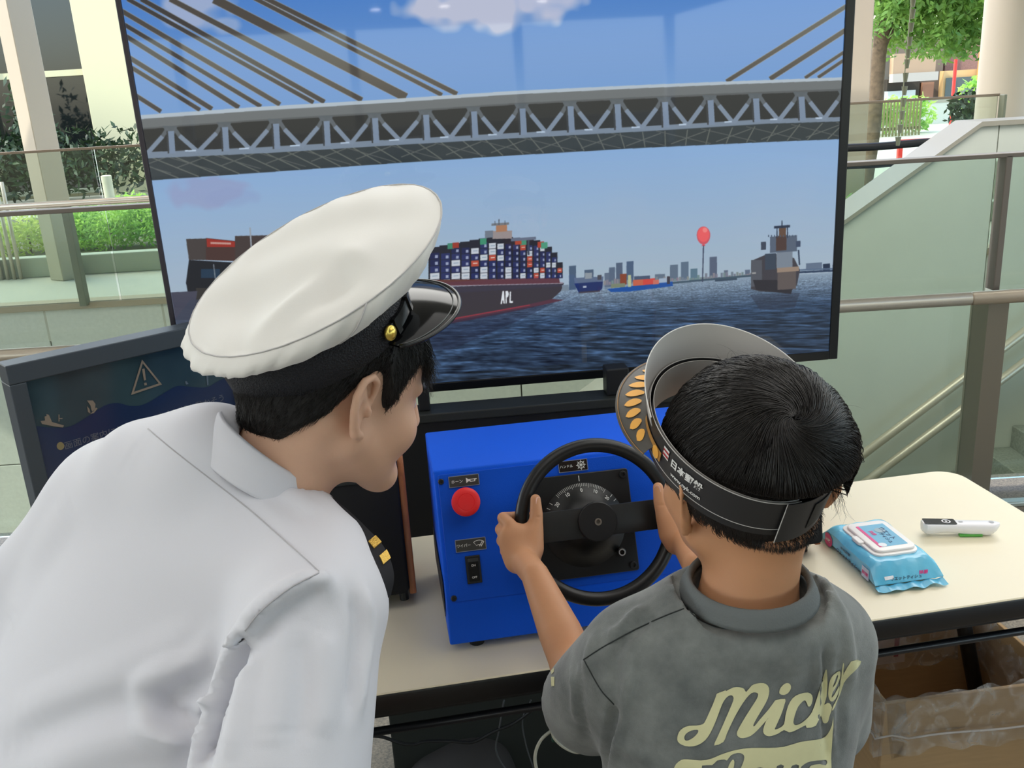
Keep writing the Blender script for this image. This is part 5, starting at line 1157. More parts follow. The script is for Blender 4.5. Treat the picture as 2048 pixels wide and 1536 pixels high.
for pts, rad, amp in (
    ([(640, 1150), (580, 1178), (520, 1225), (480, 1280), (445, 1345)], .016, .010),
    ([(655, 1180), (600, 1205), (548, 1240), (505, 1290)], .014, -.009),
    ([(490, 1262), (468, 1320), (440, 1375), (415, 1440), (395, 1530)], .017, -.036),
    ([(430, 1270), (395, 1320), (330, 1345), (285, 1380), (300, 1440), (350, 1470), (395, 1465)], .020, .012),
    ([(410, 1340), (370, 1380), (335, 1400), (345, 1430), (385, 1440)], .017, -.014),
    ([(430, 1395), (410, 1410), (396, 1430)], .012, .012),
    ([(390, 1490), (300, 1475), (180, 1500), (60, 1560)], .030, .008),
    ([(400, 1260), (300, 1310), (160, 1370), (20, 1430)], .028, .005),
    ([(380, 1430), (260, 1410), (120, 1450), (0, 1500)], .025, -.006),
    ([(728, 1170), (740, 1250), (728, 1340), (715, 1440)], .012, .006),
    ([(705, 1180), (715, 1260), (706, 1340), (700, 1420)], .012, -.007),
    ([(640, 1260), (652, 1360), (640, 1480)], .022, .005), ([(575, 1240), (560, 1340), (545, 1500)], .026, .005), ([(600, 1260), (605, 1380), (590, 1500)], .020, -.005),
    ([(500, 1300), (480, 1400), (455, 1520)], .018, .007),
    ([(480, 900), (520, 960), (580, 1010), (640, 1050)], .02, -.003), ([(520, 920), (570, 975), (640, 1030)], .014, .003),
    ([(150, 1000), (80, 1120), (20, 1250)], .04, .005), ([(250, 900), (330, 960), (420, 1040)], .05, -.003)):
    bump_path(sv, pts, rad, amp)
sn = normals(sv, sq); sv = sv + sn * Vs_disp[:, None]
M_shirt = mat('shirt_white', (212, 212, 219), .75, sheen=.15, bump=.06, bscale=900)
shirt = mk('shirt', (sv, sq), M_shirt, off, True, label='white short-sleeved uniform shirt with seams')
stree = bvh((sv, sq))
M_seam = mat('seam_grey', (176, 174, 178), .8)
for p_ in ([(296, 858), (350, 903), (430, 965), (500, 1020), (560, 1073), (610, 1117), (638, 1143)], [(638, 1146), (580, 1176), (522, 1222), (490, 1262)]):  # yoke seam, then armhole line whose grey doubles as the crease shade
    r_ = ribbon(p_, stree, .0014, .0002)
    if r_: mk('seam', r_, M_seam, shirt, True)
# collar: stand with turned-down leaf
rows = [(.0600, .016), (.0610, .030), (.0632, .036), (.0665, .034), (.0700, .018), (.0735, .003), (.0742, .000), (.0715, -.002), (.067, .010), (.061, .012)]
F_f = unit(HO.F - nax * HO.F.dot(nax)); R_f = np.cross(F_f, nax); P = []; NN = 64
for r_, h_ in rows:
    for i in range(NN + 1):
        t = -math.pi + 2 * math.pi * (.035 + .93 * i / NN); back = math.cos(t)          # gap at the throat
        rr = r_ * (1.0 + .05 * -back) ; hh2 = h_ * (1 + .2 * back) + .008 * back
        P.append(cc + nax * (hh2 - .014) + (-F_f * math.cos(t) + R_f * math.sin(t)) * rr)
F_ = [(a * (NN + 1) + i, a * (NN + 1) + i + 1, b * (NN + 1) + i + 1, b * (NN + 1) + i) for a, b in zip(range(len(rows)), list(range(1, len(rows))) + [0]) for i in range(NN)]
mk('collar', (P, F_), M_shirt, off, True)
# epaulettes
M_ep = mat('epaulette_cloth', (10, 11, 20), .8); M_gold = mat('gold_braid', (214, 176, 84), .38, metal=.6, bump=.6, bscale=500)
cl_ = smooth_path([C3(655, 992, .985), C3(694, 1024, .965), C3(732, 1060, .945), C3(766, 1098, .925), C3(783, 1145, .912), C3(776, 1190, .905)], 6)
wd_ = unit(cdir(.52, .40, -.75)); P = []; n_ = len(cl_)
tang = np.gradient(cl_, axis=0); tang /= np.linalg.norm(tang, axis=1)[:, None]
upn = np.cross(tang, wd_); upn /= np.linalg.norm(upn, axis=1)[:, None]; 
if upn.mean(0)[2] < 0: upn = -upn
def slab(i0, i1, w0, w1, h0, h1):
    P = []; 
    for i in range(i0, i1): 
        for (a, b) in ((w0, h0), (w1, h0), (w1, h1), (w0, h1)): P.append(cl_[i] + wd_ * a + upn[i] * b)
    m_ = i1 - i0; F_ = [(4 * i + k, 4 * i + (k + 1) % 4, 4 * (i + 1) + (k + 1) % 4, 4 * (i + 1) + k) for i in range(m_ - 1) for k in range(4)] + [(0, 1, 2, 3), (4 * m_ - 4, 4 * m_ - 1, 4 * m_ - 2, 4 * m_ - 3)]
    return P, F_
ep = mk('epaulette', slab(0, n_, -.032, .0, -.007, .004), M_ep, off, 'auto', label='black epaulette with two gold bars')
g0_ = int(n_ * .60)
for i in (g0_ - 3, g0_ + 1): mk('gold_bar', slab(i, i + 3, -.011, .0006, -.003, .0052), M_gold, ep)
# trousers and legs, shoes
hipw = chest + sp * .50; hipw = hipw + V(-.06, .02, -.06); lo = V(hipw[0] - .35, hipw[1] - .45, -.0); hi = V(hipw[0] + .35, hipw[1] + .35, hipw[2] + .2)
S = SDF(lo, hi, .010)
S.add(S.ell(hipw, (.18, .14, .16)), 0); S.add(S.cap(chest + sp * .34, hipw, .13, .14), .05)
for q in (-1, 1):
    kx = hipw + V(q * .10, -.06, -.40); kx[2] = .46; an = V(kx[0], kx[1] - .04, .09); S.add(S.cap(hipw + V(q * .09, 0, -.05), kx, .095, .075), .04); S.add(S.cap(kx, an, .075, .068), .02)
S.d = np.maximum(S.d, .045 - S.Z)
mk('trousers', S.mesh(), mat('navy_trousers', (20, 22, 34), .8), off, True)
for q in (-1, 1):
    kx = hipw + V(q * .10, -.10, 0); c = V(kx[0], kx[1] + .04, .035); S = SDF(c - V(.08, .18, .05), c + V(.08, .18, .09), .006); S.add(S.cap(c + V(0, -.08, .005), c + V(0, .10, .0), .042, .036), 0); S.add(S.cap(c + V(0, -.07, .02), c + V(0, -.07, .055), .04), .02); S.d = np.maximum(S.d, .0 - S.Z)
    mk('shoe', S.mesh(), M_gloss, off, True)
# right forearm coming out of the sleeve, left forearm
def arm(name, el, wr, ha, m_, par, k=1., dirf=None):
    lo_ = np.min([el, wr, ha], 0) - .1 * k; hi_ = np.max([el, wr, ha], 0) + .1 * k; S = SDF(lo_, hi_, .0035)
    S.add(S.cap(el, wr, .042 * k, .027 * k), 0); fd = unit(ha - wr); sd = unit(np.cross(fd, V(.3, .4, .86))); nn = np.cross(fd, sd)
    S.add(S.cap(wr, wr + fd * .04 * k, .026 * k, .026 * k), .02)
    for i, L in enumerate((.072, .080, .076, .060)):
        b0 = wr + fd * .075 * k + sd * (i - 1.5) * .019 * k; S.add(S.cap(wr + fd * .03 * k + sd * (i - 1.5) * .012 * k, b0, .014 * k, .0115 * k), .012)
        m1 = b0 + (fd * .9 + nn * .35) * L * .45 * k; m2 = m1 + (fd * .6 + nn * .75) * L * .32 * k; m3 = m2 + (fd * .2 + nn * .9) * L * .25 * k
        S.add(np.minimum(np.minimum(S.cap(b0, m1, .0098 * k, .0088 * k), S.cap(m1, m2, .0088 * k, .0082 * k)), S.cap(m2, m3, .0082 * k, .007 * k)), .003)
    t0 = wr + fd * .02 * k - sd * .022 * k; t1 = t0 + (fd * .7 - sd * .7) * .035 * k; t2 = t1 + (fd * .9 - sd * .1 + nn * .3) * .03 * k; t3 = t2 + (fd * .9 + nn * .4) * .022 * k
    S.add(np.minimum(np.minimum(S.cap(t0, t1, .013 * k, .0115 * k), S.cap(t1, t2, .0115 * k, .010 * k)), S.cap(t2, t3, .010 * k, .008 * k)), .008)
    return mk(name, S.mesh(), m_, par, True)
e1_ = C3(552, 1660, .83); w1_ = e1_ + V(.07, .12, -.20); arm('forearm', e1_, w1_, w1_ + V(.02, .06, -.08), M_skin, off)
e2_ = C3(40, 1290, 1.13); e2_ = e2_ + V(0, 0, .02); w2_ = e2_ + V(.12, .15, -.03); arm('forearm', e2_, w2_, w2_ + V(.05, .07, -.005), M_skin, off)

# ---- peaked cap
ncr = unit(V(-.366, .728, .58)); e1c = unit(V(.893, .449, 0)); nbn = unit(V(-.275, .766, .58)); e1b = unit(V(.94, .337, 0))
def mkfr(n_, e): n_ = RW @ n_; e = RW @ e; e = unit(e - n_ * n_.dot(e)); return n_, e, np.cross(n_, e)
Nc, Ec1, Ec2 = mkfr(ncr, e1c); Nb, Eb1, Eb2 = mkfr(nbn, e1b)
fa = math.radians(20)
def fwd(E1, E2): F_ = E1 * math.cos(fa) + E2 * math.sin(fa); return F_, np.cross(F_, np.cross(E1, E2))      # forward, right
Fc, Rc = fwd(Ec1, Ec2); Fb, Rb = fwd(Eb1, Eb2)
CB, CCr = C3(640, 684, .985), C3(629, 527, .962)
cap = root('peaked_cap', CB - V(0, 0, .05), 'white peaked officer cap with black band and gold button', 'hat')
NA = 128; PS = np.linspace(-math.pi, math.pi, NA + 1)[:-1]
def ringc(C, F_, R_, a, b, n_, h=0., extra=None):
    return np.array([C + F_ * a * math.cos(t) + R_ * b * math.sin(t) + n_ * (h + (extra(t) if extra else 0)) for t in PS])
def loft(rings, close_top=None, close_bot=False):
    v = np.vstack(rings); f = [(a * NA + i, a * NA + (i + 1) % NA, (a + 1) * NA + (i + 1) % NA, (a + 1) * NA + i) for a in range(len(rings) - 1) for i in range(NA)]
    if close_top is not None: v = np.vstack([v, close_top]); f += [((len(rings) - 1) * NA + i, (len(rings) - 1) * NA + (i + 1) % NA, len(v) - 1) for i in range(NA)]
    return v, f
ba, bb = .104, .090; BH_ = .044
band_t = CB + Nb * BH_
M_band = mat('band_navy', (12, 14, 24), .7)
nb_ = M_band.node_tree; tcn = nb_.nodes.new('ShaderNodeTexCoord'); ck = nb_.nodes.new('ShaderNodeTexVoronoi'); ck.inputs['Scale'].default_value = 520; bpn = nb_.nodes.new('ShaderNodeBump'); bpn.inputs['Distance'].default_value = .0015
nb_.links.new(tcn.outputs['Object'], ck.inputs['Vector']); nb_.links.new(ck.outputs['Distance'], bpn.inputs['Height']); nb_.links.new(bpn.outputs[0], nb_.nodes['Principled BSDF'].inputs['Normal'])
mk('band', loft([ringc(CB, Fb, Rb, ba - .004, bb - .004, Nb, .002), ringc(CB, Fb, Rb, ba, bb, Nb, 0), ringc(CB, Fb, Rb, ba + .001, bb + .001, Nb, BH_ * .5), ringc(CB, Fb, Rb, ba + .002, bb + .002, Nb, BH_), ringc(CB, Fb, Rb, ba - .006, bb - .006, Nb, BH_ + .004)]), M_band, cap, True)
# white crown: side wall flares from the band to the rim, top softly wrinkled
ca, cb_ = .148, .140
def mixring(t, grow, sag=0.):
    A = ringc(band_t, Fb, Rb, ba + .003, bb + .003, Nb); B = ringc(CCr, Fc, Rc, ca, cb_, Nc); c = A * (1 - t) + B * t; cen = c.mean(0); out = c - cen; out /= np.linalg.norm(out, axis=1)[:, None]
    pk = .0016 * np.sin(PS * 37 + 2.5 * np.sin(PS * 5) + t * 3) * max(0, math.sin(math.pi * min(1, t * .85 + .1))) + .0018 * np.sin(PS * 13 + 1) * math.sin(math.pi * min(1, t))
    return c + out * (grow + pk[:, None]) + Nc * sag
wall = [ringc(band_t, Fb, Rb, ba - .002, bb - .002, Nb, -.002)] + [mixring(t, g) for t, g in ((0, .003), (.15, .014), (.35, .0185), (.55, .017), (.75, .011), (.9, .005), (1., .000))]
topr = []
for s in np.linspace(.985, .04, 22):
    r_ = []
    for i, t in enumerate(PS):
        x, y = math.cos(t) * s, math.sin(t) * s
        h_ = .006 * (1 - s ** 6) + .010 * (1 - s * s) * (.35 + .65 * x) 
        h_ += .0042 * math.sin(3.1 * x + 2.3 * y + 1) * (1 - s ** 4) + .0022 * math.sin(7 * x - 5 * y + 2) * (1 - s ** 3) + .0012 * math.sin(15 * x + 9 * y) * s * s
        h_ += -.0115 * math.exp(-(((x + .12) / .3) ** 2 + ((y - .62) / .16) ** 2)) + .009 * math.exp(-(((x + .30) / .28) ** 2 + ((y - .50) / .12) ** 2)) + .008 * math.exp(-(((x - .15) / .12) ** 2 + ((y - .55) / .22) ** 2)) - .004 * math.exp(-(((x + .6) / .2) ** 2 + ((y - .1) / .4) ** 2))
        r_.append(CCr + Fc * ca * x + Rc * cb_ * y + Nc * h_)
    topr.append(np.array(r_))
crn = loft(wall + topr, close_top=topr[-1].mean(0)); M_cap = mat('cap_white', (220, 218, 213), .6, sheen=.2, bump=.05, bscale=800)
crown = mk('crown', crn, M_cap, cap, True); ctree = bvh(crn)
rim = mixring(1., .0006); mk('rim_seam', tube(rim, .0008, 6, closed=True), mat('cap_seam_grey', (186, 184, 184), .8), crown, True)  # stitched seam in a slightly darker grey than the crown
j0 = int(np.argmin([np.hypot(*(np.array(pix(p)) - (725, 604))) for p in rim])); cen = rim.mean(0)
mk('wall_seam', tube(np.array([mixring(t, g + .0006)[j0] for t, g in ((1., 0), (.9, .005), (.75, .011), (.55, .017), (.35, .0185), (.15, .014), (0, .003))]), .0009, 6), mat('cap_seam_grey'), crown, True)
# peak
M_peak = mat('patent_leather', (12, 13, 15), .10, spec=.22); M_trim = mat('peak_trim', (20, 21, 22), .25)
fs = np.radians(np.linspace(-62, 62, 61)); PW = []
def peak(t, w_, lift=0.):
    e = math.cos(t * 90 / 64); e = max(0, e) ** .55; base = CB + Fb * (ba - .001) * math.cos(t) + Rb * (bb - .001) * math.sin(t) + Nb * .004
    rd = unit(Fb * math.cos(t) / ba + Rb * math.sin(t) / bb); dr = math.radians(15 + 10 * w_); L = (.004 + .060 * e) * w_
    return base + (rd * .55 + Fb * .45) * L * math.cos(dr) - Nb * L * math.sin(dr) + Nb * lift
ws = np.linspace(0, 1, 9)
P = [peak(t, w_) for t in fs for w_ in ws] + [peak(t, w_, -.0022) for t in fs for w_ in ws]; m_ = len(ws); K = len(fs) * m_
F_ = [(i * m_ + j, (i + 1) * m_ + j, (i + 1) * m_ + j + 1, i * m_ + j + 1) for i in range(len(fs) - 1) for j in range(m_ - 1)]; F_ += [tuple(q + K for q in f[::-1]) for f in F_]
pk = mk('peak', (P, F_), M_peak, cap, True); mk('peak_edge', tube([peak(t, 1.) for t in fs], .0024, 8), M_trim, pk, True); mk('peak_stitching', tube([peak(t, .88, .0009) for t in fs], .0006, 5), mat('stitch_grey', (96, 98, 98), .5), pk, True)
# chin strap and buttons
st_ = np.radians(np.linspace(-57, 57, 61)); 
def strap(t, h_, o_): return CB + Fb * (ba + o_) * math.cos(t) + Rb * (bb + o_) * math.sin(t) + Nb * (h_ + .006 * math.cos(t))
P = [strap(t, h_, o_) for t in st_ for (h_, o_) in ((.004, .002), (.004, .0055), (.018, .0055), (.018, .002))]
F_ = [(4 * i + k, 4 * i + (k + 1) % 4, 4 * (i + 1) + (k + 1) % 4, 4 * (i + 1) + k) for i in range(len(st_) - 1) for k in range(4)]
sp_ = mk('chin_strap', (P, F_), mat('strap_gloss', (14, 15, 16), .2, spec=.6), cap, 'auto')
for t in (math.radians(30), math.radians(-30), math.radians(52)):
    P = [strap(t + dt, h_, o_) for dt in (-.035, .035) for (h_, o_) in ((.002, .002), (.002, .0075), (.020, .0075), (.020, .002))]
    mk('strap_keeper', (P, [(0, 1, 2, 3), (7, 6, 5, 4)] + [(k, k + 4, (k + 1) % 4 + 4, (k + 1) % 4) for k in range(4)]), mat('strap_gloss'), sp_)
M_btn = mat('button_gold', (226, 196, 96), .28, metal=.8)
for sg in (1, -1):
    t = sg * math.radians(59); c = strap(t, .011, .003); rd = unit(Fb * math.cos(t) + Rb * math.sin(t)); x_b, y_b = basis(rd)
    bt = mk('button', frame(c, x_b, y_b, rd)(lathe([(.0078, 0), (.0082, .002), (.0076, .0038), (.0070, .0034), (.006, .0052), (.003, .0066), (0, .007)], 32)), M_btn, cap, True, label='round gold button with anchor')
    for nm, lp in (('anchor_emblem', [thick([(0, -.0035), (0, .0032)], .0009), thick([(-.0022, .0018), (.0022, .0018)], .0008), thick([(.0034 * math.cos(a), -.0006 + .0034 * math.sin(a)) for a in np.radians(np.linspace(200, 340, 9))], .0009)]),):
        for L in lp: v, f = flat_poly([L], .01); z_ = np.array([.0062 - .18 * np.hypot(a, b) * np.hypot(a, b) / .004 for a, b in v]); mk(nm, frame(c, x_b, y_b, rd)((np.array([(a, b, z + .0006) for (a, b), z in zip(v, z_)]), f)), mat('gold_dark', (150, 116, 40), .35, metal=.8), bt)
lp = [C3(470, 738, .93), C3(458, 739, .93), C3(444, 741, .93), C3(441, 748, .93), C3(449, 753, .93), C3(462, 750, .93), C3(472, 740, .93)]
mk('cord_loop', tube(smooth_path(lp, 5), .0012, 6), mat('cord_white', (226, 222, 208), .7), cap, True)
print('BUTTON px', pix(strap(math.radians(82), .011, .003)), 'tip', pix(peak(0, 1.)), [tuple(np.round(pix(strap(math.radians(a), .011, .003)))) for a in (-82, -40, 0, 40, 60)])
# ================================================================== BOY at the wheel
BF, BUv = V(-.33, .24, -.90), V(-.03, .96, .27)
HB = Head(C3(1500, 985, .905), BF, BUv, .94)
NBb = C3(1494, 1208, .915)
def band_frame():
    N_ = RW @ unit(V(.07, .774, .629)); F_ = RW @ V(-.314, .616, -.723); F_ = unit(F_ - N_ * F_.dot(N_)); return N_, F_, np.cross(F_, N_), C3(1471, 875, .893), .105, .080
boy = root('person', V(HB.C[0], HB.C[1] - .05, 0), 'child in faded grey t-shirt and paper cap holding the steering wheel', 'person')
# shoulders, arms and hands on the wheel are one skin body
WO, WU, WV, WN, WRm, Wrt = WHEEL
def rimp(deg): a = math.radians(deg); return WO + WU * WRm * math.cos(a) + WV * WRm * math.sin(a)
def arm_to_wheel(S, sh, el, wr, side, ang):
    S.add(S.cap(sh, el, .034, .029), .01); mid_ = el * .6 + wr * .4; S.add(np.minimum(S.cap(el, mid_, .0285, .0265), S.cap(mid_, wr, .0265, .0180)), .012)
bsh = [C3(1262, 1300, .925), C3(1652, 1272, .955)]
Lw_, Rw_ = C3(1070, 1150, 1.165), C3(1392, 1130, 1.150)
Le, Re = C3(1158, 1352, 1.07), C3(1560, 1370, 1.09)
lo = np.min([rimp(180), rimp(0), Le, Re, HB.C, bsh[0], bsh[1]], 0) - .12; hi = np.max([rimp(180), rimp(0), Le, Re, HB.C, bsh[0], bsh[1]], 0) + .15
S = SDF(lo, hi, .0038)
head_sdf(S, HB, NBb, .043, .046, .006); print('EAR', pix(HB.p(.10, -.006, -.026)), pix(HB.p(.105, -.02, .03)))
X, Y, Z = S.P(); N_, F_, R_, C_, a_, b_ = band_frame(); qa = ((X - C_[0]) * F_[0] + (Y - C_[1]) * F_[1] + (Z - C_[2]) * F_[2]); qb = ((X - C_[0]) * R_[0] + (Y - C_[1]) * R_[1] + (Z - C_[2]) * R_[2]); qh = ((X - C_[0]) * N_[0] + (Y - C_[1]) * N_[1] + (Z - C_[2]) * N_[2])
fb0 = (X - HB.C[0]) * HB.F[0] + (Y - HB.C[1]) * HB.F[1] + (Z - HB.C[2]) * HB.F[2]; S.d = np.maximum(S.d, (np.sqrt((qa / a_) ** 2 + (qb / b_) ** 2) - .91 - np.where(fb0 > -.022, 9, 0) - np.where(qh < -.034, (-.034 - qh) * 18, 0)) * .08)
S.add(S.cap(NBb, (bsh[0] + bsh[1]) / 2 + V(0, .02, -.05), .046, .05), .015); S.add(S.cap(bsh[0], bsh[1], .034), .02)
arm_to_wheel(S, bsh[0], Le, Lw_, 1, 180); arm_to_wheel(S, bsh[1], Re, Rw_, -1, 0)
bodyb = mk('body', S.mesh(), M_skinb, boy, True, label='head, neck and bare arms')
face_parts(HB, bodyb)
# ---- hands: palm, four fingers wrapped round the rim, thumb along its inner side
def hand(name, ctr, ax, outw, wr, img_l):
    """ctr rim point; ax direction of the rim (towards the top); outw away from the hub; camera side = WN"""
    F_ = lambda a, o, n_: ctr + ax * a + outw * o + WN * n_           # along rim, outward, towards viewer
    lo_ = np.min([ctr, wr], 0) - .06; hi_ = np.max([ctr, wr], 0) + .06; S = SDF(lo_, hi_, .0016)
    R_ = Wrt
    pc = F_(-.024, .010, .021); S.add(S.cap(wr, F_(-.040, .004, .022), .0175, .018), 0)
    S.add(S.ell(F_(-.020, .009, .020), (.026, .0225, .0135), np.array([ax, outw, WN])), .014)
    S.add(S.cap(F_(-.046, .010, .020), F_(-.012, .022, .014), .0135, .0095), .012)
    S.add(S.cap(F_(-.044, -.008, .021), F_(-.010, -.010, .018), .0135, .0110), .012)
    for i in range(4):
        a = .012 - i * .0150; r_ = (.0080, .0084, .0080, .0068)[i]; e = .0225 + (.002, .0045, .003, -.001)[i]
        K_ = F_(a - .008, e - .006, .016); m1 = F_(a + .001, e + .0015, .004); m2 = F_(a, e - .006, -.0135); t_ = F_(a - .001, -.002, -.0185); t2 = F_(a - .002, -.014, -.0110)
        d = np.minimum(np.minimum(S.cap(K_, m1, r_ * 1.12, r_ * 1.02), S.cap(m1, m2, r_ * 1.02, r_ * .95)), np.minimum(S.cap(m2, t_, r_ * .95, r_ * .88), S.cap(t_, t2, r_ * .88, r_ * .75)))
        S.add(d, .0035)
    T = [F_(-.030, -.014, .020), F_(-.006, -.0165, .019), F_(.014, -.0175, .0175), F_(.0335, -.0165, .0165)]
    S.add(np.minimum(np.minimum(S.cap(T[0], T[1], .0125, .0100), S.cap(T[1], T[2], .0100, .0088)), S.cap(T[2], T[3], .0088, .0070)), .010)
    S.sub(S.cap(F_(.010, -.0155, .0275), F_(.010, -.022, .0255), .0006), .0022)
    h_ = mk(name, S.mesh(), M_skinb, boy, True, label='hand gripping the wheel rim with the thumb up')
    nx_ = unit(WN * .8 - outw * .55); nc = F_(.0305, -.0190, .0215); v, f = prism(rrect(.0085, .0125, .0036, 4), 0, .0008, .0003, 1); xx = unit(np.cross(ax, nx_)); mk('nail', frame(nc, xx, ax, nx_)((v, f)), M_nail, h_, 'auto')
aL = 176; aR = 2
hand('hand', rimp(aL), unit(WV + WU * .12), -WU, Lw_, 1)
hand('hand', rimp(aR), unit(WV - WU * .05), WU, Rw_, -1)

# ---- hair: ellipsoid shell and thousands of hairs flowing out of the whorl
hc = HB.p(0, -.010, .046); hr = np.array((.0940, .1070, .1000)) * .94; HM = HB.M()
def clamp_band(P):
    q = P - PC; a, b, h = q @ PF / pa, q @ PR / pb, q @ NBn; rr = np.sqrt(a * a + b * b) + 1e-9; lim = np.where(h < .022, .965, .965 + (h - .022) * 14) + np.where((b > .25) & (a > -.8), .30, 0); k = np.minimum(1, lim / rr)
    return PC + (a * k * pa)[..., None] * PF + (b * k * pb)[..., None] * PR + h[..., None] * NBn
def el_pt(d, grow=0.):      # d (n,3) unit vectors in head axes -> world
    return hc + (d * (hr + grow)) @ HM
def el_n(d): n_ = (d / hr) @ HM; return n_ / np.linalg.norm(n_, axis=-1)[..., None]
# whorl: intersection of the view ray at its pixel with the shell
r_ = ray(1588, 832); o_l, r_l = (HM @ (CAM - hc)) / hr, (HM @ r_) / hr; A_, B2, C_ = r_l.dot(r_l), o_l.dot(r_l), o_l.dot(o_l) - 1
wh = unit(o_l + r_l * ((-B2 - math.sqrt(B2 * B2 - A_ * C_)) / A_))
S = SDF(hc - .14, hc + .14, .0035)
X, Y, Z = S.P(); fb_ = (X - HB.C[0]) * HB.F[0] + (Y - HB.C[1]) * HB.F[1] + (Z - HB.C[2]) * HB.F[2]; ub_ = (X - HB.C[0]) * HB.U[0] + (Y - HB.C[1]) * HB.U[1] + (Z - HB.C[2]) * HB.U[2]
hlb = lambda f: np.interp(f, [-.12, -.07, -.045, -.02, .0, .03, .05, .07, .10], [-.024, -.024, -.020, .002, .022, .020, .022, .040, .046])
S.add(S.ell(hc, hr - .005, HM), 0); rb__ = (X - HB.C[0]) * HB.R[0] + (Y - HB.C[1]) * HB.R[1] + (Z - HB.C[2]) * HB.R[2]; S.d = np.maximum(S.d, hlb(fb_) + .004 + np.where((rb__ > .045) & (fb_ > -.075), .040, 0) - ub_)
NBn, PF, PR, PC, pa, pb = band_frame()
qa = ((X - PC[0]) * PF[0] + (Y - PC[1]) * PF[1] + (Z - PC[2]) * PF[2]); qb = ((X - PC[0]) * PR[0] + (Y - PC[1]) * PR[1] + (Z - PC[2]) * PR[2]); qh = ((X - PC[0]) * NBn[0] + (Y - PC[1]) * NBn[1] + (Z - PC[2]) * NBn[2])
lim = np.where(qh < .022, .955, .955 + (qh - .022) * 14) + np.where((qb > .02) & (qh > .004), .30, 0) * (qa > -.085); S.d = np.maximum(S.d, (np.sqrt((qa / pa) ** 2 + (qb / pb) ** 2) - lim) * .08)
hb_ = mk('hair', S.mesh(), mat('hair_base', (14, 12, 12), .9), boy, True, label='straight black hair growing from a whorl at the crown')
def flow(D0, n_, step, swirl, gravity=0.):
    D = D0.copy(); out = [D.copy()]
    for k in range(n_ - 1):
        t = D - wh * (D @ wh)[:, None]; c = np.clip(D @ wh, -1, 1); dist = np.arccos(c); tt = t / (np.linalg.norm(t, axis=1)[:, None] + 1e-6); sd = np.cross(D, tt)
        g = np.tile(V(0, 0, -1.), (len(D), 1)); g = g - D * (g * D).sum(1)[:, None]
        a = swirl * np.exp(-dist / .5); mv = tt * np.cos(a)[:, None] + sd * np.sin(a)[:, None] + g * gravity * np.clip(dist - .3, 0, 1)[:, None] + jit * .5
        mv /= np.linalg.norm(mv, axis=1)[:, None]; D = D + mv * step[:, None]; D /= np.linalg.norm(D, axis=1)[:, None]; out.append(D.copy())
    return np.stack(out, 1)
def grow(N, layer, seed):
    R = np.random.default_rng(seed); u_ = R.normal(size=(N * 3, 3)); u_ /= np.linalg.norm(u_, axis=1)[:, None]
    w_p = (u_ * hr) @ HM + hc - HB.C; keep = (w_p @ HB.U > hlb(w_p @ HB.F) + .008); u_ = u_[keep][:N]; N = len(u_)
    extra = wh + R.normal(size=(N // 5, 3)) * .22; extra /= np.linalg.norm(extra, axis=1)[:, None]; u_ = np.vstack([u_, extra]); N = len(u_)
    K = 420; cen = R.normal(size=(K, 3)); cen /= np.linalg.norm(cen, axis=1)[:, None]; ci = (u_ @ cen.T).argmax(1)
    cj = R.normal(size=(K, 3)) * .20; ch_ = R.random(K)
    global jit; jit = cj[ci] + R.normal(size=(N, 3)) * .05
    L = (.050 + .036 * R.random(N)) * layer; m_ = 10; step = L / (m_ - 1) / .095
    D = flow(u_, m_, step, 1.1, .35); t = np.linspace(0, 1, m_)[None, :]
    # converge slightly on the clump, lift in an arch
    Dc = D.mean(1); h_ = (.0005 + .0030 * ch_[ci][:, None] + .0022 * R.random((N, 1))) * np.sin(np.minimum(1, t * 1.15) * math.pi * .8) + .0008
    P = hc + (D * hr) @ HM; n_ = (D / hr) @ HM; n_ /= np.linalg.norm(n_, axis=2)[..., None]; P = clamp_band(P + n_ * (h_[..., None] - .003)); q = P - HB.C; ok = (q @ HB.U > hlb(q @ HB.F) - .006 + np.where((q @ HB.R > .045) & (q @ HB.F > -.075), .038, 0)); k = np.cumprod(ok, 1).sum(1) - 1; keep = k >= 2; P, k = P[keep], k[keep]; j = np.minimum(np.arange(m_)[None], k[:, None]); return P[np.arange(len(P))[:, None], j] + (np.arange(m_)[None] - j)[..., None] * V(0, 0, -.0004)
hp = np.concatenate([grow(9000, 1.0, 3), grow(6000, 1.25, 4)])
mk('hair_strands', strands(hp, .00046, .00012), M_hair2, hb_, kind='stuff')
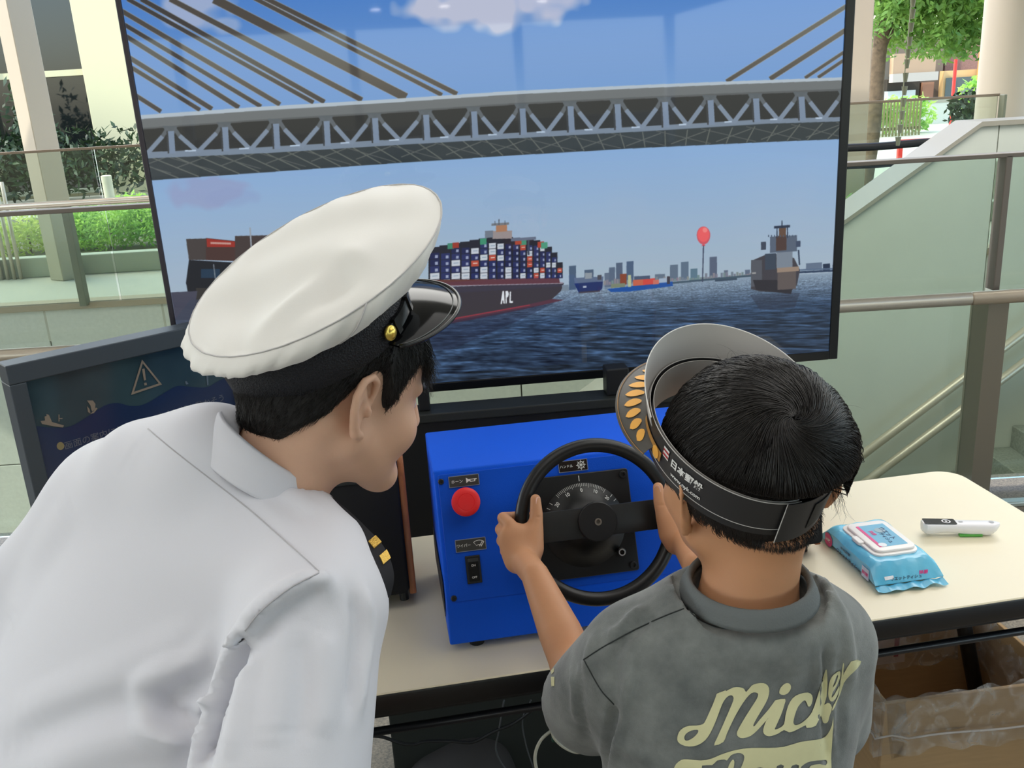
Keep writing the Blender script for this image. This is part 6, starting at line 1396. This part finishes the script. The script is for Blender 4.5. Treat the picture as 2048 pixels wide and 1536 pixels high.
# short hair on the nape and loose ends by the right ear
R = np.random.default_rng(9); nn = 2600; vv = np.array(bodyb.data.vertices[0].co)
bt_ = BVHTree.FromObject(bodyb, bpy.context.evaluated_depsgraph_get()) if False else None
bv = np.zeros(len(bodyb.data.vertices) * 3, np.float32); bodyb.data.vertices.foreach_get('co', bv); bv = bv.reshape(-1, 3) + np.array(wloc(bodyb)); bn = np.zeros_like(bv).ravel(); bodyb.data.vertices.foreach_get('normal', bn); bn = bn.reshape(-1, 3)
q = bv - HB.C; uu, ff, rr = q @ HB.U, q @ HB.F, q @ HB.R
sel = np.where((ff < -.018) & (uu < hlb(ff) + .030) & (uu > hlb(ff) - .003 - .003 * np.cos(rr * 40)) & (np.abs(rr) < .072))[0]; ix = sel[R.integers(len(sel), size=9000)] if len(sel) else []
if len(sel):
    P0 = bv[ix] + R.normal(size=(len(ix), 3)) * .001; N0 = bn[ix]; dn = -HB.U[None] * 1. - HB.R[None] * (rr[ix] * 6)[:, None] + R.normal(size=(len(ix), 3)) * .25; dn -= N0 * (dn * N0).sum(1)[:, None]; dn /= np.linalg.norm(dn, axis=1)[:, None]
    Ls_ = .003 + .004 * R.random((len(ix), 1)); mk('nape_hair', strands(np.stack([P0 - N0 * .001 + dn * Ls_ * t + N0 * .002 * t for t in (0, .35, .7, 1.)], 1), .00022, .00005), M_hair2, hb_, kind='stuff')
loose = []
for i in range(90):
    a = hit(bvh((np.vstack([el_pt(np.array([unit(V(math.cos(b), math.sin(b), 0))]))[0] for b in (0, 1, 2)]), [(0, 1, 2)])), 0, 0) if False else None
    px_, py_ = R.uniform(1668, 1690), R.uniform(860, 985); dd = HB.C; D0 = C3(px_ - 12, py_, .90 + R.uniform(-.02, .03)); dirn = cdir(R.uniform(.0, .35), -1, .1); L = R.uniform(.015, .04)
    loose.append([D0 + dirn * L * t + cdir(1, 0, 0) * .004 * t * t * R.uniform(-1.5, 1.2) for t in np.linspace(0, 1, 6)])
mk('loose_hair', strands(np.array(loose), .00024, .00005), M_hair2, hb_, kind='stuff')
fly = []
for i in range(46):
    p = C3(R.uniform(1430, 1560), 722 + R.uniform(-4, 14), .94) if i < 26 else C3(R.uniform(1600, 1690), R.uniform(745, 900), .9); a = R.uniform(0, 6.28); d1 = cdir(math.cos(a) * .6 + (.5 if i >= 26 else -.2), abs(math.sin(a)), .2); L = R.uniform(.012, .03)
    fly.append([p + d1 * L * t + cdir(math.sin(a), -.6, 0) * L * .6 * t * t for t in np.linspace(0, 1, 7)])
mk('fly_away_hair', strands(np.array(fly), .00014, .00004), M_hair2, hb_, kind='stuff')

# ---- paper cap: band, standing card, brim, taped joint
pc = root('paper_cap', HB.C + V(0, 0, -.05), 'black printed paper cap with grey card back worn by the child', 'hat')
def bp_(psi, h_, o_=0.):      # psi from the front, + to the right
    return PC + PF * (pa + o_) * math.cos(psi) + PR * (pb + o_) * math.sin(psi) + NBn * h_
M_band2 = mat('paper_black', (44, 44, 46), .42, spec=.5); M_cardg = mat('paper_grey', (196, 192, 188), .7); M_edge = mat('paper_edge', (190, 188, 184), .7)
def strip(name, p0, p1, h0, h1, o_, m_, par, n_=80, th=.0006, flare=0.):
    ps = np.linspace(p0, p1, n_); P = []
    for p in ps: hh0 = h0(p) if callable(h0) else h0; hh1 = h1(p) if callable(h1) else h1; P += [bp_(p, hh0, o_), bp_(p, hh1, o_ + flare), bp_(p, hh1, o_ + th + flare), bp_(p, hh0, o_ + th)]
    F_ = [(4 * i + k, 4 * i + (k + 1) % 4, 4 * (i + 1) + (k + 1) % 4, 4 * (i + 1) + k) for i in range(n_ - 1) for k in range(4)] + [(0, 1, 2, 3), (4 * n_ - 1, 4 * n_ - 2, 4 * n_ - 3, 4 * n_ - 4)]
    return mk(name, (P, F_), m_, par, 'auto')
rad = math.radians
bnd = strip('band', rad(-182), rad(156), -.016, .017, 0, M_band2, pc, flare=.001)
strip('band_lining', rad(-182), rad(156), -.026, .0165, -.0032, mat('paper_grey'), pc, flare=.0005)
strip('lower_band', rad(-182), rad(156), -.026, -.012, -.002, M_band2, pc, flare=.0012)
mk('band_edge', tube([bp_(p, .0175, .0013) for p in np.linspace(rad(-182), rad(156), 90)], .0005, 5), M_edge, bnd); mk('band_edge', tube([bp_(p, -.0163, .0008) for p in np.linspace(rad(-182), rad(-60), 60)], .00035, 5), M_edge, bnd)
tab = strip('taped_tab', rad(140), rad(189), -.030, .020, .0035, M_band2, pc, n_=16, flare=.001)
strip('tape', rad(138), rad(168), -.020, .012, .0045, mat('tape_black', (28, 28, 27), .55), pc, n_=12, flare=.001)
mk('tab_edge', tube([bp_(rad(189), h_, .0045) for h_ in (-.03, 0, .02)], .0005, 5), M_edge, tab)
# standing card in front, seen from its plain grey back
ps = np.linspace(rad(-78), rad(96), 72); NR = 9; P = []
def card(p, s, o_=0.):
    e = max(0, math.cos((p - rad(9)) * 90 / 91)) ** .45; h_ = .012 + s * .040 * e; return bp_(p, h_, .003 + o_ + s * .010 * e)
for o_ in (0, .0008):
    P += [card(p, s, o_) for p in ps for s in np.linspace(0, 1, NR)]
n0 = len(ps) * NR; F_ = [(i * NR + j, i * NR + j + 1, (i + 1) * NR + j + 1, (i + 1) * NR + j) for i in range(len(ps) - 1) for j in range(NR - 1)]; F_ += [tuple(q_ + n0 for q_ in f[::-1]) for f in F_]
cdg = mk('standing_card', (P, F_), M_cardg, pc, True); mk('card_edge', tube([card(p, 1, .0004) for p in ps], .0006, 5), mat('paper_edge_white', (232, 230, 226), .7), cdg)
# brim with gold laurel
pz = np.linspace(rad(-84), rad(84), 64)
def brim(p, s, lift=0.): e = max(0, math.cos(p * 90 / 88)) ** .6; L = .004 + .037 * e; return bp_(p, -.004 - .012 * s * s, .001 + L * s * .95) + PF * .008 * s * e + NBn * lift
P = [brim(p, s) for p in pz for s in np.linspace(0, 1, 8)] + [brim(p, s, -.0006) for p in pz for s in np.linspace(0, 1, 8)]; n0 = len(pz) * 8
F_ = [(i * 8 + j, (i + 1) * 8 + j, (i + 1) * 8 + j + 1, i * 8 + j + 1) for i in range(len(pz) - 1) for j in range(7)]; F_ += [tuple(q_ + n0 for q_ in f[::-1]) for f in F_]
brm = mk('brim', (P, F_), mat('paper_charcoal', (74, 70, 64), .5), pc, True)
M_lg = mat('laurel_gold', (236, 172, 72), .5); M_sg = mat('strap_gold', (176, 128, 66), .5)
def leaf(p0, s0, dp, ds, w_):
    P = []; n_ = 7
    for i in range(n_):
        t = i / (n_ - 1); p, s = p0 + dp * t, s0 + ds * t; wd2 = w_ * math.sin(math.pi * min(1, t * .94 + .06)) ** .7; P += [brim(p - wd2, s, .0009), brim(p + wd2, s, .0009)]
    return P, [(2 * i, 2 * i + 1, 2 * i + 3, 2 * i + 2) for i in range(n_ - 1)]
for i in range(10):
    p = rad(-72 + i * 8); mk('laurel_leaf', leaf(p, .22, rad(-5), .52, rad(3.0)), M_lg, brm)
for i in range(9): mk('laurel_leaf', leaf(rad(74 - i * 8), .22, rad(5), .52, rad(3.0)), M_lg, brm)
mk('gold_line', tube([brim(p, .93, .0009) for p in pz], .0004, 4), M_sg, brm)
strip('gold_strap', rad(-92), rad(-62), -.010, .001, .0022, M_sg, bnd, n_=14)
v, f = prism(circ(0, 0, .0066, 20), 0, .0004); c = bp_(rad(-87), -.005, .0030); nn_ = unit(bp_(rad(-87), 0, .01) - bp_(rad(-87), 0, 0)); t_ = unit(np.cross(NBn, nn_)); mk('gold_button_print', frame(c, t_, NBn, nn_)((v, f)), M_lg, bnd)
def btext(s, p0, h_, size, m_, bold=.02, nm='band_text', direction=-1):
    v, f = text2d(s, size, bold); v = v - V(v[:, 0].min(), 0, 0); P = [bp_(p0 + direction * a / .098, h_ + b_, .0017 + .001 * (h_ + b_ + .016) / .033) for a, b_, _ in v]; mk(nm, (P, [q_[::-1] for q_ in f] if direction < 0 else f), m_, bnd)
M_wi = mat('ink_white', (232, 232, 230), .6)
btext('日本郵船', rad(-101), .0050, .0100, M_wi, .035); btext('www.nyk.com', rad(-102), -.0085, .0064, M_wi)
def bpatch(p0, p1, h0, h1, m_, nm): mk(nm, ([bp_(p0, h0, .0019), bp_(p1, h0, .0019), bp_(p1, h1, .0024), bp_(p0, h1, .0024)], [(0, 1, 2, 3)]), m_, bnd)
bpatch(rad(-93), rad(-98), .001, .013, M_wi, 'flag_emblem')
for h0 in (.003, .008): mk('flag_stripe', ([bp_(rad(-93), h0, .0024), bp_(rad(-98), h0, .0024), bp_(rad(-98), h0 + .0026, .0027), bp_(rad(-93), h0 + .0026, .0027)], [(0, 1, 2, 3)]), mat('flag_red', (176, 36, 48), .6), bnd)
print('BAND px', {a: tuple(int(x) for x in pix(bp_(rad(a), .017))) for a in range(-180, 181, 20)})

# ---- t-shirt
sL, sR = bsh; bx_ = unit(sR - sL); bch = C3(1455, 1480, .955); bdn = unit(C3(1440, 1800, .98) - C3(1480, 1250, .93)); bdn = unit(bdn - bx_ * bdn.dot(bx_)); bbk = np.cross(bx_, bdn)
if bbk.dot(CAM - bch) < 0: bbk = -bbk
MB_ = np.array([bx_, bbk, bdn])
lo = np.min([C3(1000, 1850, 1.1), C3(1800, 1850, 1.15), C3(1050, 1120, .85), C3(1760, 1120, .85), C3(1400, 1850, .8)], 0) - .04; hi = np.max([C3(1000, 1850, 1.1), C3(1800, 1130, 1.15), C3(1050, 1120, 1.15), C3(1760, 1120, .85), C3(1400, 1120, 1.1)], 0) + .05
S = SDF(lo, hi, .0042)
S.add(S.ell(bch - bdn * .03, (.138, .092, .150), MB_), 0); S.add(S.ell(bch + bdn * .14, (.140, .098, .16), MB_), .05); S.add(S.ell(bch + bdn * .26, (.145, .10, .13), MB_), .05)
S.add(S.cap(C3(1300, 1295, .925), C3(1640, 1265, .945), .050, .048), .035)
S.add(S.cap(C3(1400, 1268, .908), C3(1595, 1256, .912), .054, .052), .03); cnn = RW @ unit(V(-.03, .87, .45)); cn = C3(1497, 1170, .902); rx_, ry_ = basis(cnn); S.path([cn - cnn * .026 + (rx_ * math.cos(t) + ry_ * math.sin(t)) * .060 for t in np.linspace(0, 2 * math.pi, 25)], .008, .03)
S.add(np.minimum(S.cap(C3(1262, 1320, .93), C3(1200, 1385, 1.0), .054, .056), S.cap(C3(1200, 1385, 1.0), C3(1184, 1403, 1.03), .056, .057)), .018)       # left sleeve
S.add(S.cap(C3(1650, 1290, .955), C3(1630, 1420, 1.03), .050, .060), .018)                                   # right sleeve
ri = unit(cdir(-.30, -.42, -.62)); 
S.sub(S.cap(C3(1168, 1402, 1.045), C3(1130, 1400, 1.14), .046, .050), .006)
nb2 = unit(HB.p(0, -.022, -.02) - NBb); S.sub(S.cyl(cn, cnn, .054, -.024, .2), .003); S.d = np.maximum(S.d, -S.cyl(cn, cnn, .074, -.010, .05))
sv, sq = S.mesh(); sq = np.asarray([q_ for q_ in sq if len(q_) == 4]); stree0 = bvh((sv, sq)); Vs_disp = np.zeros(len(sv))
for pts, rad_, amp in (
    ([(1262, 1270), (1262, 1330), (1250, 1400), (1235, 1480), (1215, 1536)], .010, .0045), ([(1235, 1270), (1228, 1330), (1232, 1390)], .010, -.004),
    ([(1232, 1412), (1222, 1450), (1212, 1500), (1205, 1536)], .010, -.010), ([(1190, 1270), (1175, 1320), (1150, 1380)], .012, .004), ([(1145, 1330), (1150, 1390), (1152, 1440)], .010, .004), ([(1168, 1320), (1160, 1400), (1175, 1470)], .009, -.0035),
    ([(1290, 1215), (1265, 1235), (1240, 1262), (1215, 1270)], .010, .007), ([(1300, 1240), (1270, 1260), (1240, 1290)], .009, -.005),
    ([(1655, 1290), (1655, 1340), (1650, 1400), (1658, 1480), (1660, 1536)], .010, -.008), ([(1690, 1230), (1700, 1300), (1705, 1380)], .012, .004), ([(1635, 1310), (1640, 1370), (1645, 1420)], .008, .005), ([(1600, 1300), (1590, 1380), (1600, 1450)], .016, .003),
    ([(1680, 1300), (1684, 1400), (1680, 1500)], .012, -.005), ([(1340, 1290), (1330, 1400), (1310, 1500)], .03, .003), ([(1420, 1300), (1400, 1420), (1380, 1530)], .03, -.002), ([(1640, 1150), (1660, 1180), (1690, 1230)], .01, .003), ([(1230, 1480), (1260, 1500), (1300, 1520)], .014, .004)):
    bump_path(sv, pts, rad_, amp)
sv = sv + normals(sv, sq) * Vs_disp[:, None]
M_tee = mat('washed_grey_cotton', (132, 136, 133), .9, col2=(80, 85, 84), vscale=16, detail=9, sheen=.3, bump=.25, bscale=700)
tee = mk('t_shirt', (sv, sq), M_tee, boy, True, label='stone-washed grey cotton t-shirt with cream lettering on the back'); ttree = bvh((sv, sq))
M_sm = mat('seam_dark', (44, 48, 48), .9)
for p_ in ([(1384, 1212), (1330, 1232), (1260, 1264), (1200, 1298), (1168, 1319)], [(1168, 1319), (1182, 1345), (1204, 1382), (1228, 1408)], [(1372, 1216), (1400, 1240), (1440, 1256), (1490, 1260), (1540, 1254), (1590, 1232), (1622, 1200), (1630, 1170)]):
    r_ = ribbon(p_, ttree, .0013, .0005)
    if r_: mk('seam', r_, M_sm, tee, True)
# ribbed collar
nb2 = cnn
Fp = unit(HB.F - nb2 * HB.F.dot(nb2)); Rp = np.cross(Fp, nb2); NN = 72; rows = [(.0535, .004), (.0555, .010), (.0585, .0105), (.0625, .002), (.0655, -.004), (.0670, -.008), (.0640, -.0085), (.058, -.002)]; P = []
for r_, h_ in rows:
    for i in range(NN): t = 2 * math.pi * i / NN; P.append(cn + nb2 * (h_ - .010 * math.cos(t) * 1.0) + (Fp * math.cos(t) * 1.04 + Rp * math.sin(t)) * (r_ + .0003 * (i % 2)))
F_ = [(a * NN + i, a * NN + (i + 1) % NN, b * NN + (i + 1) % NN, b * NN + i) for a, b in zip(range(len(rows)), list(range(1, len(rows))) + [0]) for i in range(NN)]
mk('collar', (P, F_), mat('rib_grey', (104, 109, 109), .9, bump=.3, bscale=500), boy, True)
# lettering printed on the back
def crop(L): return [(1320 + x / 4.6545, 1280 + y / 4.6545) for x, y in L]
M1 = [(160, 905), (175, 855), (215, 815), (270, 795), (340, 793), (400, 780), (425, 745), (450, 690), (490, 600), (520, 520), (530, 495), (575, 478), (612, 463), (614, 472), (680, 438), (740, 436), (780, 450), (800, 480), (850, 420), (900, 400), (960, 396), (1000, 420), (1014, 470), (1000, 540), (960, 620), (900, 720), (865, 790), (878, 798), (920, 745), (1010, 640), (1060, 570), (1080, 555), (1163, 543), (1155, 600), (1120, 700), (1075, 800), (1065, 830), (1110, 815), (1150, 780), (1165, 700), (1190, 610), (1230, 540), (1290, 500), (1370, 485), (1410, 510), (1414, 560), (1395, 610), (1372, 615), (1362, 590), (1345, 560), (1320, 570), (1280, 620), (1250, 700), (1238, 760), (1250, 785), (1290, 780), (1350, 740), (1395, 690), (1420, 640), (1450, 560), (1530, 310), (1548, 268), (1556, 300), (1560, 400), (1550, 520), (1528, 600), (1560, 580), (1590, 600), (1595, 650), (1580, 690), (1570, 740), (1545, 768), (1515, 760), (1490, 700), (1445, 795), (1360, 815), (1352, 790), (1300, 815), (1240, 845), (1195, 855), (1150, 835), (1100, 865), (1050, 885), (1010, 892), (975, 880), (957, 850), (965, 800), (990, 740), (1005, 725), (960, 775), (900, 840), (840, 890), (770, 910), (730, 900), (713, 870), (730, 820), (800, 700), (870, 590), (900, 540), (910, 500), (890, 485), (850, 490), (800, 540), (740, 630), (680, 740), (620, 870), (590, 945), (505, 978), (530, 910), (580, 800), (640, 660), (680, 560), (680, 525), (660, 510), (625, 525), (590, 570), (560, 640), (520, 750), (470, 860), (420, 930), (350, 975), (270, 988), (200, 970), (165, 940)]
H1 = [(225, 905), (240, 870), (290, 840), (345, 832), (357, 845), (345, 870), (310, 905), (265, 930), (235, 930)]
DOT = [(1107, 480), (1120, 440), (1155, 405), (1190, 396), (1214, 415), (1215, 450), (1190, 490), (1150, 508), (1115, 500)]
EL = [(1568, 470), (1575, 400), (1595, 345), (1635, 298), (1665, 283), (1676, 300), (1670, 350), (1640, 420), (1604, 480), (1592, 530), (1612, 512), (1640, 460), (1662, 420), (1665, 450), (1640, 520), (1605, 568), (1583, 560), (1568, 520)]
EH = [(1602, 440), (1618, 380), (1642, 325), (1650, 335), (1632, 390)]
YL = [(1703, 212), (1713, 225), (1704, 320), (1775, 195), (1865, 193), (1830, 260), (1760, 330), (1710, 395), (1680, 480), (1640, 570), (1608, 650), (1600, 640), (1612, 600), (1650, 520), (1668, 440), (1684, 330)]
BN_ = [(110, 1230), (130, 1192), (150, 1150), (200, 1112), (260, 1108), (380, 1118), (480, 1100), (560, 1065), (700, 1020), (850, 1000), (1000, 1000), (1150, 990), (1300, 945), (1450, 925), (1520, 905), (1560, 870), (1600, 790), (1610, 700), (1607, 850), (1598, 1000), (1590, 1100), (1590, 1300), (1560, 1420), (900, 1480), (150, 1500), (90, 1400)]
MO = [(390, 1165), (485, 1160), (530, 1118), (600, 1108), (622, 1116), (660, 1068), (720, 1047), (765, 1056), (783, 1085), (770, 1140), (735, 1220), (700, 1300), (650, 1300), (680, 1200), (690, 1130), (675, 1108), (640, 1160), (590, 1290), (540, 1300), (560, 1220), (480, 1300), (420, 1300), (400, 1230)]
O2 = [(840, 1250), (870, 1200), (930, 1180), (975, 1200), (980, 1250), (940, 1320), (870, 1330)]
U2 = [(1085, 1168), (1150, 1166), (1110, 1270), (1150, 1280), (1200, 1220), (1225, 1165), (1290, 1163), (1240, 1290), (1120, 1330), (1060, 1300)]
S2 = [(1300, 1200), (1340, 1150), (1400, 1125), (1500, 1115), (1548, 1122), (1535, 1165), (1480, 1150), (1400, 1165), (1390, 1200), (1460, 1260), (1420, 1330), (1300, 1330), (1390, 1260)]
M_pr = mat('print_cream', (216, 212, 166), .75, var=.04, vscale=30)
def dec(name, loops, st_=6): 
    v, f = on_surface([closed_smooth(crop(L), 2) for L in loops], ttree, st_, .0009)
    if len(f): mk(name, (v, f), M_pr, tee, True)
dec('script_lettering', [M1, H1]); dec('lettering_dot', [DOT]); dec('lettering_e', [EL, EH], 3); dec('lettering_y', [YL], 4); dec('lettering_banner', [BN_, MO, O2, U2, S2], 8)
for Lp in ([(1103, 1342), (1109, 1336), (1109, 1344), (1104, 1349)], [(1103, 1354), (1110, 1354), (1110, 1372), (1104, 1373)]):
    v_, f_ = on_surface([Lp], ttree, 4, .0008)
    if len(f_): mk('sleeve_print', (v_, f_), M_pr, tee)
# ---- trousers, shoes
bh = bch + bdn * .30; lo = V(bh[0] - .22, bh[1] - .22, 0); hi = V(bh[0] + .22, bh[1] + .22, bh[2] + .16); S = SDF(lo, hi, .008); S.add(S.ell(bh, (.125, .10, .12)), 0)
for q_ in (-1, 1): k1 = bh + V(q_ * .065, .02, 0); k1[2] = .33; an = V(k1[0], k1[1] - .01, .07); S.add(S.cap(bh + V(q_ * .06, 0, -.02), k1, .068, .054), .03); S.add(S.cap(k1, an, .054, .044), .02)
S.d = np.maximum(S.d, .04 - S.Z); mk('shorts_and_legs', S.mesh(), mat('dark_trousers', (30, 32, 38), .85), boy, True)
for q_ in (-1, 1):
    c = V(bh[0] + q_ * .065, bh[1] + .03, .03); S = SDF(c - V(.07, .14, .04), c + V(.07, .14, .07), .005); S.add(S.cap(c + V(0, -.06, .004), c + V(0, .07, 0), .034, .030), 0); S.add(S.cap(c + V(0, -.05, .01), c + V(0, -.05, .045), .032), .02); S.d = np.maximum(S.d, -S.Z)
    mk('shoe', S.mesh(), mat('shoe_grey', (60, 62, 68), .7), boy, True)
